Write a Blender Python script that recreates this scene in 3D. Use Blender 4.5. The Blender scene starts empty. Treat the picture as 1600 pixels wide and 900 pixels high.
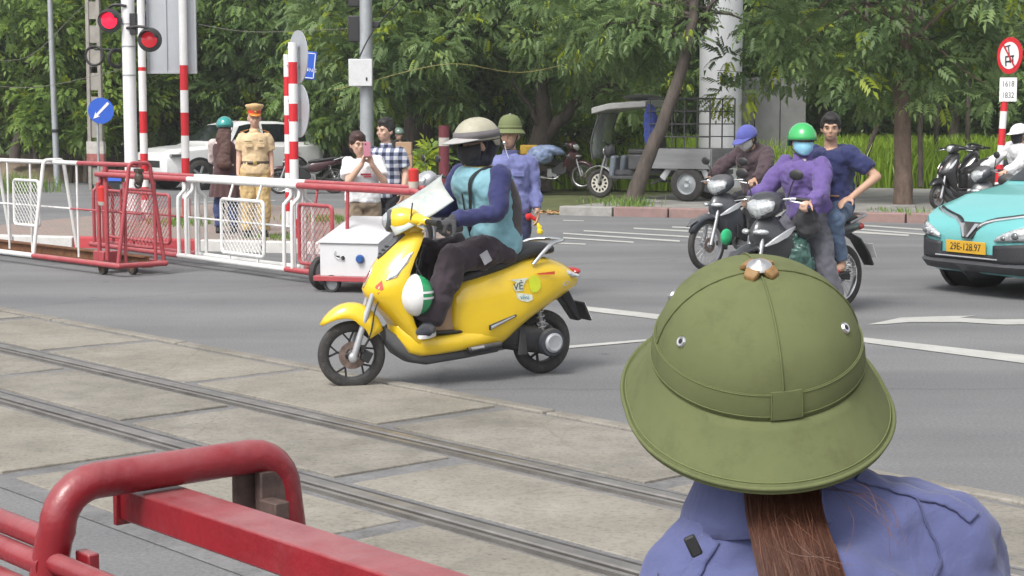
import bpy, bmesh, math, random
import numpy as np
from mathutils import Vector as V, Matrix, noise
S = bpy.context.scene
COL = S.collection
R = math.radians
random.seed(7); np.random.seed(7)

# ---------------------------------------------------------------- camera, sky, sun, exposure
CAM_H = 1.65; FPX = 2650.0; PITCH = math.atan(262 / FPX)
cd = bpy.data.cameras.new('camera'); cam = bpy.data.objects.new('camera', cd); COL.objects.link(cam)
cam.location = (0, 0, CAM_H); cam.rotation_euler = (math.pi / 2 - PITCH, 0, 0)
cd.sensor_width = 36; cd.lens = FPX / 1600 * 36; cd.clip_end = 2000; cd.clip_start = 0.05
S.camera = cam
SUN_EL, SUN_AZ = R(52), R(212)          # azimuth measured from +Y towards +X
W = bpy.data.worlds.new('World'); S.world = W; W.use_nodes = True
wt = W.node_tree; bgn = wt.nodes['Background']
sky = wt.nodes.new('ShaderNodeTexSky'); sky.sky_type = 'NISHITA'; sky.sun_disc = False
sky.sun_elevation = SUN_EL; sky.sun_rotation = SUN_AZ; sky.air_density = 1.0; sky.dust_density = 4.0; sky.ozone_density = 1.0
hs = wt.nodes.new('ShaderNodeHueSaturation'); hs.inputs['Saturation'].default_value = 0.18
wt.links.new(sky.outputs[0], hs.inputs['Color']); wt.links.new(hs.outputs[0], bgn.inputs['Color'])
bgn.inputs['Strength'].default_value = 0.14
sd = bpy.data.lights.new('sun', 'SUN'); sun = bpy.data.objects.new('sun', sd); COL.objects.link(sun)
sd.energy = 1.5; sd.angle = R(20); sd.color = (1, .97, .92)
dv = V((math.sin(SUN_AZ) * math.cos(SUN_EL), math.cos(SUN_AZ) * math.cos(SUN_EL), math.sin(SUN_EL)))
sun.rotation_euler = dv.to_track_quat('Z', 'Y').to_euler(); sun.location = (0, 0, 40)
S.view_settings.view_transform = 'Standard'; S.view_settings.look = 'None'
S.view_settings.exposure = 0.75; S.view_settings.gamma = 1.0; S.view_settings.use_curve_mapping = False
S.render.engine = 'CYCLES'
S.cycles.max_bounces = 6; S.cycles.transparent_max_bounces = 8

# ---------------------------------------------------------------- surveying helpers: where the photograph's points stand on the ground
_F = V((0, math.cos(PITCH), -math.sin(PITCH))); _U = V((0, math.sin(PITCH), math.cos(PITCH))); _C = V((0, 0, CAM_H))
def _ray(x, y): return V(((x - 800) / FPX, 0, 0)) + _U * ((450 - y) / FPX) + _F
def G(x, y, z=0.0):
    r = _ray(x, y); return _C + r * ((z - CAM_H) / r.z)
def P(x, y, d):
    r = _ray(x, y); return _C + r * (d / r.y)

# ---------------------------------------------------------------- materials
MATS = {}
def M(name, col, rough=.55, metal=0, var=.12, scale=6, bump=0, bscale=80, coat=0, spec=.5, trans=0, alpha=1, emit=0, dirt=0, dcol=(.12, .1, .08), sheen=0, stretch=None):
    if name in MATS: return MATS[name]
    m = bpy.data.materials.new(name); MATS[name] = m; m.use_nodes = True
    t = m.node_tree; N = t.nodes; L = t.links; b = N['Principled BSDF']
    b.inputs['Roughness'].default_value = rough; b.inputs['Metallic'].default_value = metal
    b.inputs['Specular IOR Level'].default_value = spec; b.inputs['Coat Weight'].default_value = coat
    b.inputs['Coat Roughness'].default_value = .08; b.inputs['Transmission Weight'].default_value = trans
    b.inputs['Alpha'].default_value = alpha; b.inputs['Sheen Weight'].default_value = sheen
    c = (*col, 1)
    tc = N.new('ShaderNodeTexCoord'); co = tc.outputs['Object']
    if stretch:
        mp = N.new('ShaderNodeMapping'); mp.inputs['Scale'].default_value = stretch; L.new(co, mp.inputs[0]); co = mp.outputs[0]
    nz = N.new('ShaderNodeTexNoise'); nz.inputs['Scale'].default_value = scale; nz.inputs['Detail'].default_value = 6; nz.inputs['Roughness'].default_value = .65
    L.new(co, nz.inputs['Vector'])
    rp = N.new('ShaderNodeValToRGB'); e = rp.color_ramp.elements
    e[0].position = .3; e[1].position = .72
    e[0].color = (*[x * (1 - var) for x in col], 1); e[1].color = (*[min(1, x * (1 + var)) for x in col], 1)
    L.new(nz.outputs['Fac'], rp.inputs[0]); out = rp.outputs[0]
    if dirt:
        n2 = N.new('ShaderNodeTexNoise'); n2.inputs['Scale'].default_value = scale * 2.3; n2.inputs['Detail'].default_value = 8; n2.inputs['Roughness'].default_value = .75
        L.new(co, n2.inputs['Vector'])
        r2 = N.new('ShaderNodeValToRGB'); r2.color_ramp.elements[0].position = .52; r2.color_ramp.elements[1].position = .75
        r2.color_ramp.elements[1].color = (dirt, dirt, dirt, 1); L.new(n2.outputs['Fac'], r2.inputs[0])
        mx = N.new('ShaderNodeMix'); mx.data_type = 'RGBA'; L.new(r2.outputs[0], mx.inputs[0]); L.new(out, mx.inputs[6]); mx.inputs[7].default_value = (*dcol, 1); out = mx.outputs[2]
    L.new(out, b.inputs['Base Color'])
    if bump:
        bd = .035 if sheen else .01
        n3 = N.new('ShaderNodeTexNoise'); n3.inputs['Scale'].default_value = bscale; n3.inputs['Detail'].default_value = 5; n3.inputs['Distortion'].default_value = 0.6 if sheen else 0; L.new(co, n3.inputs['Vector'])
        bp = N.new('ShaderNodeBump'); bp.inputs['Strength'].default_value = min(1, bump); bp.inputs['Distance'].default_value = bd; L.new(n3.outputs['Fac'], bp.inputs['Height']); L.new(bp.outputs[0], b.inputs['Normal'])
    if emit:
        b.inputs['Emission Color'].default_value = c; b.inputs['Emission Strength'].default_value = emit
    return m
def nodes(m): return m.node_tree.nodes, m.node_tree.links, m.node_tree.nodes['Principled BSDF']
def cloth(name, col, rough=.85, var=.14, **k):
    return M(name, col, rough, var=var, scale=k.pop('scale', 9), bump=k.pop('bump', .4), bscale=k.pop('bscale', 8), sheen=.15, spec=.25, **k)

yellow = M('yellow_paint', (.74, .50, .012), .28, var=.05, coat=.7, dirt=.12, dcol=(.35, .25, .08), scale=4)
teal = M('teal_paint', (.13, .42, .42), .32, var=.04, coat=.6, scale=2, dirt=.12, dcol=(.15, .3, .3))
white_car = M('white_car_paint', (.68, .68, .68), .3, var=.03, coat=.5, scale=2)
blackpl = M('black_plastic', (.018, .018, .02), .5, var=.25, dirt=.35, dcol=(.07, .065, .06), scale=7)
darkpl = M('dark_grey_paint', (.04, .045, .055), .32, var=.15, coat=.4, dirt=.25, dcol=(.1, .09, .08))
silverpl = M('silver_paint', (.42, .43, .45), .35, .4, var=.1, dirt=.25)
rubber = M('tyre_rubber', (.035, .033, .032), .85, var=.3, dirt=.55, dcol=(.13, .12, .11), scale=14, bump=.4, bscale=120)
chrome = M('chrome', (.72, .72, .72), .18, 1, var=.08)
steel = M('brushed_steel', (.42, .42, .43), .4, .85, var=.2, dirt=.3)
rusty = M('rusty_disc', (.19, .14, .12), .55, .6, var=.4, scale=30)
seatm = M('seat_vinyl', (.03, .03, .032), .55, var=.2, bump=.25, bscale=200)
glassd = M('dark_glass', (.012, .016, .018), .08, var=.05, spec=.8, coat=.3)
lens = M('clear_lens', (.52, .54, .55), .12, .35, var=.45, scale=45, coat=1)
lens_dark = M('smoked_lens', (.18, .19, .2), .12, .4, var=.5, scale=30, coat=1)
lens_red = M('red_lens', (.45, .01, .01), .2, var=.2, coat=1)
lens_orange = M('orange_lens', (.6, .2, .02), .2, var=.1, coat=1)
skin = M('skin', (.52, .33, .245), .5, var=.08, scale=20, spec=.35)
skin2 = M('skin_tanned', (.44, .27, .19), .55, var=.1, scale=20, spec=.35)
hairb = M('black_hair', (.012, .010, .009), .5, var=.4, scale=60, bump=.6, bscale=150)
whitem = M('white_gate_paint', (.66, .66, .65), .45, var=.06, dirt=.3, dcol=(.3, .28, .25), scale=7)
redm = M('red_gate_paint', (.34, .05, .06), .5, var=.15, dirt=.5, dcol=(.36, .17, .17), scale=6, bump=.12, bscale=60)
redf = M('red_near_gate_paint', (.215, .010, .017), .36, var=.25, coat=.25, dirt=.38, dcol=(.27, .075, .085), scale=5, bump=.22, bscale=55)
rustm = M('rust_steel', (.17, .075, .035), .85, .1, var=.4, scale=12, bump=.5)
signred = M('sign_red', (.55, .015, .025), .4, var=.06)
signwhite = M('sign_white', (.72, .72, .72), .4, var=.05, dirt=.15, dcol=(.4, .38, .35))
signblue = M('sign_blue', (.015, .09, .48), .4, var=.06)
signgrey = M('sign_back_grey', (.42, .44, .47), .5, .3, var=.06, scale=3, dirt=.25, dcol=(.3, .3, .3))
greypole = M('grey_galvanised', (.36, .38, .40), .5, .4, var=.1, scale=5, dirt=.3)
blackm = M('matte_black', (.014, .014, .015), .6, var=.2)

def dusty(m, col, amt):
    """settled dust on upward faces"""
    N, L, b = nodes(m); src = b.inputs['Base Color'].links[0].from_socket
    g = N.new('ShaderNodeNewGeometry'); sp_ = N.new('ShaderNodeSeparateXYZ'); L.new(g.outputs['Normal'], sp_.inputs[0])
    nz = N.new('ShaderNodeTexNoise'); nz.inputs['Scale'].default_value = 18; nz.inputs['Detail'].default_value = 8; tc = N.new('ShaderNodeTexCoord'); L.new(tc.outputs['Object'], nz.inputs['Vector'])
    mu = N.new('ShaderNodeMath'); mu.operation = 'MULTIPLY'; L.new(sp_.outputs['Z'], mu.inputs[0]); L.new(nz.outputs['Fac'], mu.inputs[1])
    r = N.new('ShaderNodeValToRGB'); r.color_ramp.elements[0].position = .12; r.color_ramp.elements[1].position = .62; r.color_ramp.elements[1].color = (amt, amt, amt, 1); L.new(mu.outputs[0], r.inputs[0])
    mx = N.new('ShaderNodeMix'); mx.data_type = 'RGBA'; L.new(r.outputs[0], mx.inputs[0]); L.new(src, mx.inputs[6]); mx.inputs[7].default_value = (*col, 1); L.new(mx.outputs[2], b.inputs['Base Color'])
    ro = N.new('ShaderNodeMath'); ro.operation = 'MULTIPLY_ADD'; L.new(r.outputs[0], ro.inputs[0]); ro.inputs[1].default_value = .4; ro.inputs[2].default_value = b.inputs['Roughness'].default_value; L.new(ro.outputs[0], b.inputs['Roughness'])
dusty(redf, (.36, .19, .19), .4); dusty(redm, (.36, .22, .22), .55); dusty(yellow, (.55, .45, .16), .35); dusty(whitem, (.42, .40, .37), .4); dusty(blackpl, (.13, .12, .11), .6); dusty(darkpl, (.15, .14, .135), .5)
# ---------------------------------------------------------------- mesh builder
class MB:
    def __init__(s): s.v = []; s.f = []; s.mi = []; s.c = 0; s.T = None
    def add(s, vs, fs):
        o = len(s.v)
        if s.T is not None: vs = [s.T @ V(p) for p in vs]
        s.v += [tuple(p) for p in vs]; s.f += [tuple(i + o for i in f) for f in fs]; s.mi += [s.c] * len(fs); return s
    def box(s, c, sz, rot=None, tap=1.0):
        hx, hy, hz = [q / 2 for q in sz]; c = V(c)
        vs = [V((x * hx * (tap if z > 0 else 1), y * hy * (tap if z > 0 else 1), z * hz)) for z in (-1, 1) for x, y in ((-1, -1), (1, -1), (1, 1), (-1, 1))]
        if rot is not None: vs = [rot @ p for p in vs]
        return s.add([c + p for p in vs], [(3, 2, 1, 0), (4, 5, 6, 7), (0, 1, 5, 4), (1, 2, 6, 5), (2, 3, 7, 6), (3, 0, 4, 7)])
    def bar(s, a, b, w, h, up=(0, 0, 1)):
        a = V(a); b = V(b); d = b - a; L = d.length; d.normalize(); u = V(up); sd = d.cross(u)
        if sd.length < 1e-4: sd = d.cross(V((1, 0, 0)))
        sd.normalize(); u = sd.cross(d)
        m = Matrix((d, sd, u)).transposed()
        return s.box((a + b) / 2, (L, w, h), m)
    def tube(s, pts, r, n=8, closed=False, caps=True, sq=None):
        pts = [V(p) for p in pts]; k = len(pts); rs = r if isinstance(r, (list, tuple)) else [r] * k
        rings = []; prev = None
        for i, p in enumerate(pts):
            if closed: t = pts[(i + 1) % k] - pts[i - 1]
            else: t = pts[min(i + 1, k - 1)] - pts[max(i - 1, 0)]
            if t.length < 1e-9: t = V((0, 0, 1))
            t.normalize()
            if prev is None:
                a = V((0, 0, 1)) if abs(t.z) < .9 else V((1, 0, 0))
                x = t.cross(a).normalized()
            else:
                x = prev - t * prev.dot(t)
                x = x.normalized() if x.length > 1e-6 else t.orthogonal().normalized()
            prev = x; y = t.cross(x)
            rings.append([p + (x * math.cos(q) + y * math.sin(q) * (sq or 1)) * rs[i] for q in [2 * math.pi * j / n for j in range(n)]])
        return s.loft(rings, caps=caps and not closed, cyc=closed)
    def cyl(s, a, b, r0, r1=None, n=14): return s.tube([a, b], [r0, r0 if r1 is None else r1], n)
    def loft(s, rings, caps=True, cyc=False, ring_closed=True):
        k = len(rings); n = len(rings[0]); vs = [p for r in rings for p in r]; fs = []
        for i in range(k if cyc else k - 1):
            j = (i + 1) % k
            for q in range(n if ring_closed else n - 1):
                w = (q + 1) % n
                fs.append((i * n + q, i * n + w, j * n + w, j * n + q))
        if caps and not cyc:
            fs.append(tuple(range(n - 1, -1, -1))); fs.append(tuple((k - 1) * n + q for q in range(n)))
        return s.add(vs, fs)
    def ell(s, c, r, n=14, m=8, rot=None):
        c = V(c); rings = []
        if not isinstance(r, (tuple, list)): r = (r, r, r)
        for i in range(1, m):
            a = math.pi * i / m
            ring = [V((r[0] * math.sin(a) * math.cos(2 * math.pi * j / n), r[1] * math.sin(a) * math.sin(2 * math.pi * j / n), -r[2] * math.cos(a))) for j in range(n)]
            rings.append(ring)
        vs = [V((0, 0, -r[2]))] + [p for q in rings for p in q] + [V((0, 0, r[2]))]
        if rot is not None: vs = [rot @ p for p in vs]
        fs = [(0, 1 + (j + 1) % n, 1 + j) for j in range(n)]
        for i in range(m - 2):
            for j in range(n):
                w = (j + 1) % n; fs.append((1 + i * n + j, 1 + i * n + w, 1 + (i + 1) * n + w, 1 + (i + 1) * n + j))
        L = len(vs) - 1; o = 1 + (m - 2) * n
        fs += [(L, o + j, o + (j + 1) % n) for j in range(n)]
        return s.add([c + p for p in vs], fs)
    def lathe(s, prof, c=(0, 0, 0), axis=(0, 0, 1), n=24, closed=False):
        c = V(c); ax = V(axis).normalized(); x = ax.orthogonal().normalized(); y = ax.cross(x)
        rings = [[c + ax * h + (x * math.cos(q) + y * math.sin(q)) * max(r, 1e-4) for q in [2 * math.pi * j / n for j in range(n)]] for r, h in prof]
        return s.loft(rings, caps=not closed, cyc=closed)
    def torus(s, c, axis, Rr, r, n=28, k=10, sx=1.0):
        prof = [(Rr + r * math.cos(2 * math.pi * i / k), sx * r * math.sin(2 * math.pi * i / k)) for i in range(k)]
        return s.lathe(prof, c, axis, n, closed=True)
    def prism(s, pts, depth, o=(0, 0, 0), ux=(1, 0, 0), uy=(0, 0, 1)):
        o = V(o); ux = V(ux); uy = V(uy); w = ux.cross(uy).normalized(); k = len(pts)
        a = [o + ux * p[0] + uy * p[1] - w * depth / 2 for p in pts]; b = [p + w * depth for p in a]
        fs = [tuple(range(k - 1, -1, -1)), tuple(range(k, 2 * k))] + [(i, (i + 1) % k, k + (i + 1) % k, k + i) for i in range(k)]
        return s.add(a + b, fs)
    def build(s, name, mat, parent=None, sm=40, bev=0, sub=0, solid=0):
        me = bpy.data.meshes.new(name); me.from_pydata(s.v, [], s.f)
        mats = mat if isinstance(mat, (list, tuple)) else [mat]
        for m in mats: me.materials.append(m)
        if len(mats) > 1: me.polygons.foreach_set('material_index', s.mi)
        bm = bmesh.new(); bm.from_mesh(me); bmesh.ops.recalc_face_normals(bm, faces=bm.faces); bm.to_mesh(me); bm.free()
        if sm:
            me.polygons.foreach_set('use_smooth', [True] * len(me.polygons))
            if sm < 180: me.set_sharp_from_angle(angle=R(sm))
        me.update()
        o = bpy.data.objects.new(name, me); COL.objects.link(o)
        if parent: o.parent = parent
        if solid:
            q = o.modifiers.new('solid', 'SOLIDIFY'); q.thickness = solid; q.offset = 0
        if bev:
            q = o.modifiers.new('bevel', 'BEVEL'); q.width = bev; q.segments = 2; q.limit_method = 'ANGLE'; q.angle_limit = R(35)
        if sub:
            q = o.modifiers.new('sub', 'SUBSURF'); q.levels = sub; q.render_levels = sub
        return o
def thing(name, label, cat, loc=(0, 0, 0), rz=0, group=None):
    o = bpy.data.objects.new(name, None); COL.objects.link(o); o.empty_display_size = .2
    o.location = loc; o.rotation_euler = (0, 0, rz); o['label'] = label; o['category'] = cat
    if group: o['group'] = group
    return o
def tag(o, label, cat, group=None, kind=None):
    if label: o['label'] = label
    if cat: o['category'] = cat
    if group: o['group'] = group
    if kind: o['kind'] = kind
    return o
def struct(o): o['kind'] = 'structure'; return o
def sroot(name):
    o = bpy.data.objects.new(name, None); COL.objects.link(o); o['kind'] = 'structure'; return o
def copy_tree(o, parent=None):
    c = o.copy(); COL.objects.link(c); c.parent = parent
    for ch in list(o.children): copy_tree(ch, c)
    return c
def text(name, body, size, mat, parent, T, depth=.002, xs=1.0):
    cu = bpy.data.curves.new(name, 'FONT'); cu.body = body; cu.size = size; cu.align_x = 'CENTER'; cu.align_y = 'CENTER'; cu.extrude = depth
    tmp = bpy.data.objects.new('tmp_text', cu); COL.objects.link(tmp)
    dg = bpy.context.evaluated_depsgraph_get(); me = bpy.data.meshes.new_from_object(tmp.evaluated_get(dg))
    bpy.data.objects.remove(tmp); bpy.data.curves.remove(cu)
    me.transform(T @ Matrix.Diagonal((xs, 1, 1, 1))); me.materials.clear(); me.materials.append(mat); me.name = name
    o = bpy.data.objects.new(name, me); COL.objects.link(o); o.parent = parent; return o
def frame(o, x, y):
    x = V(x).normalized(); y = V(y); z = x.cross(y).normalized(); y = z.cross(x)
    return Matrix.Translation(V(o)) @ Matrix((x, y, z)).transposed().to_4x4()
def lerp(a, b, t): return a + (b - a) * t
def interp(tab, x):
    if x <= tab[0][0]: return tab[0][1]
    for (a, va), (b, vb) in zip(tab, tab[1:]):
        if x <= b:
            t = (x - a) / (b - a); t = t * t * (3 - 2 * t) if False else t
            return va + (vb - va) * t
    return tab[-1][1]
def spl(pts, k=8):
    """Catmull-Rom through points"""
    pts = [V(p) for p in pts]; out = []
    for i in range(len(pts) - 1):
        p0 = pts[max(i - 1, 0)]; p1 = pts[i]; p2 = pts[i + 1]; p3 = pts[min(i + 2, len(pts) - 1)]
        for j in range(k):
            t = j / k
            out.append(.5 * ((2 * p1) + (p2 - p0) * t + (2 * p0 - 5 * p1 + 4 * p2 - p3) * t * t + (3 * p1 - p0 - 3 * p2 + p3) * t ** 3))
    out.append(pts[-1]); return out
def sell(cx, hy, z0, z1, n=20, e=2.6, x=None):
    """superellipse ring in the plane x=cx"""
    zc = (z0 + z1) / 2; hz = (z1 - z0) / 2; r = []
    for j in range(n):
        a = 2 * math.pi * j / n; c, s_ = math.cos(a), math.sin(a)
        r.append(V((cx, hy * math.copysign(abs(c) ** (2 / e), c), zc + hz * math.copysign(abs(s_) ** (2 / e), s_))))
    return r
# ================================================================ SETTING
def sheet(name, pts, z, mat):
    return struct(MB().add([(p[0], p[1], z) for p in pts], [tuple(range(len(pts)))]).build(name, mat, sm=0))
def asphalt(name, col, var, crack=True):
    m = M(name, col, .9, var=0, scale=.5, spec=.25); N, L, b = nodes(m)
    tc = N.new('ShaderNodeTexCoord'); co = tc.outputs['Object']
    n1 = N.new('ShaderNodeTexNoise'); n1.inputs['Scale'].default_value = .35; n1.inputs['Detail'].default_value = 8; n1.inputs['Roughness'].default_value = .7; L.new(co, n1.inputs['Vector'])
    r1 = N.new('ShaderNodeValToRGB'); r1.color_ramp.elements[0].position = .3; r1.color_ramp.elements[1].position = .7
    r1.color_ramp.elements[0].color = (*[c * (1 - var) for c in col], 1); r1.color_ramp.elements[1].color = (*[c * (1 + var) for c in col], 1); L.new(n1.outputs['Fac'], r1.inputs[0])
    n2 = N.new('ShaderNodeTexNoise'); n2.inputs['Scale'].default_value = 55; n2.inputs['Detail'].default_value = 6; n2.inputs['Roughness'].default_value = .75; L.new(co, n2.inputs['Vector'])
    r2 = N.new('ShaderNodeValToRGB'); r2.color_ramp.elements[0].position = .35; r2.color_ramp.elements[1].position = .7
    r2.color_ramp.elements[0].color = (.72, .72, .72, 1); r2.color_ramp.elements[1].color = (1.24, 1.24, 1.22, 1); L.new(n2.outputs['Fac'], r2.inputs[0])
    mx = N.new('ShaderNodeMix'); mx.data_type = 'RGBA'; mx.blend_type = 'MULTIPLY'; mx.inputs[0].default_value = 1; L.new(r1.outputs[0], mx.inputs[6]); L.new(r2.outputs[0], mx.inputs[7])
    # wheel-polished streaks and small stains
    mp = N.new('ShaderNodeMapping'); mp.inputs['Rotation'].default_value = (0, 0, R(24)); mp.inputs['Scale'].default_value = (.06, 1.1, 1); L.new(co, mp.inputs[0])
    n3 = N.new('ShaderNodeTexNoise'); n3.inputs['Scale'].default_value = 1; n3.inputs['Detail'].default_value = 5; L.new(mp.outputs[0], n3.inputs['Vector'])
    r3 = N.new('ShaderNodeValToRGB'); r3.color_ramp.elements[0].position = .35; r3.color_ramp.elements[1].position = .68
    r3.color_ramp.elements[0].color = (.86, .86, .87, 1); r3.color_ramp.elements[1].color = (1.08, 1.08, 1.07, 1); L.new(n3.outputs['Fac'], r3.inputs[0])
    m2 = N.new('ShaderNodeMix'); m2.data_type = 'RGBA'; m2.blend_type = 'MULTIPLY'; m2.inputs[0].default_value = 1; L.new(mx.outputs[2], m2.inputs[6]); L.new(r3.outputs[0], m2.inputs[7])
    vo = N.new('ShaderNodeTexVoronoi'); vo.inputs['Scale'].default_value = 1.3; L.new(co, vo.inputs['Vector'])
    r4 = N.new('ShaderNodeValToRGB'); r4.color_ramp.elements[0].position = .02; r4.color_ramp.elements[1].position = .07
    r4.color_ramp.elements[0].color = (.6, .6, .6, 1); r4.color_ramp.elements[1].color = (1, 1, 1, 1); L.new(vo.outputs['Distance'], r4.inputs[0])
    m3 = N.new('ShaderNodeMix'); m3.data_type = 'RGBA'; m3.blend_type = 'MULTIPLY'; m3.inputs[0].default_value = .8; L.new(m2.outputs[2], m3.inputs[6]); L.new(r4.outputs[0], m3.inputs[7])
    L.new(m3.outputs[2], b.inputs['Base Color'])
    w = N.new('ShaderNodeTexNoise'); w.inputs['Scale'].default_value = 1.2; w.inputs['Detail'].default_value = 6; L.new(co, w.inputs['Vector'])
    ad = N.new('ShaderNodeMix'); ad.data_type = 'VECTOR'; ad.inputs[0].default_value = .25; L.new(co, ad.inputs[4]); L.new(w.outputs['Color'], ad.inputs[5])
    ce = N.new('ShaderNodeTexVoronoi'); ce.feature = 'DISTANCE_TO_EDGE'; ce.inputs['Scale'].default_value = .22; L.new(ad.outputs[1], ce.inputs['Vector'])
    rc = N.new('ShaderNodeValToRGB'); rc.color_ramp.elements[0].position = 0; rc.color_ramp.elements[1].position = .006; rc.color_ramp.elements[0].color = (.82, .82, .82, 1); rc.color_ramp.elements[1].color = (1, 1, 1, 1); L.new(ce.outputs['Distance'], rc.inputs[0])
    m4 = N.new('ShaderNodeMix'); m4.data_type = 'RGBA'; m4.blend_type = 'MULTIPLY'; m4.inputs[0].default_value = 1; L.new(m3.outputs[2], m4.inputs[6]); L.new(rc.outputs[0], m4.inputs[7]); L.new(m4.outputs[2], b.inputs['Base Color'])
    bp = N.new('ShaderNodeBump'); bp.inputs['Strength'].default_value = .35; bp.inputs['Distance'].default_value = .006; L.new(n2.outputs['Fac'], bp.inputs['Height']); L.new(bp.outputs[0], b.inputs['Normal'])
    return m
asph = asphalt('asphalt', (.178, .179, .184), .13)
asph2 = asphalt('asphalt_side_road', (.17, .17, .17), .15)
soil = M('grass_soil', (.09, .105, .035), .95, var=.4, scale=.8, bump=.8, bscale=9, dirt=.5, dcol=(.16, .12, .08))
conc = M('slab_concrete', (.268, .248, .214), .9, var=.16, scale=2.2, bump=.35, bscale=60, dirt=.5, dcol=(.17, .165, .155), spec=.2)
conc2 = M('slab_concrete_worn', (.245, .228, .20), .9, var=.2, scale=2.6, bump=.35, bscale=60, dirt=.55, dcol=(.15, .145, .14), spec=.2)
tar = M('joint_tar', (.165, .163, .165), .85, var=.25, scale=6, bump=.3, bscale=90, dirt=.6, dcol=(.22, .21, .195))
pav = M('pavement_concrete', (.27, .26, .245), .9, var=.22, scale=1.3, bump=.3, bscale=40, dirt=.4, dcol=(.15, .14, .12))
kerbm = M('kerb_stone', (.29, .28, .265), .9, var=.2, scale=4, bump=.4, dirt=.5, dcol=(.14, .13, .12))
kerbr = M('kerb_stone_faded_red', (.25, .165, .15), .9, var=.2, scale=4, bump=.4, dirt=.5, dcol=(.18, .15, .14))
kerbred = M('kerb_stone_red', (.42, .045, .055), .7, var=.15, scale=4, bump=.3, dirt=.35, dcol=(.25, .12, .1))
kerbw = M('kerb_stone_white', (.55, .54, .52), .8, var=.12, scale=4, bump=.3, dirt=.4, dcol=(.25, .24, .22))
paint = M('road_paint', (.41, .405, .38), .75, var=.12, scale=3, dirt=.75, dcol=(.24, .24, .24), bump=.2)
brickm = M('island_brick', (.28, .22, .19), .9, var=.1, scale=2, bump=.2)
Nn, Ll, bb = nodes(brickm)
tcn = Nn.new('ShaderNodeTexCoord'); bt = Nn.new('ShaderNodeTexBrick'); bt.inputs['Scale'].default_value = 1.0
bt.inputs['Brick Width'].default_value = .22; bt.inputs['Row Height'].default_value = .11; bt.inputs['Mortar Size'].default_value = .008
bt.inputs['Color1'].default_value = (.30, .215, .185, 1); bt.inputs['Color2'].default_value = (.24, .20, .18, 1); bt.inputs['Mortar'].default_value = (.15, .14, .12, 1)
Ll.new(tcn.outputs['Object'], bt.inputs['Vector'])
nzb = Nn.new('ShaderNodeTexNoise'); nzb.inputs['Scale'].default_value = .9; nzb.inputs['Detail'].default_value = 6; Ll.new(tcn.outputs['Object'], nzb.inputs['Vector'])
rb = Nn.new('ShaderNodeValToRGB'); rb.color_ramp.elements[0].position = .55; rb.color_ramp.elements[1].position = .7; Ll.new(nzb.outputs['Fac'], rb.inputs[0])
mb = Nn.new('ShaderNodeMix'); mb.data_type = 'RGBA'; Ll.new(rb.outputs[0], mb.inputs[0]); Ll.new(bt.outputs['Color'], mb.inputs[6]); mb.inputs[7].default_value = (.2, .19, .16, 1); Ll.new(mb.outputs[2], bb.inputs['Base Color'])

def weather(m, sc=1.0):
    """pits, hairline cracks and grime on old concrete"""
    N, L, b = nodes(m); src = b.inputs['Base Color'].links[0].from_socket; tc = N.new('ShaderNodeTexCoord')
    def mul(fac, lo, p0, p1, src):
        r = N.new('ShaderNodeValToRGB'); r.color_ramp.elements[0].position = p0; r.color_ramp.elements[1].position = p1; r.color_ramp.elements[0].color = (lo, lo, lo * .98, 1); r.color_ramp.elements[1].color = (1, 1, 1, 1); L.new(fac, r.inputs[0])
        mx = N.new('ShaderNodeMix'); mx.data_type = 'RGBA'; mx.blend_type = 'MULTIPLY'; mx.inputs[0].default_value = 1; L.new(src, mx.inputs[6]); L.new(r.outputs[0], mx.inputs[7]); return mx.outputs[2]
    v = N.new('ShaderNodeTexVoronoi'); v.inputs['Scale'].default_value = 9 * sc; L.new(tc.outputs['Object'], v.inputs['Vector']); src = mul(v.outputs['Distance'], .7, .05, .13, src)
    w = N.new('ShaderNodeTexNoise'); w.inputs['Scale'].default_value = 3; w.inputs['Detail'].default_value = 6; L.new(tc.outputs['Object'], w.inputs['Vector'])
    ad = N.new('ShaderNodeMix'); ad.data_type = 'VECTOR'; ad.inputs[0].default_value = .12; L.new(tc.outputs['Object'], ad.inputs[4]); L.new(w.outputs['Color'], ad.inputs[5])
    c = N.new('ShaderNodeTexVoronoi'); c.feature = 'DISTANCE_TO_EDGE'; c.inputs['Scale'].default_value = .75 * sc; L.new(ad.outputs[1], c.inputs['Vector']); src = mul(c.outputs['Distance'], .86, .0, .006, src)
    n = N.new('ShaderNodeTexNoise'); n.inputs['Scale'].default_value = 45; n.inputs['Detail'].default_value = 4; L.new(tc.outputs['Object'], n.inputs['Vector']); src = mul(n.outputs['Fac'], .82, .36, .5, src)
    n2 = N.new('ShaderNodeTexNoise'); n2.inputs['Scale'].default_value = .9; n2.inputs['Detail'].default_value = 9; n2.inputs['Roughness'].default_value = .7; L.new(tc.outputs['Object'], n2.inputs['Vector']); src = mul(n2.outputs['Fac'], .78, .35, .58, src)
    L.new(src, b.inputs['Base Color'])
weather(conc); weather(conc2); weather(tar); weather(pav)
sheet('ground', [(-600, -600), (600, -600), (600, 900), (-600, 900)], -.03, soil)
KD = V((.925, -.38, 0)).normalized(); KN = V((-KD.y, KD.x, 0))            # far kerb: along and across
K0 = G(1000, 339)
def kp(a, b, z=0): p = K0 + KD * a + KN * b; return V((p.x, p.y, z))
# carriageway: a broad junction reaching from behind the camera to the far kerb, with a side road leaving on the left
sheet('road', [(-60, -40), (60, -40), kp(50, 0)[:2], kp(-1.5, 0)[:2], (-2.2, 47), (-60, 60)], 0, asph)
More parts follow.
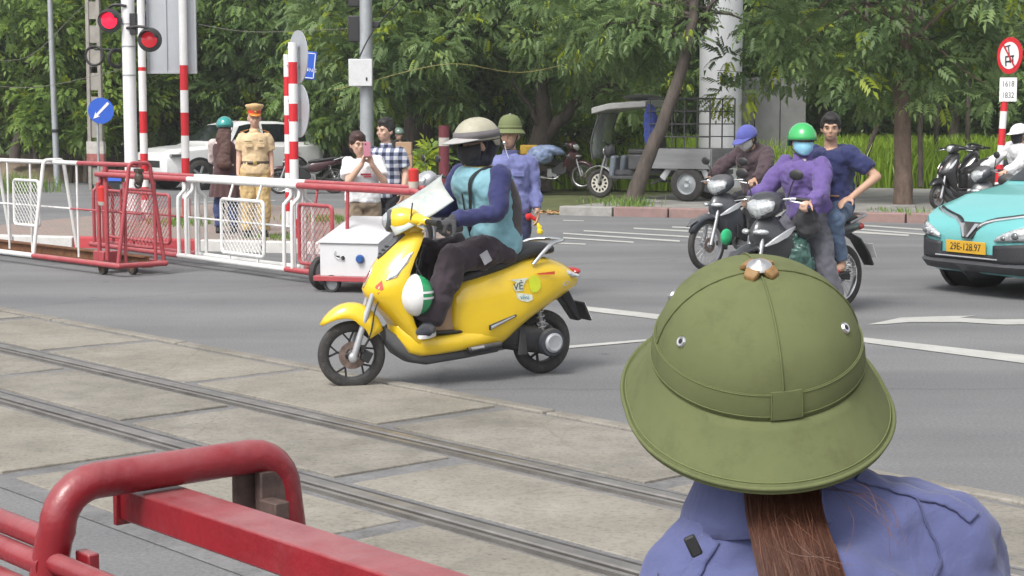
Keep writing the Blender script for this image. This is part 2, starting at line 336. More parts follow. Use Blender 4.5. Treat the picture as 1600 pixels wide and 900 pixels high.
# pavement beyond the far kerb
pv = [kp(-1.5, .28), kp(45, .28), kp(45, 9.5), kp(-1.2, 11)]
m = MB(); m.loft([[V((p.x, p.y, -.05)) for p in pv], [V((p.x, p.y, .13)) for p in pv]]); struct(m.build('pavement', pav, sm=0))
kerb = sroot('kerb')
for i in range(26):
    a0 = -1.5 + i * 1.0
    mm = MB(); c = kp(a0 + .5, .14, .045 + random.uniform(-.006, .006)); mm.box(c, (.975, .28, .23), Matrix.Rotation(math.atan2(KD.y, KD.x) + random.uniform(-.008, .008), 3, 'Z'))
    mm.build('kerb_stone', kerbr if i % 4 in (1, 2) and i < 8 else kerbm, kerb, bev=.02)
# brick island on the left, with painted kerb
IA = G(-160, 380); IB = G(700, 402); ID = (IB - IA).normalized(); IN = V((-ID.y, ID.x, 0))
L_is = (IB - IA).length
def ip(a, b, z=0): p = IA + ID * a + IN * b; return V((p.x, p.y, z))
iv = [ip(0, .2), ip(L_is - 1.2, .2), ip(L_is - .4, 2.5), ip(L_is - 1.2, 6.5), ip(0, 9.5)]
m = MB(); m.loft([[V((p.x, p.y, -.05)) for p in iv], [V((p.x, p.y, .11)) for p in iv]]); struct(m.build('brick_island', brickm, sm=0))
ik = sroot('island_kerb')
n_k = int((L_is - 1.2) / .9)
for i in range(n_k):
    mm = MB(); mm.box(ip(.45 + i * .9, .09, .04), (.88, .2, .2), Matrix.Rotation(math.atan2(ID.y, ID.x), 3, 'Z'))
    mm.build('kerb_stone', kerbred if i in (n_k - 3, n_k - 4) or i % 3 == 0 and i < n_k - 3 else kerbw, ik, bev=.015)
dirtm = M('bare_earth', (.25, .19, .14), .95, var=.3, scale=1.2, bump=.6, bscale=12, dirt=.4, dcol=(.12, .13, .06))
m = MB(); rings = []
for i in range(22):
    x = -17 + i * .45
    rings.append([V((x, 45.5, -.03)), V((x, 46.3, .35 + .2 * noise.noise(V((x, 0, 1))))), V((x, 47.5, .6 + .25 * noise.noise(V((x, 3, 1))))), V((x, 50, .65)), V((x, 52, -.03))])
m.loft(rings, ring_closed=False, caps=False); struct(m.build('earth_bank', dirtm, sm=60))

# ---- tracks: two embedded rails, concrete crossing slabs, tar joints
TU = (G(1120, 812) - G(0, 552)); TU.z = 0; TU.normalize(); TN = V((-TU.y, TU.x, 0))
if TN.y < 0: TN = -TN
R1 = G(700, 704); R2 = G(500, 762)
def tp(u, n, z=0): p = TU * u + TN * n; return V((p.x, p.y, z))
r1n = TN.dot(R1); r2n = TN.dot(R2)
tw = r1n + 1.05; tb = r2n - .98
m = MB(); m.add([tp(-28, tb - .10, .004), tp(14, tb - .10, .004), tp(14, tw + .02, .004), tp(-28, tw + .02, .004)], [(0, 1, 2, 3)]); struct(m.build('track_bed', tar, sm=0))
slabs = sroot('crossing_slabs')
def slab(u0, u1, n0, n1, mt, tilt):
    mm = MB(); k = 3; rings = []
    h = .012 + tilt
    a = [tp(u0, n0), tp(u1, n0), tp(u1, n1), tp(u0, n1)]
    c = sum(a, V()) / 4
    top = [V((p.x, p.y, h + random.uniform(-.004, .004))) for p in a]
    mm.loft([[V((p.x, p.y, -.05)) for p in a], top])
    mm.build('slab', mt, slabs, bev=.005, sm=30)
u_far = [TU.dot(G(690, 655)), TU.dot(G(600, 741)), TU.dot(G(590, 833))]
rows = [(r1n + .15, tw - .05, u_far[0]), (r2n + .15, r1n - .14, u_far[1]), (tb + .03, r2n - .14, u_far[2])]
for n0, n1, uj in rows:
    for k in range(-9, 8):
        w = .065 + .025 * random.random()
        slab(uj + 2 * k + w, uj + 2 * (k + 1) - w, n0, n1, conc if random.random() < .6 else conc2, random.uniform(-.004, .006))
edge = MB()
e0 = sroot('edge_beam')
for k in range(-12, 6):
    mm = MB(); u0 = u_far[0] + 2.0 * k + .3
    mm.loft([[tp(u0, tw + .0, -.03), tp(u0 + 1.97, tw + .0, -.03), tp(u0 + 1.97, tw + .11, -.03), tp(u0, tw + .11, -.03)],
             [tp(u0, tw + .0, .020), tp(u0 + 1.97, tw + .0, .024), tp(u0 + 1.97, tw + .11, .020), tp(u0, tw + .11, .016)]]); mm.build('edge_strip', conc2, e0, bev=.01)
railtop = M('rail_polished_steel', (.33, .31, .29), .38, .8, var=.25, scale=5, stretch=(1, 1, 1))
railside = M('rail_dark_steel', (.085, .08, .08), .6, .5, var=.4, scale=9, dirt=.4, dcol=(.16, .11, .07))
def rail(nc, label, guard):
    t = thing('rail', label, 'rail', tp(0, nc))
    def q(u, n, z): return V(tp(u, nc + n, z)) - V(tp(0, nc))
    m = MB(); m.loft([[q(u, -.034, .03), q(u, .034, .03), q(u, .034, .002), q(u, -.034, .002)] for u in (-28, 14)]); m.c = 0
    m.build('rail_head', railtop, t, bev=.008)
    m = MB(); m.loft([[q(u, .038, .016), q(u, .085, .016), q(u, .085, .002), q(u, .038, .002)] for u in (-28, 14)]); m.build('flange_filler', railside, t)
    m = MB(); m.loft([[q(u, guard * .075 - .014, .022), q(u, guard * .075 + .014, .022), q(u, guard * .075 + .014, .002), q(u, guard * .075 - .014, .002)] for u in (-28, 14)]); m.build('guard_rail', railside if guard > 0 else railtop, t)
rail(r1n, 'polished steel rail nearer to the yellow scooter, sunk between concrete slabs', -1)
rail(r2n, 'polished steel rail nearer to the red barrier frame in the foreground', -1)

# ---- painted markings
def mark(name, pts, z=.005):
    return sheet(name, [G(*p) for p in pts], z, paint)
mark('lane_line', [(912, 479), (1040, 493), (1040, 501), (912, 486)])
mark('lane_line', [(888, 541), (1010, 531), (1010, 534), (888, 545)])
mark('lane_line', [(1330, 526), (1620, 558), (1620, 571), (1328, 533)])
mark('lane_arrow', [(1355, 508), (1408, 497), (1465, 495), (1525, 494), (1500, 497), (1545, 500), (1640, 499), (1640, 507), (1570, 508), (1500, 504), (1420, 504), (1385, 507)])
for (a, b, c, d) in [((880, 344), (912, 345), (912, 346), (880, 345.3)), ((912, 360), (1105, 371), (1105, 373), (912, 362)), ((880, 364), (1062, 376), (1062, 378.5), (880, 366)), ((880, 371), (990, 378), (990, 380), (880, 373)), ((990, 356), (1120, 363), (1120, 365), (990, 358)), ((1050, 354), (1130, 358), (1130, 360), (1050, 356)),
                     ((860, 379), (915, 381), (915, 383), (860, 381)), ((1325, 350), (1470, 360), (1470, 362), (1325, 352)), ((1325, 356), (1460, 367), (1460, 369), (1325, 358)), ((1330, 361), (1420, 367), (1420, 369.5), (1330, 364)), ((300, 316), (430, 313), (430, 314), (300, 317)), ((140, 330), (330, 329), (330, 330.5), (140, 331.5))]:
    mark('crossing_stripe', [a, b, c, d])
# fallen leaves by the kerb
leafm = M('dry_leaf', (.42, .26, .12), .8, var=.35, scale=3)
m = MB()
for i in range(70):
    c = G(random.gauss(862, 14), random.gauss(332.5, 1.2), .01); a = random.random() * 6.3; s = random.uniform(.05, .11)
    m.add([c + V((math.cos(a) * s, math.sin(a) * s, .01)), c + V((math.cos(a + 1.8) * s * .5, math.sin(a + 1.8) * s * .5, .05 * random.random())), c + V((-math.cos(a) * s, -math.sin(a) * s, .015)), c + V((math.cos(a - 1.8) * s * .5, math.sin(a - 1.8) * s * .5, .04 * random.random()))], [(0, 1, 2, 3)])
o = m.build('fallen_leaves', leafm, sm=0); tag(o, 'dry brown leaves swept against the far kerb', 'leaves', kind='stuff')
# ================================================================ TREES AND GREENERY
def leafmat(name, dark, light, young=(.34, .42, .03), rough=.5):
    m = bpy.data.materials.new(name); m.use_nodes = True; N = m.node_tree.nodes; L = m.node_tree.links; b = N['Principled BSDF']
    at = N.new('ShaderNodeAttribute'); at.attribute_name = 'tint'
    oi = N.new('ShaderNodeObjectInfo')
    ma = N.new('ShaderNodeMath'); ma.operation = 'MULTIPLY_ADD'; L.new(oi.outputs['Random'], ma.inputs[0]); ma.inputs[1].default_value = .12; L.new(at.outputs['Fac'], ma.inputs[2])
    r = N.new('ShaderNodeValToRGB'); e = r.color_ramp.elements
    e[0].position = 0; e[0].color = (*dark, 1); e[1].position = .86; e[1].color = (*light, 1)
    q = e.new(.93); q.color = (*young, 1)
    L.new(ma.outputs[0], r.inputs[0]); L.new(r.outputs[0], b.inputs['Base Color'])
    b.inputs['Roughness'].default_value = rough; b.inputs['Specular IOR Level'].default_value = .4
    tr = N.new('ShaderNodeBsdfTranslucent'); L.new(r.outputs[0], tr.inputs['Color'])
    mx = N.new('ShaderNodeMixShader'); mx.inputs[0].default_value = .45; L.new(b.outputs[0], mx.inputs[1]); L.new(tr.outputs[0], mx.inputs[2])
    L.new(mx.outputs[0], N['Material Output'].inputs['Surface']); return m
leaf_a = leafmat('leaf_deep_green', (.06, .118, .038), (.185, .285, .075))
leaf_b = leafmat('leaf_light_green', (.095, .17, .038), (.25, .37, .08))
leaf_c = leafmat('leaf_grey_green', (.078, .142, .052), (.225, .325, .115))
grassm = leafmat('tall_grass_blades', (.20, .33, .03), (.42, .58, .07), (.46, .56, .1))
bark = M('bark_dark', (.07, .056, .047), .9, var=.45, scale=9, bump=1, bscale=28, stretch=(1, 1, .35), dirt=.5, dcol=(.16, .14, .12))
bark2 = M('bark_brown', (.13, .09, .068), .9, var=.4, scale=8, bump=1, bscale=24, stretch=(1, 1, .4), dirt=.6, dcol=(.27, .22, .19))
def rotm(n, rng):
    """n random orthonormal frames whose first axis points along given dirs"""
    pass
def frames(D, rng, roll=1.0):
    D = D / np.linalg.norm(D, axis=1, keepdims=True); up = np.tile(np.array([0, 0, 1.]), (len(D), 1)) + rng.normal(0, roll * .35, (len(D), 3))
    Y = np.cross(up, D); Y /= np.linalg.norm(Y, axis=1, keepdims=True) + 1e-9; Z = np.cross(D, Y); return np.stack([D, Y, Z], axis=2)
def spray_tpl(pairs=4, ll=.15, lw=.05, length=.36, droop=.35):
    vs = []
    def leafq(o, d, w):
        o = np.array(o); d = np.array(d, float); s = np.cross(d, [0, 0, 1.]); s /= np.linalg.norm(s) + 1e-9
        L = np.linalg.norm(d)
        vs.extend([o, o + d * .45 + s * w + np.array([0, 0, .012]), o + d - np.array([0, 0, L * droop]), o + d * .5 - s * w + np.array([0, 0, .012])])
    for i in range(pairs):
        x = length * (.25 + .75 * i / pairs); z = -.25 * x * x / length
        for sg in (-1, 1): leafq((x, 0, z), (ll * .55, sg * ll * .85, 0), lw * .5)
    leafq((length, 0, -.25 * length), (ll, 0, -.03), lw * .5)
    return np.array(vs)
def crown_mesh(name, clumps, per, tpl, seed, mat, clump_r=.5, size=(.8, 1.25), young=.02):
    """clumps: (n,3) centres + outward dirs; one mesh of leaf sprays"""
    per = int(per * 1.3); rng = np.random.default_rng(seed); n = len(clumps); Cc = np.repeat(clumps, per, axis=0)
    k = len(Cc); off = rng.normal(0, 1, (k, 3)); off /= np.linalg.norm(off, axis=1, keepdims=True); rad = clump_r * rng.random((k, 1)) ** .5
    pos = Cc + off * rad * np.array([1, 1, .62])
    D = off + rng.normal(0, .35, (k, 3)); D[:, 2] -= .25
    Fm = frames(D, rng); sc = rng.uniform(*size, (k, 1, 1))
    vs = (np.einsum('kij,vj->kvi', Fm, tpl) * sc + pos[:, None, :]).reshape(-1, 3)
    q = len(vs) // 4; nl = len(tpl) // 4
    ctint = np.repeat(rng.uniform(.15, .75, n), per); isy = rng.random(k) < young
    clump_y = np.repeat(rng.random(n) < young * 1.3, per)
    t = np.clip(ctint + rng.normal(0, .13, k), 0, .72); t[isy] = .9; t[clump_y & (rng.random(k) < .7)] = .92
    t = np.repeat(t, nl) + rng.normal(0, .04, q)
    me = bpy.data.meshes.new(name); me.vertices.add(len(vs)); me.vertices.foreach_set('co', vs.astype(np.float32).ravel())
    me.loops.add(q * 4); me.loops.foreach_set('vertex_index', np.arange(q * 4, dtype=np.int32)); me.polygons.add(q)
    me.polygons.foreach_set('loop_start', np.arange(0, q * 4, 4, dtype=np.int32)); me.polygons.foreach_set('loop_total', np.full(q, 4, dtype=np.int32))
    a = me.attributes.new('tint', 'FLOAT', 'FACE'); a.data.foreach_set('value', np.clip(t, 0, 1).astype(np.float32))
    me.update(); me.validate(); me.materials.append(mat); return me
def clumps_in(rng, n, c, r, zmin=-9, shell=.35):
    out = []
    while len(out) < n:
        d = rng.normal(0, 1, 3); d /= np.linalg.norm(d); q = rng.uniform(shell, 1) ** .6
        p = np.array(c) + d * q * np.array(r)
        if p[2] > zmin: out.append(p)
    return np.array(out)
def limb(mb, a, b, r0, r1, rng, bend=.12, k=6):
    a = V(a); b = V(b); L = (b - a).length; pts = []
    for i in range(k + 1):
        t = i / k; p = a.lerp(b, t); w = math.sin(t * math.pi) * bend * L
        pts.append(p + V((rng.uniform(-1, 1), rng.uniform(-1, 1), rng.uniform(-.3, .6))) * w * .5)
    mb.tube(pts, [lerp(r0, r1, i / k) for i in range(k + 1)], 7); return pts
TPL_A = spray_tpl(4, .145, .056, .29); TPL_B = spray_tpl(5, .11, .045, .30, .5); TPL_C = spray_tpl(3, .165, .068, .24, .25)
CR = {}
def crown_set():
    specs = dict(a=(TPL_A, leaf_a, (0, 0, 5.2), (3.1, 2.6, 3.3), 120, 30), b=(TPL_C, leaf_b, (0, 0, 4.6), (2.8, 2.4, 3.2), 110, 30), c=(TPL_B, leaf_c, (0, 0, 5.0), (3.2, 2.6, 3.2), 125, 30), d=(TPL_B, leaf_a, (0, 0, 4.9), (3.0, 2.5, 3.5), 120, 30))
    for i, (k, (tp_, mt, c, r, n, per)) in enumerate(specs.items()):
        rng = np.random.default_rng(40 + i); cl = clumps_in(rng, n, c, r, 1.35)
        CR[k] = (crown_mesh('crown_' + k, cl, per, tp_, 60 + i, mt, .62), cl)
    TR = {}
    for k, (me, cl) in CR.items():
        rng = random.Random(len(cl) + ord(k)); m = MB()
        m.tube([(0, 0, -.1), (.04, 0, .6), (-.03, .05, 1.6), (.05, 0, 3.0), (0, .05, 4.6)], [.19, .15, .13, .11, .06], 9)
        for j in range(0, len(cl), 8):
            p = cl[j]; z0 = min(max(1.5, p[2] * .55), 4.2); limb(m, (.02, .03, z0), p, .05, .012, rng)
        o = m.build('trunk', bark, sm=60); TR[k] = o.data; bpy.data.objects.remove(o)
    return TR
TR = crown_set()
def tree(kind, x, y, rz, sc, label, szz=None, group=None, z=0):
    t = thing('tree', label, 'tree', (x, y, z), rz, group); t.scale = (sc, sc, szz or sc)
    for nm, me in (('trunk', TR[kind]), ('crown', CR[kind][0])):
        o = bpy.data.objects.new(nm, me); COL.objects.link(o); o.parent = t
        if nm == 'crown': o['kind'] = 'stuff'
    return t
# ---- front row, told apart by what they stand behind; (kind, x, y, rot, scale)
front = [
    ('b', -13.4, 47.5, .3, 1.0, 'light green bushy tree at the left edge behind the thin grey pole'),
    ('b', -9.6, 49.0, 2.2, 1.02, 'light green tree behind the concrete pole with the blue arrow sign'),
    ('d', -16.6, 47.0, 1.4, 1.05, 'dark leafy tree cut by the left edge of the photo'),
    ('a', -6.8, 46.5, 3.0, .98, 'dark green tree behind the grey back of the large road sign'),
    ('c', -4.4, 45.2, 5.1, .95, 'grey-green tree behind the traffic officer and striped post'),
    ('a', -2.2, 43.0, .8, .92, 'deep green tree behind the grey lamp pole with the control box'),
    ('c', 0.4, 44.5, 4.2, .96, 'grey-green drooping tree above the yellow scooter rider'),
    ('d', 6.2, 51.5, 2.5, 1.1, 'dark green tree between the grey pillar and the blue cap'),
    ('a', 9.2, 50.0, .2, 1.1, 'deep green tree behind the passenger in the navy shirt'),
    ('c', 12.6, 48.5, 1.9, 1.1, 'grey-green tree behind the parked black scooters'),
    ('a', 15.6, 46.5, 3.6, 1.1, 'deep green tree at the right edge behind the round road sign'),
]
for k, x, y, rz, sc, lb in front: tree(k, x, y, rz, sc, lb)
# ---- wood behind: reads as one mass
rngw = np.random.default_rng(5)
cl = []
for i in range(300):
    x = rngw.uniform(-24, 21); y = rngw.uniform(51, 56) - .12 * x; cl.append((x, y, rngw.uniform(.3, 7.2)))
wood = bpy.data.objects.new('wood_behind', crown_mesh('wood_behind', np.array(cl), 26, spray_tpl(3, .3, .12, .45), 77, leaf_c, 1.05, (.9, 1.4), .004)); COL.objects.link(wood)
tag(wood, 'dense dark wood filling the background behind the trees', 'wood', kind='stuff')
cl2 = np.array([(rngw.uniform(-24, 22), rngw.uniform(57, 62), rngw.uniform(0, 9)) for i in range(330)])
wood2 = bpy.data.objects.new('far_wood', crown_mesh('far_wood', cl2, 20, spray_tpl(2, .5, .24, .5), 79, leaf_c, 1.4, (1, 1.5), .0)); COL.objects.link(wood2)
tag(wood2, 'farthest row of trees closing off the view', 'wood', kind='stuff')
# ---- tall bright grass beyond the pavement
def grass(name, pts, h, seed, label, mat=grassm, w=.016):
    rng = np.random.default_rng(seed); n = len(pts); pts = np.array(pts)
    a = rng.uniform(0, 6.28, n); hh = h * rng.uniform(.5, 1.15, n); lean = rng.normal(0, .28, (n, 2)) * hh[:, None]
    sx = np.stack([np.cos(a) * w, np.sin(a) * w, np.zeros(n)], 1)
    mid = pts + np.stack([lean[:, 0] * .3, lean[:, 1] * .3, hh * .6], 1); tip = pts + np.stack([lean[:, 0], lean[:, 1], hh], 1)
    vs = np.stack([pts - sx, pts + sx, mid + sx * .8, mid - sx * .8, tip + sx * .15, tip - sx * .15], 1).reshape(-1, 3)
    b = np.arange(n)[:, None] * 6; fs = np.concatenate([b + [0, 1, 2, 3], b + [3, 2, 4, 5]], 1).reshape(-1, 4)
    me = bpy.data.meshes.new(name); me.from_pydata(vs.tolist(), [], fs.tolist()); at = me.attributes.new('tint', 'FLOAT', 'FACE')
    at.data.foreach_set('value', np.repeat(rng.uniform(.1, .8, n), 2).astype(np.float32)); me.materials.append(mat)
    o = bpy.data.objects.new(name, me); COL.objects.link(o); return tag(o, label, 'grass', kind='stuff')
pg = [(x, y, 0) for x, y in zip(rngw.uniform(-1, 17, 22000), rngw.uniform(38.5, 47.5, 22000)) if y > 39.6 - (x - 4) * .35 and y > 38.6]
grass('tall_grass', pg, 1.15, 3, 'bright tall grass beyond the pavement under the trees', w=.024)
def tuft(x, y, n, h, spread, seed, label, z=0):
    rr = np.random.default_rng(seed); c = G(x, y, z)
    return grass('grass_tuft', [(c.x + rr.normal(0, spread), c.y + rr.normal(0, spread * 1.3), z) for _ in range(n)], h, seed, label, leaf_b, w=.009)
tuft(985, 322, 180, .18, .25, 11, 'weedy grass at the foot of the leaning tree', .13)
tuft(945, 316, 90, .08, .25, 12, 'low grass strip in front of the cargo tricycle front wheel', .13)
tuft(500, 345, 260, .1, .3, 13, 'grass growing on the brick island behind the barrier mesh', .11)
tuft(285, 350, 260, .1, .28, 14, 'grass patch on the brick island beside the red trolley frame', .11)
tuft(170, 262, 500, .55, .4, 15, 'green weeds at the foot of the concrete pole', 0)
tuft(10, 300, 700, .45, .55, 16, 'weeds at the left edge behind the white barrier', 0)
tuft(440, 372, 120, .07, .25, 17, 'grass behind the red painted kerb', .11)
tuft(1410, 331, 130, .07, .3, 18, 'thin grass around the straight tree trunk on the pavement', .13)
# ---- individual trunks on the pavement
def special(label, path, rad, limbs, clumps, per, tpl, mat, seed, barkm, clr=.55, young=.03):
    base = V(path[0]); t = thing('tree', label, 'tree', base); m = MB(); rng = random.Random(seed)
    P0 = spl([V(p) - base for p in path], 6); k = len(P0)
    rr = [interp([(i / (len(rad) - 1), r) for i, r in enumerate(rad)], j / (k - 1)) for j in range(k)]
    P0 = [p + V((noise.noise(p * 3) * .04, noise.noise(p * 3 + V((9, 0, 0))) * .04, 0)) for p in P0]
    m.tube(P0, rr, 12)
    for a, b, r0, r1 in limbs: limb(m, V(a) - base, V(b) - base, r0, r1, rng, .1, 8)
    cc = np.array([list(V(c) - base) for c in clumps])
    top = P0[-1]
    for c in cc[::3]: limb(m, P0[int(k * rng.uniform(.55, .98))], c, .035, .008, rng)
    m.build('trunk', barkm, t, sm=70)
    me = crown_mesh('crown', cc, per, tpl, seed, mat, clr, young=young); o = bpy.data.objects.new('crown', me); COL.objects.link(o); o.parent = t; o['kind'] = 'stuff'
    return t
def cloud(n, pxr, pyr, dr, seed):
    r = random.Random(seed); out = []
    for _ in range(n):
        x, y, d = r.uniform(*pxr), r.uniform(*pyr), r.uniform(*dr)
        if 1085 < x < 1175 and y > 10: continue          # the pier stays in the open
        out.append(P(x, y, d))
    return out
special('leaning brown tree trunk rising from the pavement across the cargo tricycle', [P(988, 318, 31.0), P(1008, 258, 31.0), P(1043, 170, 31.0), P(1072, 80, 31.1), P(1085, 10, 31.2), P(1092, -120, 31.3)], [.17, .13, .115, .10, .09, .06],
        [(P(1080, 40, 31.2), P(1160, -40, 32), .05, .02)],
        cloud(46, (850, 1250), (-200, 45), (32, 35), 3) + cloud(14, (880, 1020), (20, 110), (32.5, 35), 4) + cloud(14, (950, 1078), (-15, 60), (31.2, 32.6), 17) + [P(1140, 95, 33), P(1148, 150, 33)], 26, TPL_B, leaf_c, 21, bark, .5, .04)
special('dark forked tree with a thick branch reaching right above the parked motorbikes', [P(838, 300, 39.5), P(836, 255, 39.5), P(848, 205, 39.5), P(846, 130, 39.3), P(838, 20, 39), P(830, -100, 39)], [.40, .32, .24, .14, .12, .08],
        [(P(850, 215, 39.5), P(900, 160, 39.2), .17, .12), (P(900, 160, 39.2), P(990, 120, 38.6), .12, .05), (P(845, 200, 39.4), P(800, 120, 39), .08, .03)],
        cloud(40, (660, 1000), (-160, 90), (36.5, 41), 5) + cloud(16, (860, 1010), (60, 160), (37.5, 41), 6), 28, TPL_B, leaf_c, 22, bark, .6, .035)
special('straight tree trunk with peeling bark by the kerb behind the passenger', [P(1411, 329, 30.9), P(1411, 250, 30.9), P(1409, 160, 30.9), P(1414, 60, 30.9), P(1432, -60, 30.8), P(1440, -180, 30.8)], [.19, .16, .145, .13, .11, .07],
        [(P(1414, 90, 30.9), P(1330, 10, 30.5), .05, .02), (P(1412, 70, 30.9), P(1500, 0, 30.4), .05, .02)],
        cloud(64, (1180, 1640), (-200, 70), (29, 33), 7) + cloud(26, (1180, 1560), (60, 150), (30, 33.5), 9), 26, TPL_A, leaf_c, 23, bark2, .52, .03)
special('slim dark trunk with low forks at the far left', [P(22, 253, 46), P(30, 215, 46), P(45, 180, 46), P(40, 90, 46), P(30, 0, 46)], [.16, .14, .1, .08, .05], [(P(38, 195, 46), P(5, 150, 45.5), .07, .03), (P(44, 185, 46), P(75, 120, 46), .06, .02)], cloud(30, (-60, 140), (-120, 130), (44, 48), 10), 26, TPL_A, leaf_a, 24, bark, .6)
special('thin dark sapling trunk beside the thin grey pole', [P(57, 253, 45.5), P(52, 220, 45.5), P(42, 195, 45.5), P(50, 120, 45.5), P(60, 20, 45.5)], [.07, .06, .05, .05, .03], [], cloud(14, (20, 160), (-60, 150), (44, 46), 11), 24, TPL_C, leaf_b, 25, bark, .55, .06)
special('tall light green shrub filling the gap behind the concrete pole', [P(135, 285, 44.5), P(138, 200, 44.5), P(140, 90, 44.5)], [.1, .08, .04], [], cloud(46, (60, 205), (0, 225), (43.6, 45.4), 16), 26, TPL_C, leaf_b, 27, bark, .55, .05)
special('old tree with a broad dark trunk behind the people at the barrier', [P(648, 300, 41), P(650, 250, 41), P(655, 190, 41), P(662, 90, 40.8), P(700, -60, 40.5)], [.5, .42, .36, .26, .15], [(P(660, 120, 40.8), P(560, 20, 40), .14, .04), (P(662, 110, 40.8), P(760, 40, 40), .12, .04)],
        cloud(64, (480, 860), (-160, 110), (37, 41), 12) + cloud(20, (560, 720), (90, 175), (37.5, 40), 13), 27, TPL_A, leaf_c, 26, bark, .6, .05)
# slim trunks among the grass on the right
for i, (x, d, lb) in enumerate([(1355, 39, 'slanting sapling trunk just left of the straight pavement tree'), (1438, 38.5, 'thin sapling trunk just right of the straight pavement tree'), (1463, 40, 'thin sapling trunk behind the front of the black scooter'), (1512, 40, 'thin sapling trunk behind the gap between the black scooters')]):
    special(lb, [P(x - 6 * (i == 0) * 3, 292, d), P(x, 240, d), P(x + 8 * (i == 0) * 2, 180, d), P(x + 4, 90, d), P(x, -40, d)], [.07, .06, .055, .05, .03], [], cloud(9, (x - 70, x + 70), (40, 165), (d - .6, d + .6), 30 + i), 20, TPL_A, leaf_a, 31 + i, bark, .5)
# a bush of light leaves behind the guard
special('low light green bush behind the guard in the pith helmet', [P(905, 290, 41), P(907, 270, 41), P(912, 240, 41)], [.06, .05, .03], [], cloud(26, (870, 1010), (185, 250), (40.4, 42.2), 14), 24, TPL_C, leaf_b, 45, bark, .45, .05)
special('leafy weed clump beside the red beacon behind the barrier', [P(655, 300, 33), P(655, 280, 33), P(652, 240, 33)], [.03, .025, .015], [], cloud(7, (645, 672), (240, 290), (32.6, 33.4), 15), 16, TPL_C, leaf_b, 46, bark, .22, .1)
for i, (x, d, h, mt, lb) in enumerate([(330, 47.5, 1, leaf_a, 'dense shrub behind the white SUV roof left of the officer'), (415, 47, 1, leaf_c, 'dense shrub between the officer and the striped post'), (510, 43.5, 1, leaf_a, 'dense dark shrub above the parked maroon motorbike'), (570, 43, 1, leaf_a, 'dense shrub behind the grey traffic light pole'), (750, 42.5, 1, leaf_c, 'grey-green shrub behind the scooter rider helmet'), (180, 46, 1, leaf_b, 'light green shrub behind the blue arrow sign'), (110, 45, 1, leaf_b, 'light green shrub just right of the thin grey pole')]):
    special(lb, [P(x, 292, d), P(x + 3, 260, d), P(x, 200, d)], [.06, .05, .03], [], cloud(20, (x - 62, x + 62), (95, 215), (d - .8, d + .8), 70 + i), 22, TPL_A if mt == leaf_a else TPL_C, mt, 80 + i, bark, .5, .04)
# ---- bridge pier and wall behind the tricycle
pierm = M('pier_concrete', (.50, .51, .53), .7, var=.1, scale=1.2, bump=.15, dirt=.35, dcol=(.3, .3, .3), stretch=(1, 1, .3))
pier = thing('bridge_pier', 'pale grey round concrete pier behind the cargo tricycle', 'pier', (P(1124, 290, 39.5).x, 39.5, 0))
m = MB(); m.cyl((0, 0, -.05), (0, 0, 9), .49, n=40); m.build('shaft', pierm, pier)
m = MB(); m.cyl((0, 0, 0), (0, 0, .25), .7, n=40); m.build('footing', pierm, pier)
wallm = M('wall_concrete_dark', (.2, .2, .205), .85, var=.18, scale=1.5, bump=.3, dirt=.5, dcol=(.1, .1, .1))
wl = thing('concrete_wall', 'weathered grey concrete abutment wall right of the round pier', 'wall', (P(1195, 290, 41).x, 41, 0))
for i in range(3): MB().box((-.62 + i * .62, 0, 1.3 + (i == 1) * .02), (.6, .5, 2.7)).build('wall_panel', wallm, wl, bev=.02)
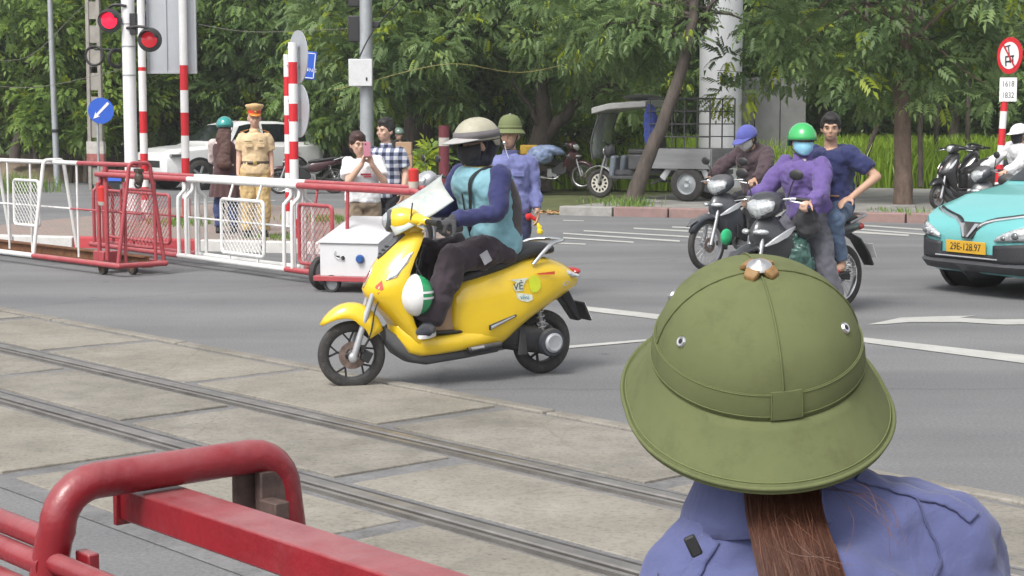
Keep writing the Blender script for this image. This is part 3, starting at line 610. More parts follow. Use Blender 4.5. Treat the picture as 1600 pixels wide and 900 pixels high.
# ================================================================ TWO-WHEELERS
def wheel(parent, c, axis, r, tr, spokes, rimmat, kind='alloy', disc=True, side=-1, steer=None):
    """wheel part with sub-parts; c in parent's frame"""
    c = V(c); ax = V(axis).normalized()
    def pr(rr, h): return (rr, h)
    m = MB(); k = 12; prof = [(r - tr + tr * math.cos(2 * math.pi * i / k) * 1.0, tr * 1.05 * math.sin(2 * math.pi * i / k)) for i in range(k)]
    # squarer tread
    prof = [(r - tr + tr * math.copysign(abs(math.cos(q)) ** .75, math.cos(q)), tr * .95 * math.copysign(abs(math.sin(q)) ** .75, math.sin(q))) for q in [2 * math.pi * i / 16 for i in range(16)]]
    m.lathe(prof, c, ax, 44, closed=True); w = m.build('wheel', rubber, parent, sm=60)
    rr = r - 2 * tr + .012
    m = MB(); m.lathe([(rr, -.028), (rr + .012, -.03), (rr + .012, .03), (rr, .028), (rr - .012, .02), (rr - .014, 0), (rr - .012, -.02)], c, ax, 44, closed=True); m.build('rim', rimmat, w)
    x = ax.orthogonal().normalized(); y = ax.cross(x); m = MB()
    if kind == 'alloy':
        for i in range(spokes):
            a = 2 * math.pi * i / spokes + .3; d = x * math.cos(a) + y * math.sin(a)
            mid = c + d * rr * .6
            m.bar(c + d * .02, mid, .014, .022, ax)
            for s in (-1, 1):
                a2 = a + s * .26; d2 = x * math.cos(a2) + y * math.sin(a2); m.bar(mid - d * .005, c + d2 * rr, .011, .018, ax)
    else:
        for i in range(spokes):
            a = 2 * math.pi * i / spokes; d = x * math.cos(a) + y * math.sin(a); a2 = a + (.5 if i % 2 else -.5); d2 = x * math.cos(a2) + y * math.sin(a2)
            m.tube([c + d2 * .045 + ax * (.022 if i % 4 < 2 else -.022), c + d * rr], .0022, 4)
    m.build('spokes', rimmat if kind == 'alloy' else chrome, w)
    m = MB(); m.lathe([(.012, -.06), (.035, -.05), (.045, -.03), (.045, .03), (.035, .05), (.012, .06)], c, ax, 18); m.build('hub', blackpl if kind == 'alloy' else steel, w)
    if disc:
        m = MB(); d0 = ax * .045 * side
        prof = [(.045, 0), (.085, 0), (.085, .004), (.045, .004)]; m.lathe(prof, c + d0, ax * side, 28, closed=True)
        for i in range(6):
            a = i * math.pi / 3; d = x * math.cos(a) + y * math.sin(a); m.bar(c + d0 + d * .03, c + d0 + d * .06, .01, .004, ax)
        m.build('brake_disc', rusty, w)
    return w
def hull(name, secs, mat, parent, n=22, e=2.6, sub=0):
    """secs: (x, halfwidth, z0, z1[, e])"""
    m = MB(); m.loft([sell(s[0], s[1], s[2], s[3], n, s[4] if len(s) > 4 else e) for s in secs]); return m.build(name, mat, parent, sm=50, sub=sub)
def mirror(parent, base, elbow, c, nrm, mat=blackpl):
    m = MB(); m.tube(spl([base, elbow, c], 5), .006, 6); o = m.build('mirror', mat, parent)
    m = MB(); nn = V(nrm).normalized(); q = nn.to_track_quat('Z', 'Y').to_matrix()
    m.ell(c, (.066, .046, .018), 18, 8, q); m.build('mirror_housing', mat, o)
    m = MB(); m.lathe([(.001, 0), (.042, 0), (.042, .003), (.001, .003)], V(c) + nn * .0165, nn, 18); m.build('mirror_glass', chrome, o)

# ---------------------------------------------------------------- the step-through scooter
def scooter(label, loc, rz, paintm, hero=False, steer=R(17), name='scooter', group=None, rimm=blackpl):
    t = thing(name, label, 'scooter', loc, rz, group)
    # frame: x runs from front contact to rear, y to the scooter's right, z up
    SA = Matrix.Translation((.16, 0, 0)) @ Matrix.Rotation(-steer, 4, 'Z') @ Matrix.Translation((-.16, 0, 0))
    # steering column leans back: turn everything on it about a vertical through the head tube
    fa = SA.to_3x3() @ V((0, 1, 0)); fc = SA @ V((0, 0, .21))
    wheel(t, fc, fa, .21, .034, 5, rimm, disc=True, side=-1)
    wheel(t, (1.345, 0, .21), (0, 1, 0), .21, .040, 5, rimm, disc=False)
    m = MB(); m.T = SA
    for s in (-1, 1):
        m.tube([(0.0, s * .078, .19), (.07, s * .078, .42), (.13, s * .07, .60)], [.022, .019, .017], 12)
        m.ell((0.0, s * .078, .20), (.03, .022, .034))
    m.build('fork', silverpl, t)
    m = MB(); m.T = SA; m.box((.085, -.062, .205), (.06, .035, .07), Matrix.Rotation(.5, 3, 'Y')); m.box((.06, -.064, .25), (.03, .03, .05)); m.build('brake_caliper', blackpl, t, bev=.006)
    m = MB(); m.T = SA; m.tube(spl([(.06, -.085, .23), (.11, -.09, .36), (.14, -.08, .5), (.2, -.06, .62)], 6), .005, 6); m.build('brake_hose', blackm, t)
    # front mudguard
    m = MB(); m.T = SA; rings = []
    for i in range(13):
        q = i / 12; a = lerp(R(148), R(28), q); rad = .243 + .028 * math.sin(q * math.pi) + .045 * (1 - q) ** 3; hw = interp([(0, .03), (.1, .066), (.35, .096), (.75, .1), (1, .085)], q)
        cx = .012 + math.cos(a) * rad * .84; cz = .245 + math.sin(a) * rad * 1.03; dr = V((math.cos(a), 0, math.sin(a)))
        dep = interp([(0, .015), (.2, .06), (.6, .12), (1, .10)], q)
        ring = []
        for j in range(13):
            f = j / 12 * 2 - 1; ring.append(V((cx, 0, cz)) + V((0, hw * math.copysign(abs(f) ** .8, f), 0)) - dr * dep * abs(f) ** 3.2)
        rings.append(ring)
    m.loft(rings, caps=False, ring_closed=False); m.build('front_mudguard', paintm, t, sm=70, solid=.008)
    # leg shield: wide front apron; rings along its height
    m = MB(); rings = []
    #      z     xfront  xedge  halfwidth
    tab = [(.215, .375, .41, .14), (.30, .31, .362, .165), (.40, .235, .32, .176), (.50, .145, .286, .18), (.56, .085, .272, .180), (.60, .072, .262, .186), (.66, .098, .266, .188), (.73, .138, .290, .182), (.80, .190, .325, .165), (.87, .262, .372, .140), (.92, .320, .405, .115), (.955, .365, .425, .085)]
    for z, xf, xe, hw in tab:
        ring = []
        for j in range(17):
            f = j / 16 * 2 - 1; ring.append(V((xf + (xe - xf) * abs(f) ** 2.0, hw * math.sin(f * math.pi / 2) ** 1 if False else hw * f * (1.25 - .25 * f * f), z + .02 * (1 - abs(f)))))
        for j in range(16, -1, -1):
            f = j / 16 * 2 - 1; ring.append(V((max(xe + .02, xf + .085) + .02 * (1 - abs(f)), hw * .97 * f, z)))
        rings.append(ring)
    m.loft(rings); sh = m.build('leg_shield', paintm, t, sm=55)
    # inner dark shield
    m = MB(); m.loft([[V((x + .012, -w, z)), V((x + .05, -w * .8, z)), V((x + .05, w * .8, z)), V((x + .012, w, z))] for x, w, z in [(.33, .12, .33), (.335, .15, .45), (.325, .165, .58), (.345, .155, .72), (.42, .10, .88)]]); m.build('inner_shield', blackpl if hero else blackpl, t, bev=.01)
    # apron to floor: side rails sweeping to floorboard
    m = MB(); secs = [(.265, .075, .30, .40), (.33, .135, .205, .37), (.40, .165, .185, .325), (.50, .178, .190, .315), (.64, .182, .200, .325), (.78, .182, .215, .34), (.93, .178, .235, .36), (.98, .16, .25, .36)]
    hull('floor_tub', secs, paintm, t, e=4)
    m = MB(); m.box((.585, 0, .332), (.37, .30, .018)); m.build('floor_mat', blackpl, t, bev=.008)
    hull('belly_pan', [(.20, .05, .28, .38), (.27, .085, .20, .33), (.36, .11, .145, .24), (.46, .13, .125, .215), (.70, .135, .145, .23), (.96, .12, .17, .25)], darkpl if not hero else M('belly_grey', (.075, .078, .085), .5, var=.15, dirt=.4, dcol=(.15, .14, .13)), t, e=3)
    # rear body
    secs = [(.610, .115, .34, .585, 3), (.635, .150, .30, .625, 3), (.72, .172, .215, .655, 3.6), (.82, .190, .20, .685, 3.6), (.92, .202, .215, .715, 3.3), (.97, .206, .205, .73, 3.2), (1.03, .209, .255, .745, 3.2), (1.12, .210, .325, .768, 3.0), (1.22, .205, .385, .782, 2.8), (1.32, .192, .44, .778, 2.7), (1.42, .168, .485, .750, 2.5), (1.51, .13, .53, .705, 2.3), (1.575, .085, .56, .655, 2.2), (1.605, .03, .58, .62, 2.2)]
    rb = hull('rear_body', secs, paintm, t, n=30, sub=1)
    # seat
    secs = [(.66, .075, .60, .665, 2.6), (.70, .105, .61, .695, 2.8), (.80, .135, .64, .735, 3), (.92, .15, .675, .765, 3), (1.02, .152, .705, .79, 3), (1.10, .15, .74, .83, 3), (1.18, .148, .765, .865, 3), (1.28, .138, .78, .872, 3), (1.37, .115, .785, .86, 2.6), (1.405, .075, .79, .84, 2.4)]
    hull('seat', secs, seatm, t, sub=1)
    m = MB(); pts = [(1.17, -.185, .735), (1.24, -.178, .80), (1.33, -.16, .862), (1.44, -.10, .875), (1.47, 0, .876), (1.44, .10, .875), (1.33, .16, .862), (1.24, .178, .80), (1.17, .185, .735)]
    m.tube(spl(pts, 6), .0135, 10); m.build('grab_rail', chrome, t)
    # tail light, indicator, tail mudguard, plate
    m = MB(); m.ell((1.575, 0, .665), (.045, .09, .028)); m.build('tail_light', lens_red, t)
    for s in (-1, 1):
        m = MB(); m.ell((1.47, s * .128, .662), (.085, .02, .018), rot=Matrix.Rotation(.28, 3, 'Y') @ Matrix.Rotation(s * .33, 3, 'Z')); m.build('rear_indicator', lens, t)
    m = MB(); m.loft([[V((1.40, -.06, .56)), V((1.40, .06, .56)), V((1.50, .07, .575)), V((1.50, -.07, .575))], [V((1.50, -.055, .46)), V((1.50, .055, .46)), V((1.565, .06, .47)), V((1.565, -.06, .47))], [V((1.59, -.05, .335)), V((1.59, .05, .335)), V((1.63, .05, .34)), V((1.63, -.05, .34))]]); m.build('rear_mudguard', blackpl, t, bev=.012)
    m = MB(); m.box((1.645, 0, .40), (.012, .175, .135), Matrix.Rotation(-.45, 3, 'Y')); pl = m.build('plate_holder', blackpl, t); m = MB(); m.box((1.6525, 0, .4035), (.004, .17, .13), Matrix.Rotation(-.45, 3, 'Y')); m.build('number_plate', signwhite, pl)
    # swing unit, CVT case, shock, exhaust heat shield
    hull('engine_case', [(.96, .05, .23, .33), (1.02, .07, .19, .36), (1.12, .075, .17, .345), (1.25, .072, .15, .325), (1.36, .07, .125, .30), (1.43, .05, .15, .27)], blackpl, t, n=18, e=3).location = (0, -.07, 0)
    m = MB(); m.lathe([(.001, 0), (.088, 0), (.094, .02), (.085, .045), (.001, .05)], (1.33, -.13, .222), (0, -1, 0), 28); m.build('drive_cover', darkpl, t)
    m = MB(); m.lathe([(.001, 0), (.062, 0), (.064, .01), (.05, .02), (.034, .016), (.001, .018)], (1.33, -.178, .222), (0, -1, 0), 28); m.build('cover_cap', silverpl, t)
    m = MB(); m.loft([[V((1.07 + .02 * k, -.165 - .012 * math.sin(k * 1.5), .16)), V((1.12 + .02 * k, -.175, .16)), V((1.13, -.15, .33)), V((1.10, -.15, .33))] for k in (0, 1)]); m.build('stand_bracket', blackpl, t)
    m = MB(); hx = []
    for i in range(56): q = i / 55; hx.append(V((1.285 - .045 * q, -.115, .30 + .23 * q)) + V((math.cos(q * 44) * .026, math.sin(q * 44) * .026, 0)))
    m.tube(hx, .0055, 5); m.cyl((1.29, -.115, .28), (1.235, -.115, .55), .012); m.build('shock_absorber', M('spring_grey', (.36, .36, .37), .4, .5), t)
    m = MB(); m.tube(spl([(1.0, .09, .2), (1.15, .13, .2), (1.3, .14, .24), (1.5, .14, .28)], 5), [.03] * 3 + [.045] * 13, 12); m.build('exhaust', steel, t)
    m = MB(); m.loft([[V((1.16 + .06 * k, sgn * .055, .43 + .02 * k)) for sgn in (-1, 1)] + [V((1.16 + .06 * k, sgn * .055, .445 + .02 * k)) for sgn in (1, -1)] for k in range(6)]); m.build('hugger', blackpl, t)
    for s in ():
        m = MB(); m.tube(spl([(.645, s * .176, .40), (.66, s * .182, .34), (.75, s * .1905, .30), (.88, s * .204, .275), (.965, s * .209, .262)], 5), .0028, 5); m.build('panel_gap', blackm, rb)
    # footpeg folded
    for s in (-1, 1):
        m = MB(); m.tube([(.70, s * .185, .212), (.78, s * .195, .222), (.93, s * .195, .238)], [.022, .026, .02], 10); m.build('footpeg', blackpl, t)
        m = MB(); m.cyl((.715, s * .2, .224), (.80, s * .208, .232), .013); m.build('footpeg_rubber', steel, t)
    # side vent trims
    for s in (-1, 1):
        m = MB(); m.loft([[V((.845 + .19 * k, s * (.193 + .010 * k), .368 + .06 * k - w * (1 - .6 * k))) for w in (0, .034)] + [V((.845 + .19 * k, s * (.207 + .010 * k), .368 + .06 * k - w * (1 - .6 * k))) for w in (.034, 0)] for k in (0, .5, 1)]); v = m.build('side_vent', blackpl, t, bev=.004)
        m = MB(); m.loft([[V((.855 + .165 * k, s * (.204 + .011 * k), .362 + .059 * k - w * (1 - .65 * k))) for w in (0, .02)] + [V((.855 + .165 * k, s * (.212 + .011 * k), .362 + .059 * k - w * (1 - .65 * k))) for w in (.02, 0)] for k in (0, .5, 1)]); m.build('vent_trim', silverpl, v, bev=.003)
    # handlebar cowl, headlamp, grips
    H = Matrix.Translation((.42, 0, 0)) @ Matrix.Rotation(-steer, 4, 'Z') @ Matrix.Translation((-.42, 0, 0))
    def tr(o): o.matrix_basis = H; return o
    m = MB(); m.tube([(.36, 0, .88), (.40, 0, .96), (.425, 0, 1.01)], [.075, .065, .06], 16); tr(m.build('column_cover', paintm, t))
    m = MB(); secs = [(.255, .06, .985, 1.075), (.285, .092, .955, 1.105), (.34, .115, .955, 1.115), (.42, .12, .985, 1.105), (.48, .10, 1.0, 1.085), (.52, .06, 1.01, 1.065)]
    m.loft([sell(*q, 20, 2.4) for q in [(a, b, c, d) for a, b, c, d in secs]]); cw = tr(m.build('handlebar_cowl', paintm, t, sm=60))
    for s in (-1, 1):
        m = MB(); m.loft([[V((x + c * rx, s * y, z + q * rz2)) for c, q in [(math.cos(i * .6283), math.sin(i * .6283)) for i in range(10)]] for x, y, z, rx, rz2 in [(.40, .08, 1.045, .06, .045), (.43, .15, 1.04, .05, .035), (.46, .20, 1.035, .035, .025), (.475, .225, 1.033, .02, .02)]]); tr(m.build('cowl_wing', paintm, t, sm=60))
        m = MB(); m.cyl((.465, s * .22, 1.033), (.51, s * .345, 1.028), .018, n=12); m.cyl((.508, s * .34, 1.028), (.512, s * .352, 1.028), .021, n=12); tr(m.build('grip', blackm, t))
        m = MB(); m.tube(spl([(.44, s * .20, 1.02), (.405, s * .24, 1.01), (.43, s * .35, 1.0)], 5), [.009] * 10 + [.008], 8); tr(m.build('brake_lever', chrome, t))
    m = MB(); m.lathe([(.001, .03), (.045, .025), (.068, .008), (.074, -.02), (.06, -.04)], (.262, 0, 1.03), (-1, 0, .12), 28); tr(m.build('headlamp_bezel', darkpl, t))
    m = MB(); m.lathe([(.001, .04), (.03, .036), (.05, .02), (.052, .0)], (.258, 0, 1.03), (-1, 0, .12), 24); tr(m.build('headlamp', lens, t))
    # black nose grille on the apron, indicators, emblem
    def apron(f, z):
        xf = interp([(a, b) for a, b, c, d in tab], z); xe = interp([(a, c) for a, b, c, d in tab], z); hw = interp([(a, d) for a, b, c, d in tab], z)
        return V((xf + (xe - xf) * abs(f) ** 2, hw * f * (1.25 - .25 * f * f), z + .02 * (1 - abs(f))))
    def patch(name, poly, mat, lift=.006, par=sh):
        pts = [apron(f, z) for f, z in poly]; c = sum(pts, V()) / len(pts); nn = V()
        for i in range(len(pts)): nn += (pts[i] - c).cross(pts[(i + 1) % len(pts)] - c)
        nn.normalize()
        if nn.x > 0: nn = -nn
        m = MB(); m.loft([[p - nn * .012 for p in pts], [p + nn * lift for p in pts]]); return m.build(name, mat, par, bev=.002)
    patch('nose_grille', [(-.30, .93), (.30, .93), (.24, .88), (.12, .80), (0, .775), (-.12, .80), (-.24, .88)], darkpl, .014)
    for k in range(3): patch('grille_bar', [(-.1 - .02 * k, .80 + .022 * k), (.1 + .02 * k, .80 + .022 * k), (.1 + .02 * k, .807 + .022 * k), (-.1 - .02 * k, .807 + .022 * k)], blackm, .018)
    for s in (-1, 1):
        i1 = patch('indicator_surround', [(s * .60, .665), (s * .80, .69), (s * .93, .78), (s * .95, .845), (s * .86, .835), (s * .70, .765), (s * .60, .70)], silverpl, .007)
        patch('front_indicator', [(s * .64, .675), (s * .79, .70), (s * .90, .78), (s * .925, .83), (s * .86, .82), (s * .72, .76), (s * .64, .70)], lens, .014)
    patch('emblem', [(-.07, .665), (-.02, .615), (0, .60), (.02, .615), (.07, .665), (.06, .70), (.0, .735), (-.06, .70)], chrome, .010)
    patch('emblem_core', [(-.035, .665), (0, .628), (.035, .665), (0, .71)], M('emblem_red', (.30, .08, .07), .4), .014)
    if hero:
        patch('flag_sticker', [(-.60, .615), (-.47, .578), (-.38, .625), (-.50, .668)], M('sticker_red', (.55, .10, .07), .5), .004)
        patch('star', [(-.50, .632), (-.475, .624), (-.488, .608), (-.512, .616)], M('star_yellow', (.8, .6, .25), .5), .0065)
    # cowl front: wrapped map / clear sleeve over a small flyscreen (hero only)
    return t, sh, H, tr
SC_R = math.atan2(.6653, 1.164); SC_O = V((-.975, 10.349, 0))
hero, hero_shield, HH, htr = scooter('bright yellow electric scooter crossing the tracks with its rider', SC_O, SC_R, yellow, hero=True)
# near-side stickers on the hero's body
def side_T(x, z, ang=0, yy=-.207):
    return frame((x, yy, z), (math.cos(ang), 0, math.sin(ang)), (-math.sin(ang), 0, math.cos(ang)))
rbody = [c for c in hero.children if c.name.startswith('rear_body')][0]
pale = M('sticker_pale', (.62, .66, .55), .5, var=.2, scale=60); lime = M('sticker_lime', (.55, .62, .03), .5)
def decal(name, poly, mat, y=-.2105, th=.003):
    m = MB(); m.loft([[V((x, y - .000 + k * th - .004 * 0, z)) for x, z in poly] for k in (0, 1)]); return m.build(name, mat, rbody)
decal('sticker_backing', [(.985, .648), (1.07, .652), (1.125, .655), (1.10, .635), (1.085, .60), (1.09, .575), (1.03, .572), (1.01, .60), (1.04, .63)], pale, -.2115)
decal('sticker_backing', [(1.035, .565), (1.10, .555), (1.15, .545), (1.155, .515), (1.12, .50), (1.07, .51), (1.04, .53)], pale, -.2115)
decal('sticker_badge', [(1.125, .645), (1.15, .668), (1.185, .662), (1.21, .635), (1.215, .59), (1.19, .56), (1.15, .56), (1.13, .59)], lime, -.2112)
text('sticker_lettering', 'VẺ', .062, M('sticker_black', (.03, .035, .02), .5), rbody, side_T(1.05, .602, .05, -.2128), .001)
text('sticker_lettering', 'vivu', .04, M('sticker_blue', (.12, .3, .4), .5), rbody, side_T(1.095, .532, -.02, -.2128), .001)
decal('red_strip', [(1.185, .680), (1.205, .671), (1.32, .668), (1.32, .688)], M('strip_red', (.6, .08, .03), .45), -.2085)
text('maker_lettering', 'EVO', .035, silverpl, rbody, side_T(1.40, .585, .45, -.168), .001, 1.8)
# flyscreen wrapped with a map sheet
mapm = M('map_paper', (.44, .46, .43), .45, var=.3, scale=3.5, dirt=1.0, dcol=(.12, .32, .34), coat=.4)
m = MB(); rings = []
for i in range(9):
    q = i / 8; c = V((.25, 0, 1.03)).lerp(V((.60, 0, 1.245)), q); hw = lerp(.115, .185, q ** .7)
    rings.append([c + V((.035 * (abs(f) ** 2) + .02 * math.sin(q * 3), hw * f, .03 * (1 - f * f) * (1 - .3 * q) - .01 + .075 * f)) for f in [j / 10 * 2 - 1 for j in range(11)]])
m.loft(rings, caps=False, ring_closed=False); o = htr(m.build('flyscreen', mapm, hero, sm=60, solid=.006)); o['label'] = 'flyscreen wrapped in a pale map sheet under clear plastic'
m = MB(); m.bar((.375, -.135, 1.04), (.39, -.125, 1.145), .02, .006, (1, 0, 0)); htr(m.build('screen_clip', blackpl, hero))
m = MB(); m.tube(spl([(.30, .05, .93), (.40, -.02, .90), (.44, -.05, .80), (.43, -.06, .72)], 5), .006, 6); m.build('bag_hook_strap', blackm, hero)
# things carried on the floorboard
GP = Matrix.Translation(SC_O) @ Matrix.Rotation(SC_R, 4, 'Z')
card = M('cardboard', (.36, .24, .15), .85, var=.12, scale=6, dirt=.35, dcol=(.3, .1, .07))
bx = thing('cardboard_box', 'brown cardboard box standing on the yellow scooter floorboard', 'box', GP @ V((.56, 0, .342)), SC_R)
MB().box((0, 0, .12), (.16, .24, .24)).build('carton', card, bx, bev=.006)
MB().box((0, 0, .2415), (.05, .242, .002)).build('packing_tape', M('tape', (.45, .3, .16), .3), bx)
hl = thing('helmet', 'green and white striped helmet hanging inside the yellow scooter leg shield', 'helmet', GP @ V((.35, -.165, .475)), SC_R)
gw = M('helmet_green', (.015, .28, .10), .25, var=.06, coat=.8)
def domegrid(mb, c, r, th0, th1, ph0, ph1, n=18, k=10, rot=None):
    rings = []
    for i in range(k + 1):
        th = lerp(th0, th1, i / k); rings.append([V(c) + (rot or Matrix.Identity(3)) @ V((r[0] * math.sin(th) * math.cos(ph), r[1] * math.sin(th) * math.sin(ph), r[2] * math.cos(th))) for ph in [lerp(ph0, ph1, j / n) for j in range(n + 1)]])
    mb.loft(rings, caps=False, ring_closed=False)
m = MB(); m.ell((0, 0, .105), (.102, .125, .128), 24, 16); hs_ = m.build('shell', gw, hl, sm=180)
m = MB(); domegrid(m, (0, 0, .105), (.106, .129, .132), R(5), R(175), R(130), R(262)); m.build('white_panel', M('helmet_white', (.7, .7, .7), .3, coat=.6), hs_, sm=180)
for z in (-.012, .022):
    m = MB(); domegrid(m, (0, 0, .105), (.105, .128, .131), R(86) - z * 8, R(92) - z * 8, R(262), R(400), 20, 2); m.build('stripe', M('helmet_white', (.7, .7, .7)), hs_, sm=180)
m = MB(); m.tube(spl([(.03, -.03, .21), (.0, 0, .29), (.02, .02, .33)], 4), .006, 6); m.build('chin_strap', blackm, hl)

# ---------------------------------------------------------------- underbone motorbike
def underbone(label, loc, rz, body=darkpl, steer=0.0, accent=silverpl, group=None, basket=False, detail=True):
    t = thing('motorbike', label, 'motorbike', loc, rz, group); r = .285; WB = 1.22
    SA = Matrix.Translation((.2, 0, 0)) @ Matrix.Rotation(-steer, 4, 'Z') @ Matrix.Translation((-.2, 0, 0))
    wheel(t, SA @ V((0, 0, r)), SA.to_3x3() @ V((0, 1, 0)), r, .034, 28, steel, 'wire', True, -1)
    wheel(t, (WB, 0, r), (0, 1, 0), r, .038, 28, chrome, 'wire', False)
    def b(m, name, mat, **k): o = m.build(name, mat, t, **k); return o
    m = MB(); m.T = SA
    for s in (-1, 1): m.tube([(0, s * .062, r), (.07, s * .062, .5), (.13, s * .055, .68)], [.026, .024, .018], 12)
    b(m, 'fork', steel)
    m = MB(); m.T = SA; rings = []
    for i in range(13):
        q = i / 12; a = lerp(R(150), R(-12), q); rad = .325; hw = interp([(0, .03), (.2, .06), (.6, .07), (1, .055)], q); dr = V((math.cos(a), 0, math.sin(a)))
        rings.append([V((0, 0, r)) + dr * (rad + .02 * math.sin(q * 3) - .05 * abs(f) ** 3) + V((0, hw * f, 0)) for f in [j / 8 * 2 - 1 for j in range(9)]])
    m.loft(rings, caps=False, ring_closed=False); m.tube([(-.2, 0, .565), (-.31, 0, .50)], [.05, .015], 10, sq=.35); b(m, 'front_mudguard', body, sm=70, solid=.006)
    # leg shield / fairing
    m = MB(); rings = []
    tabu = [(.36, .29, .43, .11), (.46, .19, .41, .17), (.56, .11, .38, .205), (.65, .065, .35, .205), (.73, .06, .31, .175), (.79, .10, .29, .12), (.85, .16, .28, .07)]
    for z, xf, xe, hw in tabu:
        ring = [V((xf + (xe - xf) * abs(f) ** 1.7, hw * f, z)) for f in [j / 14 * 2 - 1 for j in range(15)]] + [V((xe + .035, hw * .9 * f, z - .01)) for f in [1 - j / 14 * 2 for j in range(15)]]
        rings.append(ring)
    m.loft(rings); b(m, 'leg_shield', body, sm=50)
    for s in (-1, 1):
        m = MB(); m.loft([[V((x, s * (w - .012), z)), V((x, s * (w + .008), z)), V((x, s * (w + .004), z + h)), V((x, s * (w - .016), z + h))] for x, w, z, h in [(.13, .10, .60, .014), (.20, .155, .63, .05), (.30, .195, .68, .06), (.40, .19, .755, .012)]]); b(m, 'side_flash', accent, bev=.004)
        m = MB(); m.loft([[V((x, s * .15, z)), V((x, s * .172, z)), V((x, s * .165, z + h)), V((x, s * .145, z + h))] for x, z, h in [(.33, .36, .30), (.45, .31, .28), (.60, .33, .16), (.68, .36, .08)]]); b(m, 'lower_cowl', blackpl if detail else body, bev=.01)
        m = MB(); m.ell((.09, s * .085, .725), (.035, .07, .024), rot=Matrix.Rotation(-s * .7, 3, 'Z')); b(m, 'front_indicator', lens, sm=60)
    m = MB(); secs = [(.24, .10, .50, .66), (.40, .05, .48, .62), (.58, .06, .47, .64), (.66, .08, .46, .72)]; m.loft([sell(*q, 14, 2.6) for q in secs]); b(m, 'centre_tunnel', blackpl, sm=50)
    # engine
    m = MB(); m.tube([(.44, 0, .42), (.62, 0, .40)], [.07, .075], 14); m.box((.68, 0, .35), (.24, .22, .2)); m.lathe([(.001, 0), (.09, 0), (.085, .03), (.001, .035)], (.66, -.11, .34), (0, -1, 0), 20); b(m, 'engine', steel, bev=.02)
    m = MB(); m.tube(spl([(.50, .08, .33), (.60, .12, .22), (.85, .14, .24), (1.05, .15, .27), (1.42, .16, .36)], 5), [.02] * 10 + [.042] * 10 + [.035], 12); b(m, 'exhaust', steel)
    m = MB(); m.loft([[V((x, -.085, z - .03)), V((x, -.06, z - .03)), V((x, -.06, z + .03)), V((x, -.085, z + .03))] for x, z in [(.70, .36), (WB + .05, r)]]); b(m, 'chain_case', blackpl, bev=.01)
    for s in (-1, 1):
        m = MB(); hx = [V((WB + .01 - .13 * q, s * .10, .33 + .32 * q)) + V((math.cos(q * 50) * .026, math.sin(q * 50) * .026, 0)) for q in [i / 50 for i in range(51)]]; m.tube(hx, .006, 5); b(m, 'shock_absorber', chrome)
        m = MB(); m.cyl((.66, s * .11, .255), (.66, s * .23, .25), .014); b(m, 'footpeg', blackm)
        m = MB(); m.cyl((.98, s * .09, .36), (.96, s * .20, .36), .012); b(m, 'rear_footpeg', blackm)
    # tail body
    hull('side_panel', [(.60, .06, .52, .66), (.70, .10, .47, .72), (.85, .115, .48, .745), (1.0, .12, .55, .76), (1.15, .115, .62, .775), (1.30, .095, .66, .785), (1.42, .06, .68, .775), (1.47, .03, .70, .75)], body, t, sub=1)
    hull('seat', [(.62, .07, .69, .735), (.70, .10, .70, .765), (.85, .125, .715, .785), (1.0, .13, .735, .80), (1.15, .125, .76, .83), (1.30, .115, .775, .835), (1.38, .09, .78, .82)], seatm, t, e=3, sub=1)
    m = MB(); m.tube(spl([(1.2, -.12, .76), (1.38, -.12, .81), (1.48, -.06, .825), (1.48, .06, .825), (1.38, .12, .81), (1.2, .12, .76)], 5), .012, 8); b(m, 'grab_rail', steel)
    m = MB(); m.ell((1.46, 0, .72), (.04, .07, .035)); b(m, 'tail_light', lens_red)
    m = MB(); m.loft([[V((x, -w, z)), V((x, w, z)), V((x + .02, w, z + .012)), V((x + .02, -w, z + .012))] for x, w, z in [(1.28, .05, .66), (1.42, .06, .60), (1.54, .06, .47), (1.62, .05, .36)]]); b(m, 'rear_mudguard', blackpl, bev=.004)
    m = MB(); m.box((1.585, 0, .50), (.006, .19, .14), Matrix.Rotation(-.45, 3, 'Y')); b(m, 'number_plate', signwhite)
    # handlebar unit
    H = Matrix.Translation((.27, 0, 0)) @ Matrix.Rotation(-steer, 4, 'Z') @ Matrix.Translation((-.27, 0, 0))
    def bb(m, name, mat, **k): o = m.build(name, mat, t, **k); o.matrix_basis = H; return o
    m = MB(); m.cyl((.20, 0, .80), (.28, 0, .99), .035); m.loft([sell(*q, 18, 2.4) for q in [(.112, .07, .85, .975), (.145, .12, .83, 1.015), (.20, .155, .84, 1.05), (.27, .155, .88, 1.06), (.33, .10, .94, 1.02), (.36, .05, .955, 1.0)]]); bb(m, 'handlebar_cowl', body, sm=55)
    m = MB(); rings = []
    for z, xo, hw in [(.835, .135, .05), (.865, .102, .10), (.91, .085, .135), (.95, .098, .14), (.985, .125, .10)]:
        rings.append([V((xo + .07 * f * f - .008, hw * f, z + .012 * abs(f))) for f in [j / 10 * 2 - 1 for j in range(11)]])
    m.loft(rings, caps=False, ring_closed=False); bb(m, 'headlight', lens, sm=70, solid=.012)
    m = MB(); m.box((.098, 0, .93), (.01, .016, .07)); bb(m, 'headlight_rib', blackpl)
    for s in (-1, 1):
        m = MB(); m.tube(spl([(.27, s * .10, .985), (.30, s * .22, 1.0), (.35, s * .34, .985)], 5), .011, 8); bb(m, 'handlebar', steel)
        m = MB(); m.cyl((.315, s * .245, .999), (.352, s * .35, .984), .018, n=12); bb(m, 'grip', blackm)
        m = MB(); m.tube(spl([(.29, s * .2, .985), (.255, s * .24, .98), (.29, s * .35, .965)], 4), .007, 6); bb(m, 'brake_lever', chrome)
    ob = [c for c in t.children]
    for s in (-1, 1):
        k0 = len(t.children); mirror(t, (.29, s * .18, 1.0), (.29, s * .21, 1.10), (.27, s * .27, 1.20), (.95, s * -.1, .1)); t.children[-1] if False else None
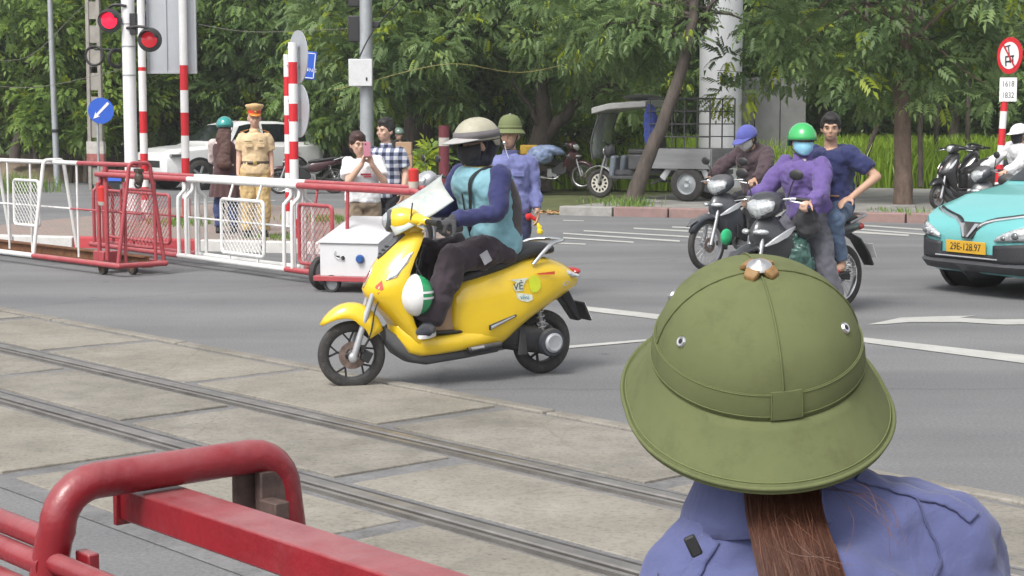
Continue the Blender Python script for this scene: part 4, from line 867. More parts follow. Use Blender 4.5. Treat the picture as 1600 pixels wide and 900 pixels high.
    for c in t.children:
        if c.name.startswith('mirror'): c.matrix_basis = H
    m = MB(); m.box((.60, -.17, .15), (.03, .02, .24), Matrix.Rotation(.9, 3, 'Y')); b(m, 'side_stand', blackm)
    return t
# ================================================================ PEOPLE
def fold_tex(name, size, kind='CLOUDS'):
    t = bpy.data.textures.new(name, kind); t.noise_scale = size; return t
FT = {k: fold_tex('folds_%g' % k, k) for k in (.05, .09, .16)}
FM = bpy.data.textures.new('fold_lines', 'MARBLE'); FM.marble_type = 'SOFT'; FM.noise_scale = .11; FM.turbulence = 9; FM.noise_basis = 'BLENDER_ORIGINAL'
def flesh(mb, name, mat, parent, vox=.011, smooth=6, fold=0, fsize=.09, dec=0):
    o = mb.build(name, mat, parent, sm=0)
    q = o.modifiers.new('remesh', 'REMESH'); q.mode = 'VOXEL'; q.voxel_size = vox; q.use_smooth_shade = True
    q = o.modifiers.new('smooth', 'SMOOTH'); q.iterations = smooth; q.factor = .5
    if fold:
        q = o.modifiers.new('folds', 'DISPLACE'); q.texture = FT[fsize]; q.strength = fold; q.mid_level = .36; q.texture_coords = 'LOCAL'
        if fold >= .03:
            q = o.modifiers.new('fold_lines', 'DISPLACE'); q.texture = FM; q.strength = .014; q.mid_level = .5; q.texture_coords = 'LOCAL'
    return o
def chain(mb, pts, flat0=False, flat1=False, n=14):
    """pts: (pos, r). Rounded limb of tapered segments"""
    for (a, ra), (b, rb) in zip(pts, pts[1:]): mb.tube([a, b], [ra, rb], n)
    for i, (p, r) in enumerate(pts):
        if (i == 0 and flat0) or (i == len(pts) - 1 and flat1): continue
        mb.ell(p, r * .995, n, 8)
def torso(mb, J, grow=0, w=1.0, lo=0, hi=6, belly=0):
    hipc = (J['hipR'] + J['hipL']) / 2; shc = (J['shR'] + J['shL']) / 2; nk = J['neck']
    rh = (J['hipR'] - J['hipL']).normalized(); rs = (J['shR'] - J['shL']).normalized()
    ch = J.get('chest', hipc.lerp(shc, .62)); pts = spl([hipc - (ch - hipc) * .28, hipc, hipc.lerp(ch, .55), ch, shc.lerp(ch, .25), shc.lerp(nk, .35), nk.lerp(shc, .3)], 3)
    W_ = [(0, .10), (.12, .148), (.22, .155), (.38, .135), (.55, .150), (.70, .155), (.80, .130), (.88, .092), (.95, .064), (1, .054)]
    D_ = [(0, .08), (.12, .115), (.22, .118), (.38, .105 + belly), (.55, .118), (.70, .118), (.82, .098), (.93, .07), (1, .055)]
    k = len(pts); rings = []
    for i, p in enumerate(pts):
        t = i / (k - 1)
        if t < lo or t > hi: continue
        up = (pts[min(i + 1, k - 1)] - pts[max(i - 1, 0)]).normalized(); r = rh.lerp(rs, min(1, t * 1.25)); r = (r - up * r.dot(up)).normalized(); f = up.cross(r)
        a = interp(W_, t) * w + grow; b = interp(D_, t) * w + grow
        rings.append([p + r * a * math.copysign(abs(math.cos(q)) ** .85, math.cos(q)) + f * b * math.copysign(abs(math.sin(q)) ** .85, math.sin(q)) for q in [2 * math.pi * j / 20 for j in range(20)]])
    mb.loft(rings)
def hand(mb, wr, d, nrm, side, curl=.5, s=1.0):
    """wrist, finger direction, palm normal (towards palm), side: +1 if thumb is along d x nrm"""
    wr = V(wr); d = V(d).normalized(); nrm = V(nrm); nrm = (nrm - d * nrm.dot(d)).normalized(); sd = d.cross(nrm) * side
    m = Matrix((d, sd, nrm)).transposed()
    mb.ell(wr + d * .05 * s, (.055 * s, .042 * s, .019 * s), 12, 8, m); mb.ell(wr + d * .015 * s, (.04 * s, .03 * s, .022 * s), 10, 6, m)
    for i, (off, L) in enumerate([(.030, .072), (.010, .080), (-.011, .074), (-.030, .058)]):
        p = wr + d * .085 * s + sd * off * s; ang = curl * .5
        pts = [p - d * .02 * s]
        for k, fr in enumerate((.42, .33, .25)):
            ang += curl * (.55 if k else .35); dd = d * math.cos(ang) + nrm * math.sin(ang); p = p + dd * L * fr * s * 1.15; pts.append(p)
        mb.tube(pts, [.0105 * s, .0105 * s, .0095 * s, .008 * s], 8); mb.ell(pts[-1], .008 * s, 8, 5)
        for q in pts[1:-1]: mb.ell(q, .0105 * s, 8, 5)
    p = wr + d * .02 * s + sd * .03 * s; td = (d * .6 + sd * .75 + nrm * (.25 + curl * .3)).normalized(); p2 = p + td * .045 * s; p3 = p2 + (td + d * .5 + nrm * curl * .5).normalized() * .035 * s
    mb.tube([p, p2, p3], [.014 * s, .0125 * s, .010 * s], 8); mb.ell(p2, .0125 * s, 8, 5); mb.ell(p3, .010 * s, 8, 5)
def head_T(c, fwd, up=(0, 0, 1)):
    f = V(fwd).normalized(); z = V(up); z = (z - f * z.dot(f)).normalized(); x = (-f).cross(z)
    return Matrix.Translation(V(c)) @ Matrix((x, -f, z)).transposed().to_4x4()     # local -Y is the face
def head(mb, T, s=1.0):
    old = mb.T; mb.T = T @ Matrix.Scale(s, 4)
    mb.ell((0, .012, .025), (.076, .097, .098), 18, 12); mb.ell((0, -.022, -.045), (.058, .066, .066), 16, 10); mb.ell((0, -.052, -.082), (.03, .028, .022), 12, 8)
    mb.ell((0, -.092, -.022), (.013, .02, .016), 10, 6); mb.ell((0, -.088, -.002), (.009, .012, .028), 10, 6)
    for s_ in (-1, 1):
        mb.ell((s_ * .077, .012, -.012), (.011, .02, .032), 10, 6); mb.ell((s_ * .04, -.062, -.022), (.024, .022, .02), 10, 6); mb.ell((s_ * .032, -.078, .026), (.024, .012, .010), 10, 6)
    mb.ell((0, -.082, -.056), (.022, .012, .010), 10, 6)
    mb.T = old
def face(T, parent, s=1.0, mouth=True, brows=True):
    T = T @ Matrix.Scale(s, 4); white = M('eye_white', (.30, .25, .22), .3); dk = M('eye_dark', (.02, .014, .01), .25)
    for q in (-1, 1):
        m = MB(); m.T = T; m.ell((q * .031, -.081, .004), (.0105, .005, .0030), 12, 8); e = m.build('eye', white, parent, sm=180)
        m = MB(); m.T = T; m.ell((q * .031, -.0865, .004), (.0065, .0036, .0036), 10, 6); m.build('iris', dk, e, sm=180)
        if brows:
            m = MB(); m.T = T; m.tube([(q * .014, -.094, .020), (q * .032, -.093, .027), (q * .05, -.08, .022)], [.0045, .0065, .003], 6, sq=.6); m.build('eyebrow', hairb, parent)
    if mouth:
        m = MB(); m.T = T; m.ell((0, -.0925, -.057), (.017, .004, .004), 12, 6); m.build('lips', M('lips', (.33, .12, .10), .5), parent, sm=180)
def shorthair(T, parent, s=1.0, mat=hairb, top=.0, back=1.0):
    m = MB(); m.T = T @ Matrix.Scale(s, 4); m.ell((0, .02, .045), (.082, .1, .092 + top), 18, 12); m.ell((0, .058, -.01), (.072, .058, .07 * back), 14, 10); m.ell((0, -.035, .08 + top * .6), (.066, .055, .04), 12, 8)
    for q in (-1, 1): m.ell((q * .072, .0, .03), (.013, .028, .045), 8, 6)
    return flesh(m, 'hair', mat, parent, .008, 2, .014, .05)
def stand(h=1.68, **o):
    k = h / 1.72
    J = dict(hipR=(-.095, 0, .90), hipL=(.095, 0, .90), kneeR=(-.105, -.02, .49), kneeL=(.105, -.02, .49), ankR=(-.11, .03, .085), ankL=(.11, .03, .085), shR=(-.166, 0, 1.372), shL=(.166, 0, 1.372), elR=(-.215, .03, 1.11), elL=(.215, .03, 1.11), wrR=(-.23, -.05, .875), wrL=(.23, -.05, .875), neck=(0, .005, 1.452), head=(0, -.018, 1.625))
    J.update(o); return {a: V(b) * k for a, b in J.items()}
def foot(mb, ank, d, s=1.0, grow=0):
    d = V(d).normalized(); z = V((0, 0, 1)); x = d.cross(z).normalized(); m = Matrix((d, x, z)).transposed(); a = V(ank); zf = a.z - .085 + .035
    mb.ell(V((a.x, a.y, 0)) + d * .055 + z * zf, ((.135 + grow) * s, .046 * s + grow, .035 + grow), 16, 8, m); mb.ell(a + z * -.03, (.05 * s + grow, .04 * s + grow, .055 + grow), 12, 8, m); mb.ell(V((a.x, a.y, 0)) + d * .13 + z * (zf - .004), (.06 * s + grow, .047 * s + grow, .028 + grow), 12, 8, m)
def body(t, J, T, hs=1.0, fd=None, hands=None, sk=skin, vox=.011, feet=True, w=1.0):
    """one continuous body"""
    m = MB(); torso(m, J, 0, w); nb = J['neck']; hc = T.translation
    chain(m, [(nb - (hc - nb) * .2, .062), (nb.lerp(hc, .55), .052)]); head(m, T, hs)
    for s in 'RL':
        chain(m, [(J['sh' + s], .050), (J['el' + s], .041), (J['wr' + s], .028)]); chain(m, [(J['hip' + s], .085), (J['knee' + s], .058), (J['ank' + s], .042)])
        hd = hands[s] if hands and s in hands else None
        d = hd[0] if hd else (J['wr' + s] - J['el' + s]); nr = hd[1] if hd else V((1 if s == 'R' else -1, 0, 0)); c = hd[2] if hd else .45
        hand(m, J['wr' + s], d, nr, hd[3] if hd and len(hd) > 3 else (1 if s == 'R' else -1), c)
        if feet: foot(m, J['ank' + s], (fd or {}).get(s, (0, -1, 0)))
    return flesh(m, 'body', sk, t, vox, 4)
def shirt(t, J, mat, sleeve='long', grow=.02, w=1.0, name='shirt', hem=0.0, vox=.012, fold=.05, fs=.16, slim=1.0, lo=.08, belly=0):
    m = MB(); torso(m, J, grow, w, lo, .96, belly)
    for s in 'RL':
        a, b, c = J['sh' + s], J['el' + s], J['wr' + s]; r0 = .062 * slim + grow * .2
        if sleeve == 'long': chain(m, [(a, r0), (a.lerp(b, .5), r0 * .93), (b, .055 * slim), (b.lerp(c, .55), .050 * slim), (b.lerp(c, .97), .043 * slim)], False, True)
        elif sleeve == 'short': chain(m, [(a, r0), (a.lerp(b, .72), r0 * .98)], False, True)
        elif sleeve == 'none': pass
    return flesh(m, name, mat, t, vox, 5, fold, fs)
def trousers(t, J, mat, grow=.018, w=1.0, cut=.97, name='trousers', vox=.012, fold=.055, fs=.16, r=(.105, .078, .062), hi=.34):
    m = MB(); torso(m, J, grow, w, 0, hi)
    for s in 'RL':
        a, b, c = J['hip' + s], J['knee' + s], J['ank' + s]
        chain(m, [(a, r[0]), (a.lerp(b, .55), lerp(r[0], r[1], .5)), (b, r[1]), (b.lerp(c, .5), lerp(r[1], r[2], .45)), (b.lerp(c, cut), r[2])], False, True)
    return flesh(m, name, mat, t, vox, 5, fold, fs)
def shoes(t, J, mat, fd=None, sole=None):
    for s in 'RL':
        m = MB(); foot(m, J['ank' + s], (fd or {}).get(s, (0, -1, 0)), 1.0, .007); o = flesh(m, 'shoe', mat, t, .009, 2)
        d = V((fd or {}).get(s, (0, -1, 0))).normalized(); x = d.cross(V((0, 0, 1))); a = J['ank' + s]; m = MB()
        m.loft([[V((a.x, a.y, a.z - .085 + z)) + d * (.055 + .145 * math.cos(q)) + x * .05 * math.sin(q) for q in [2 * math.pi * j / 18 for j in range(18)]] for z in (-.004, .018)]); m.build('sole', sole or blackm, o)
def collar(t, J, mat, r=.062, h=.03):
    nb = J['neck']; m = MB(); up = (J['head'] - nb).normalized()
    rings = []
    for z, rr in ((-.035, r * 1.35), (0, r * 1.05), (h, r)):
        rings.append([nb + up * z + V((rr * math.cos(q), rr * math.sin(q), 0)) for q in [2 * math.pi * j / 20 for j in range(20)]])
    m.loft(rings, caps=False); return m.build('collar', mat, t, sm=60, solid=.008)
def helmet(t, T, mat, vis=None, low=.02, r=(.112, .135, .118), visor=0.0, name='helmet', vmat=None, zc=.035, top=True):
    m = MB(); m.T = T; rings = []
    for i in range(10):
        th = lerp(.04, R(98), i / 9); rings.append([V((r[0] * math.sin(th) * math.cos(q), .01 + r[1] * math.sin(th) * math.sin(q), zc + r[2] * math.cos(th) - (low if math.sin(q) > .3 and i == 9 else 0))) for q in [2 * math.pi * j / 28 for j in range(28)]])
    m.loft(rings, caps=False); m.add(rings[0], [tuple(range(28))]); o = m.build(name, mat, t, sm=70, solid=.012)
    m = MB(); m.T = T; m.torus((0, .01, zc - .018), (0, 0, 1), 1, .006); 
    ring = [V((r[0] * 1.01 * math.cos(q), .01 + r[1] * 1.01 * math.sin(q), zc - .017)) for q in [2 * math.pi * j / 28 for j in range(28)]]
    m = MB(); m.T = T; m.tube(ring, .006, 6, closed=True); m.build('helmet_rim', blackm, o)
    if visor:
        m = MB(); m.T = T; rings = []
        for i in range(5):
            f = i / 4; rings.append([V((r[0] * (1 + .10 * f * abs(math.sin(q))) * math.cos(q), .01 + r[1] * math.sin(q) * 1 - visor * f * abs(math.sin(q)) ** 1.6, zc + .014 - .026 * f * abs(math.sin(q)) - .012 * abs(math.cos(q)))) for q in [lerp(R(182), R(358), j / 20) for j in range(21)]])
        m.loft(rings, caps=False, ring_closed=False); m.build('visor', vmat or mat, o, sm=70, solid=.006)
    for q in (-1, 1):
        m = MB(); m.T = T; m.tube(spl([(q * .105, .02, .01), (q * .085, 0, -.06), (q * .03, -.05, -.125)], 4), .005, 6); m.build('strap', blackm, o)
    return o
def mask(t, T, mat, s=1.0):
    m = MB(); m.T = T; rings = []
    for i in range(7):
        z = lerp(.0, -.105, i / 6); a = interp([(0, .078), (.3, .083), (.7, .074), (1, .045)], i / 6)
        rings.append([V((a * math.cos(q), -.012 + (-.098 + .02 * abs(i / 6 - .35)) * abs(math.sin(q)) * (1 if i < 5 else .92), z + .018 * (1 - abs(math.sin(q))))) for q in [lerp(R(185), R(355), j / 14) for j in range(15)]])
    m.loft(rings, caps=False, ring_closed=False); return m.build('face_mask', mat, t, sm=70, solid=.006)
def pith(t, T, s=1.0, mat=None, name='pith_helmet', back=.0):
    mat = mat or M('pith_green', (.14, .165, .07), .85, var=.08, bump=.2, bscale=300)
    m = MB(); m.T = T @ Matrix.Scale(s, 4); rings = []
    for r_, z, e in [(.004, .128, 0), (.03, .126, 0), (.06, .115, 0), (.084, .09, 0), (.097, .055, 0), (.101, .02, 0), (.101, .004, 0), (.118, -.012, .6), (.133, -.034, 1), (.135, -.036, 1), (.131, -.040, 1)]:
        rings.append([V((r_ * math.cos(q), (r_ * 1.14) * math.sin(q) + .004 * e, z + .045 - .012 * e * max(0, math.sin(q)))) for q in [2 * math.pi * j / 32 for j in range(32)]])
    m.loft(rings, caps=True); o = m.build(name, mat, t, sm=75)
    m = MB(); m.T = T @ Matrix.Scale(s, 4); m.loft([[V((.1035 * math.cos(q), .1035 * 1.14 * math.sin(q), z + .045)) for q in [2 * math.pi * j / 32 for j in range(32)]] for z in (.001, .028)], caps=False); m.build('hat_band', mat, o, sm=75, solid=.003)
    m = MB(); m.T = T @ Matrix.Scale(s, 4); m.ell((0, 0, .175), (.012, .012, .007), 12, 6); m.build('crown_button', steel, o)
    return o
def person(label, loc, rz=0): return thing('person', label, 'person', loc, rz)

# ---------- rider of the yellow scooter (built in the scooter's frame: faces -x)
rid = person('scooter rider in beige sun helmet, black face mask, light blue vest and navy sleeves', SC_O, SC_R)
J = {k: V(v) for k, v in dict(hipR=(.98, .095, .835), hipL=(.98, -.095, .835), kneeR=(.565, .15, .80), kneeL=(.615, -.165, .80), ankR=(.47, .14, .40), ankL=(.435, -.165, .415), shR=(.845, .19, 1.305), shL=(.925, -.19, 1.30), elR=(.80, .28, 1.09), elL=(.86, -.275, 1.075), wrR=(.655, .315, 1.065), wrL=(.53, -.315, 1.045), neck=(.885, 0, 1.365), head=(.850, -.02, 1.492), chest=(.95, 0, 1.12)).items()}
HT = head_T(J['head'], (-1, -.12, -.06), (0, 0, 1))
fdr = dict(L=(-.62, -.75, 0), R=(-1, 0, 0))
body(rid, J, HT, 1.0, fdr, dict(L=(V((-.8, -.1, -.25)), V((-.15, 0, -1)), 1.6, 1), R=(V((-.8, .1, -.2)), V((-.15, 0, -1)), 1.6, -1)))
navy = cloth('navy_fleece', (.030, .034, .108)); trs = cloth('dark_plum_trousers', (.040, .030, .038)); vestm = cloth('light_blue_vest', (.19, .37, .43), rough=.7, scale=5); vgrey = cloth('vest_grey_side', (.08, .07, .072))
shirt(rid, J, navy, 'long', .014, 1.0, 'fleece', fold=.04, fs=.16, slim=1.0)
trousers(rid, J, trs, .02, fold=.06, fs=.16, r=(.105, .088, .068), cut=.99)
m = MB(); torso(m, J, .046, 1.0, .10, .97); ve = flesh(m, 'vest', vestm, rid, .012, 5, .035, .16)
def vpanel(name, mat, pts, parent=ve, th=.012, rad=.03):
    m = MB(); m.tube(spl(pts, 5), rad, 8, sq=th / rad); return m.build(name, mat, parent)
m = MB(); m.tube(spl([(1.045, -.115, .875), (1.06, -.12, 1.0), (1.05, -.125, 1.12), (1.01, -.12, 1.24), (.985, -.11, 1.30)], 4), [.062] * 12 + [.058, .054, .05, .045, .04], 14)
flesh(m, 'vest_side_panel', vgrey, ve, .012, 5, .02, .16)
vpanel('shoulder_strap', blackm, [(.95, -.105, 1.35), (.86, -.115, 1.352), (.755, -.12, 1.28), (.765, -.10, 1.14), (.79, -.05, 1.0), (.83, .03, .90)], rad=.014, th=.008)
vpanel('zip', blackm, [(.77, -.02, 1.34), (.745, -.02, 1.26), (.755, -.02, 1.15), (.785, -.02, 1.0), (.82, -.02, .88)], rad=.005, th=.005)
m = MB(); c = J['neck']; m.lathe([(.088, -.03), (.082, .02), (.072, .055), (.066, .055), (.074, .0), (.08, -.03)], c + V((-.015, 0, -.01)), (-.35, 0, 1), 24, closed=True); m.build('vest_collar', cloth('mustard_collar', (.36, .25, .03)), ve, sm=60)
# balaclava hood, mask, helmet, gloves, shoes
hood = cloth('black_hood', (.016, .016, .026)); m = MB(); m.T = HT; m.ell((0, .062, .015), (.106, .092, .12), 20, 12); m.ell((0, .02, -.085), (.085, .092, .075), 16, 10); m.ell((0, -.01, -.09), (.074, .08, .05), 16, 10); flesh(m, 'hood', hood, rid, .01, 3, .01, .05)
mask(rid, HT @ Matrix.Diagonal((1.12, 1.12, 1.08, 1)) @ Matrix.Translation((0, -.006, 0)), cloth('black_mask', (.02, .02, .023)))
face(HT, rid, 1.0, False)
beige = M('helmet_beige', (.36, .34, .26), .5, var=.15, scale=10, dirt=.3, dcol=(.2, .19, .16)); HT2 = HT @ Matrix.Translation((0, 0, .02)) @ Matrix.Rotation(R(3), 4, 'X')
hm = helmet(rid, HT2, beige, visor=.105, r=(.125, .150, .122), low=.04, vmat=M('visor_grey', (.36, .35, .34), .6, var=.1), zc=.03)
m = MB(); m.T = HT2; m.loft([[V((.1335 * k * math.cos(q), .01 + .1585 * k * math.sin(q), z)) for q in [2 * math.pi * j / 28 for j in range(28)]] for z, k in ((.028, 1.0), (.075, .965))], caps=False); m.build('helmet_band', cloth('band_grey', (.13, .12, .125)), hm, sm=70, solid=.004)
glove = cloth('grey_glove', (.045, .045, .048))
for s, d, sg in (('L', V((-.8, -.1, -.25)), 1), ('R', V((-.8, .1, -.2)), -1)):
    m = MB(); hand(m, J['wr' + s], d, V((-.15, 0, -1)), sg, 1.6, 1.16); chain(m, [(J['wr' + s], .036), (J['wr' + s].lerp(J['el' + s], .18), .038)]); flesh(m, 'glove', glove, rid, .007, 2)
shoes(rid, J, cloth('dark_sneaker', (.03, .032, .042)), fdr, M('sole_white', (.6, .6, .6), .6))
m = MB(); m.box(V((.79, -.255, .80)), (.06, .004, .075), Matrix.Rotation(-.5, 3, 'Y')); m.build('trouser_patch', cloth('patch_pale', (.3, .3, .32)), rid)

# ---------- guard with pith helmet and whistle behind the scooter
gd = person('railway guard in green pith helmet and violet-blue shirt blowing a whistle behind the scooter rider', (-.02, 15.6, 0))
J = stand(1.60, wrL=(.27, -.08, .90), elL=(.25, .02, 1.13), shR=(-.178, 0, 1.375), shL=(.178, 0, 1.375)); HT = head_T(J['head'], (-.35, -1, .02))
gs = cloth('guard_shirt', (.145, .16, .335)); body(gd, J, HT, 1.05, sk=skin2); face(HT, gd, 1.05)
shirt(gd, J, gs, 'long', .026, 1.06, fold=.05); collar(gd, J, gs); trousers(gd, J, cloth('guard_trousers', (.04, .045, .10))); shoes(gd, J, blackm)
pith(gd, HT @ Matrix.Translation((0, .005, .012)), 1.05)
for s in (-1, 1):
    m = MB(); m.box((s * .09 * .93, -.150, 1.25 * .93), (.10, .03, .04), Matrix.Rotation(.1, 3, 'X')); m.build('pocket_flap', gs, gd, bev=.003)
m = MB(); m.T = HT; m.cyl((0, -.10, -.06), (0, -.145, -.065), .011); m.ell((0, -.145, -.066), .017); wh = m.build('whistle', chrome, gd)
m = MB(); m.T = HT; m.tube(spl([(0, -.14, -.08), (.01, -.12, -.15), (.04, -.10, -.24)], 4), .003, 5); m.build('whistle_cord', signwhite, gd)
m = MB(); m.T = HT; m.tube(spl([(-.08, -.01, .0), (-.055, -.05, -.10), (0, -.07, -.128), (.055, -.05, -.10), (.08, -.01, .0)], 5), .006, 6); m.build('chin_strap', blackm, gd)
fl = thing('signal_flag', 'furled red and yellow signal flags held by the guard', 'flag', V((-.02, 15.6, 0)) + J['wrL'] + V((.0, -.05, -.10)))
m = MB(); m.cyl((-.06, 0, .03), (.04, -.02, -.06), .009); m.build('flag_stick', M('stick_yellow', (.6, .45, .02), .5), fl)
m = MB(); m.tube(spl([(.0, -.01, -.02), (-.03, -.005, .02), (-.065, 0, .04), (-.10, 0, .03)], 4), [.012] * 4 + [.018] * 4 + [.03] * 3 + [.034, .03], 10); flesh(m, 'red_cloth', cloth('flag_red', (.5, .02, .02)), fl, .007, 2, .02, .05)
m = MB(); m.tube(spl([(.0, -.01, -.02), (.012, -.015, -.05), (.022, -.02, -.085), (.018, -.02, -.12)], 4), [.012] * 4 + [.018] * 4 + [.026] * 3 + [.028, .02], 10); flesh(m, 'yellow_cloth', cloth('flag_yellow', (.65, .5, .02)), fl, .007, 2, .02, .05)

# ---------- traffic officer
tan = cloth('officer_tan', (.60, .45, .27), var=.08); tan2 = cloth('officer_trousers', (.50, .36, .17), var=.08)
of = person('traffic officer in tan uniform and red-banded peaked cap behind the barrier', (-3.40, 22.5, .11), R(8))
J = stand(1.66); HT = head_T(J['head'], (.15, -1, -.12)); body(of, J, HT, 1.08, sk=skin); face(HT, of, 1.08)
shirt(of, J, tan, 'short', .022, 1.03, fold=.03); collar(of, J, tan); trousers(of, J, tan2, r=(.11, .082, .072)); shoes(of, J, blackm)
m = MB(); nb = J['hipR'].lerp(J['hipL'], .5) + V((0, 0, .115)); m.loft([[nb + V((.180 * math.cos(q), .150 * math.sin(q), z)) for q in [2 * math.pi * j / 24 for j in range(24)]] for z in (-.02, .022)], caps=False); bl = m.build('belt', M('belt_brown', (.06, .045, .03), .5), of, sm=60, solid=.006)
m = MB(); m.box(nb + V((0, -.156, 0)), (.05, .01, .045)); m.build('buckle', M('brass', (.5, .36, .12), .35, .8), bl, bev=.003)
for s in (-1, 1):
    m = MB(); m.box((s * .135, 0, 1.402), (.12, .05, .01), Matrix.Rotation(s * .3, 3, 'Y')); m.build('epaulette', M('epaulette_orange', (.5, .2, .04), .6), of, bev=.003)
    m = MB(); m.box((s * .078, -.150, 1.205), (.10, .03, .035), Matrix.Rotation(.08, 3, 'X')); m.build('pocket_flap', tan, of, bev=.004)
m = MB(); m.box((.085, -.158, 1.27), (.05, .006, .012)); m.build('name_badge', M('badge_dark', (.05, .05, .06), .4), of)
m = MB(); m.box((-.085, -.158, 1.265), (.09, .006, .012)); m.build('number_badge', M('badge_green', (.12, .13, .08), .4), of)
cpm = cloth('cap_tan', (.50, .34, .16)); cpr = M('cap_red', (.62, .05, .025), .6, var=.1)
m = MB(); m.T = HT @ Matrix.Translation((0, 0, .062)) @ Matrix.Rotation(R(2), 4, 'X'); m.loft([[V((a * math.cos(q), .008 + b * math.sin(q), z + .012 * (-math.sin(q)) * k)) for q in [2 * math.pi * j / 28 for j in range(28)]] for a, b, z, k in [(.090, .110, .05, 0), (.112, .130, .078, 1), (.124, .140, .102, 1.6), (.112, .125, .118, 1.8), (.04, .05, .124, 1.6)]]); cap = m.build('peaked_cap', cpm, of, sm=60)
m = MB(); m.T = HT @ Matrix.Translation((0, 0, .062)) @ Matrix.Rotation(R(2), 4, 'X'); m.loft([[V((a * math.cos(q), .008 + b * math.sin(q), z)) for q in [2 * math.pi * j / 28 for j in range(28)]] for a, b, z in [(.087, .107, .005), (.091, .111, .062)]]); m.build('cap_band', cpr, cap, sm=60)
m = MB(); m.T = HT @ Matrix.Translation((0, 0, .062)) @ Matrix.Rotation(R(2), 4, 'X'); m.loft([[V((.088 * math.cos(q), .008 + .108 * math.sin(q) - .055 * f * abs(math.sin(q)), .012 - .028 * f)) for q in [lerp(R(205), R(335), j / 12) for j in range(13)]] for f in (0, .5, 1)], caps=False, ring_closed=False); m.build('cap_peak', M('cap_peak_orange', (.6, .2, .03), .4), cap, sm=60, solid=.005)
m = MB(); m.T = HT @ Matrix.Translation((0, 0, .045)); m.ell((0, -.108, .045), (.016, .006, .018)); m.build('cap_badge', M('brass', (.5, .36, .12)), cap)

# ---------- woman in teal helmet seen from behind
wo = person('woman in teal helmet with long brown hair and brown dress seen from behind', (-3.93, 23.3, .11), R(180))
J = stand(1.52, elR=(-.22, -.10, 1.13), wrR=(-.12, -.22, 1.08), elL=(.22, -.10, 1.13), wrL=(.12, -.22, 1.08)); HT = head_T(J['head'], (.1, -1, -.1)); body(wo, J, HT, .98, w=.92)
shirt(wo, J, cloth('blouse_pale', (.50, .43, .42)), 'long', .014, .92, 'blouse')
dr = cloth('brown_dress', (.075, .038, .040)); m = MB(); torso(m, J, .028, .92, .1, .88); flesh(m, 'dress_top', dr, wo, .013, 4, .012, .09)
m = MB(); rings = []
for i in range(9):
    z = lerp(.98, .56, i / 8) * .884; a = lerp(.16, .225, (i / 8) ** .8); rings.append([V(((a + .012 * math.sin(q * 14) * i / 8) * math.cos(q), (a * .78 + .012 * math.sin(q * 14) * i / 8) * math.sin(q), z)) for q in [2 * math.pi * j / 64 for j in range(64)]])
m.loft(rings); m.build('skirt', dr, wo, sm=70)
trousers(wo, J, cloth('jeans_blue', (.04, .055, .13)), .01, r=(.085, .066, .055), hi=.25); shoes(wo, J, blackm)
hb = M('brown_long_hair', (.075, .032, .024), .5, var=.4, scale=30, bump=.8, bscale=60, stretch=(4, 4, .4)); m = MB(); m.T = HT
m.ell((0, .03, .0), (.088, .095, .11)); 
for i in range(10): m.ell((.015 * math.sin(i), .085 + .008 * i, -.06 - .05 * i), (.095 + .012 * math.sin(i * .9), .05, .07), 14, 8)
m.T = None; flesh(m, 'hair', hb, wo, .012, 3, .02, .05)
helmet(wo, HT, M('helmet_teal', (.02, .26, .24), .25, var=.05, coat=.8), visor=.04)

# ---------- people with phones at the barrier
pw = person('woman in white T-shirt holding a phone up before her face', (-1.585, 18.0, .0), R(14))
J = stand(1.50, elR=(-.20, -.20, 1.16), wrR=(-.045, -.27, 1.375), elL=(.24, -.16, 1.15), wrL=(.075, -.27, 1.36)); HT = head_T(J['head'] + V((-.05, -.01, -.02)), (.25, -1, -.08)); body(pw, J, HT, 1.0, None, dict(R=(V((.25, -.15, 1)), V((.6, -.3, -.1)), .9, 1), L=(V((-.2, -.15, 1)), V((-.6, -.3, 0)), .9, -1)), w=.98)
face(HT, pw); wt_ = cloth('white_tshirt', (.74, .74, .75), var=.04)
shirt(pw, J, wt_, 'short', .028, 1.0, fold=.055, fs=.16, slim=1.1, lo=.13); trousers(pw, J, cloth('khaki_trousers', (.27, .21, .15)), r=(.105, .08, .075)); shoes(pw, J, blackm)
shorthair(HT, pw, 1.05, M('dark_brown_hair', (.045, .02, .016), .5, var=.4, scale=50, bump=.5), back=1.3)
m = MB(); m.box((.01, -.165, 1.085), (.11, .006, .02)); m.box((.03, -.166, 1.06), (.08, .006, .014)); m.build('shirt_print', M('print_red', (.5, .06, .08), .7), pw)
ph = thing('phone', 'pink phone held upright by the woman in white', 'phone', V((-1.585, 18.0, 0)) + Matrix.Rotation(R(14), 3, 'Z') @ V((.005, -.30, 1.27)), R(20))
MB().box((0, 0, .08), (.075, .009, .155)).build('phone_body', M('phone_pink', (.55, .22, .28), .35), ph, bev=.006); MB().ell((-.02, -.006, .135), (.008, .003, .008)).build('camera_lens', glassd, ph)
pm = person('man in blue and white checked shirt standing behind the woman with the phone', (-1.40, 18.9, 0), R(-14))
J = stand(1.62, elL=(.24, .02, 1.13), wrL=(.235, -.10, .90)); HT = head_T(J['head'], (-.5, -1, 0)); body(pm, J, HT, 1.06); face(HT, pm, 1.06); shorthair(HT, pm, 1.05, top=.015)
plaid = cloth('checked_shirt', (.5, .5, .5)); N_, L_, b_ = nodes(plaid); tcx = N_.new('ShaderNodeTexCoord'); sep = N_.new('ShaderNodeSeparateXYZ'); L_.new(tcx.outputs['Object'], sep.inputs[0]); outs = []
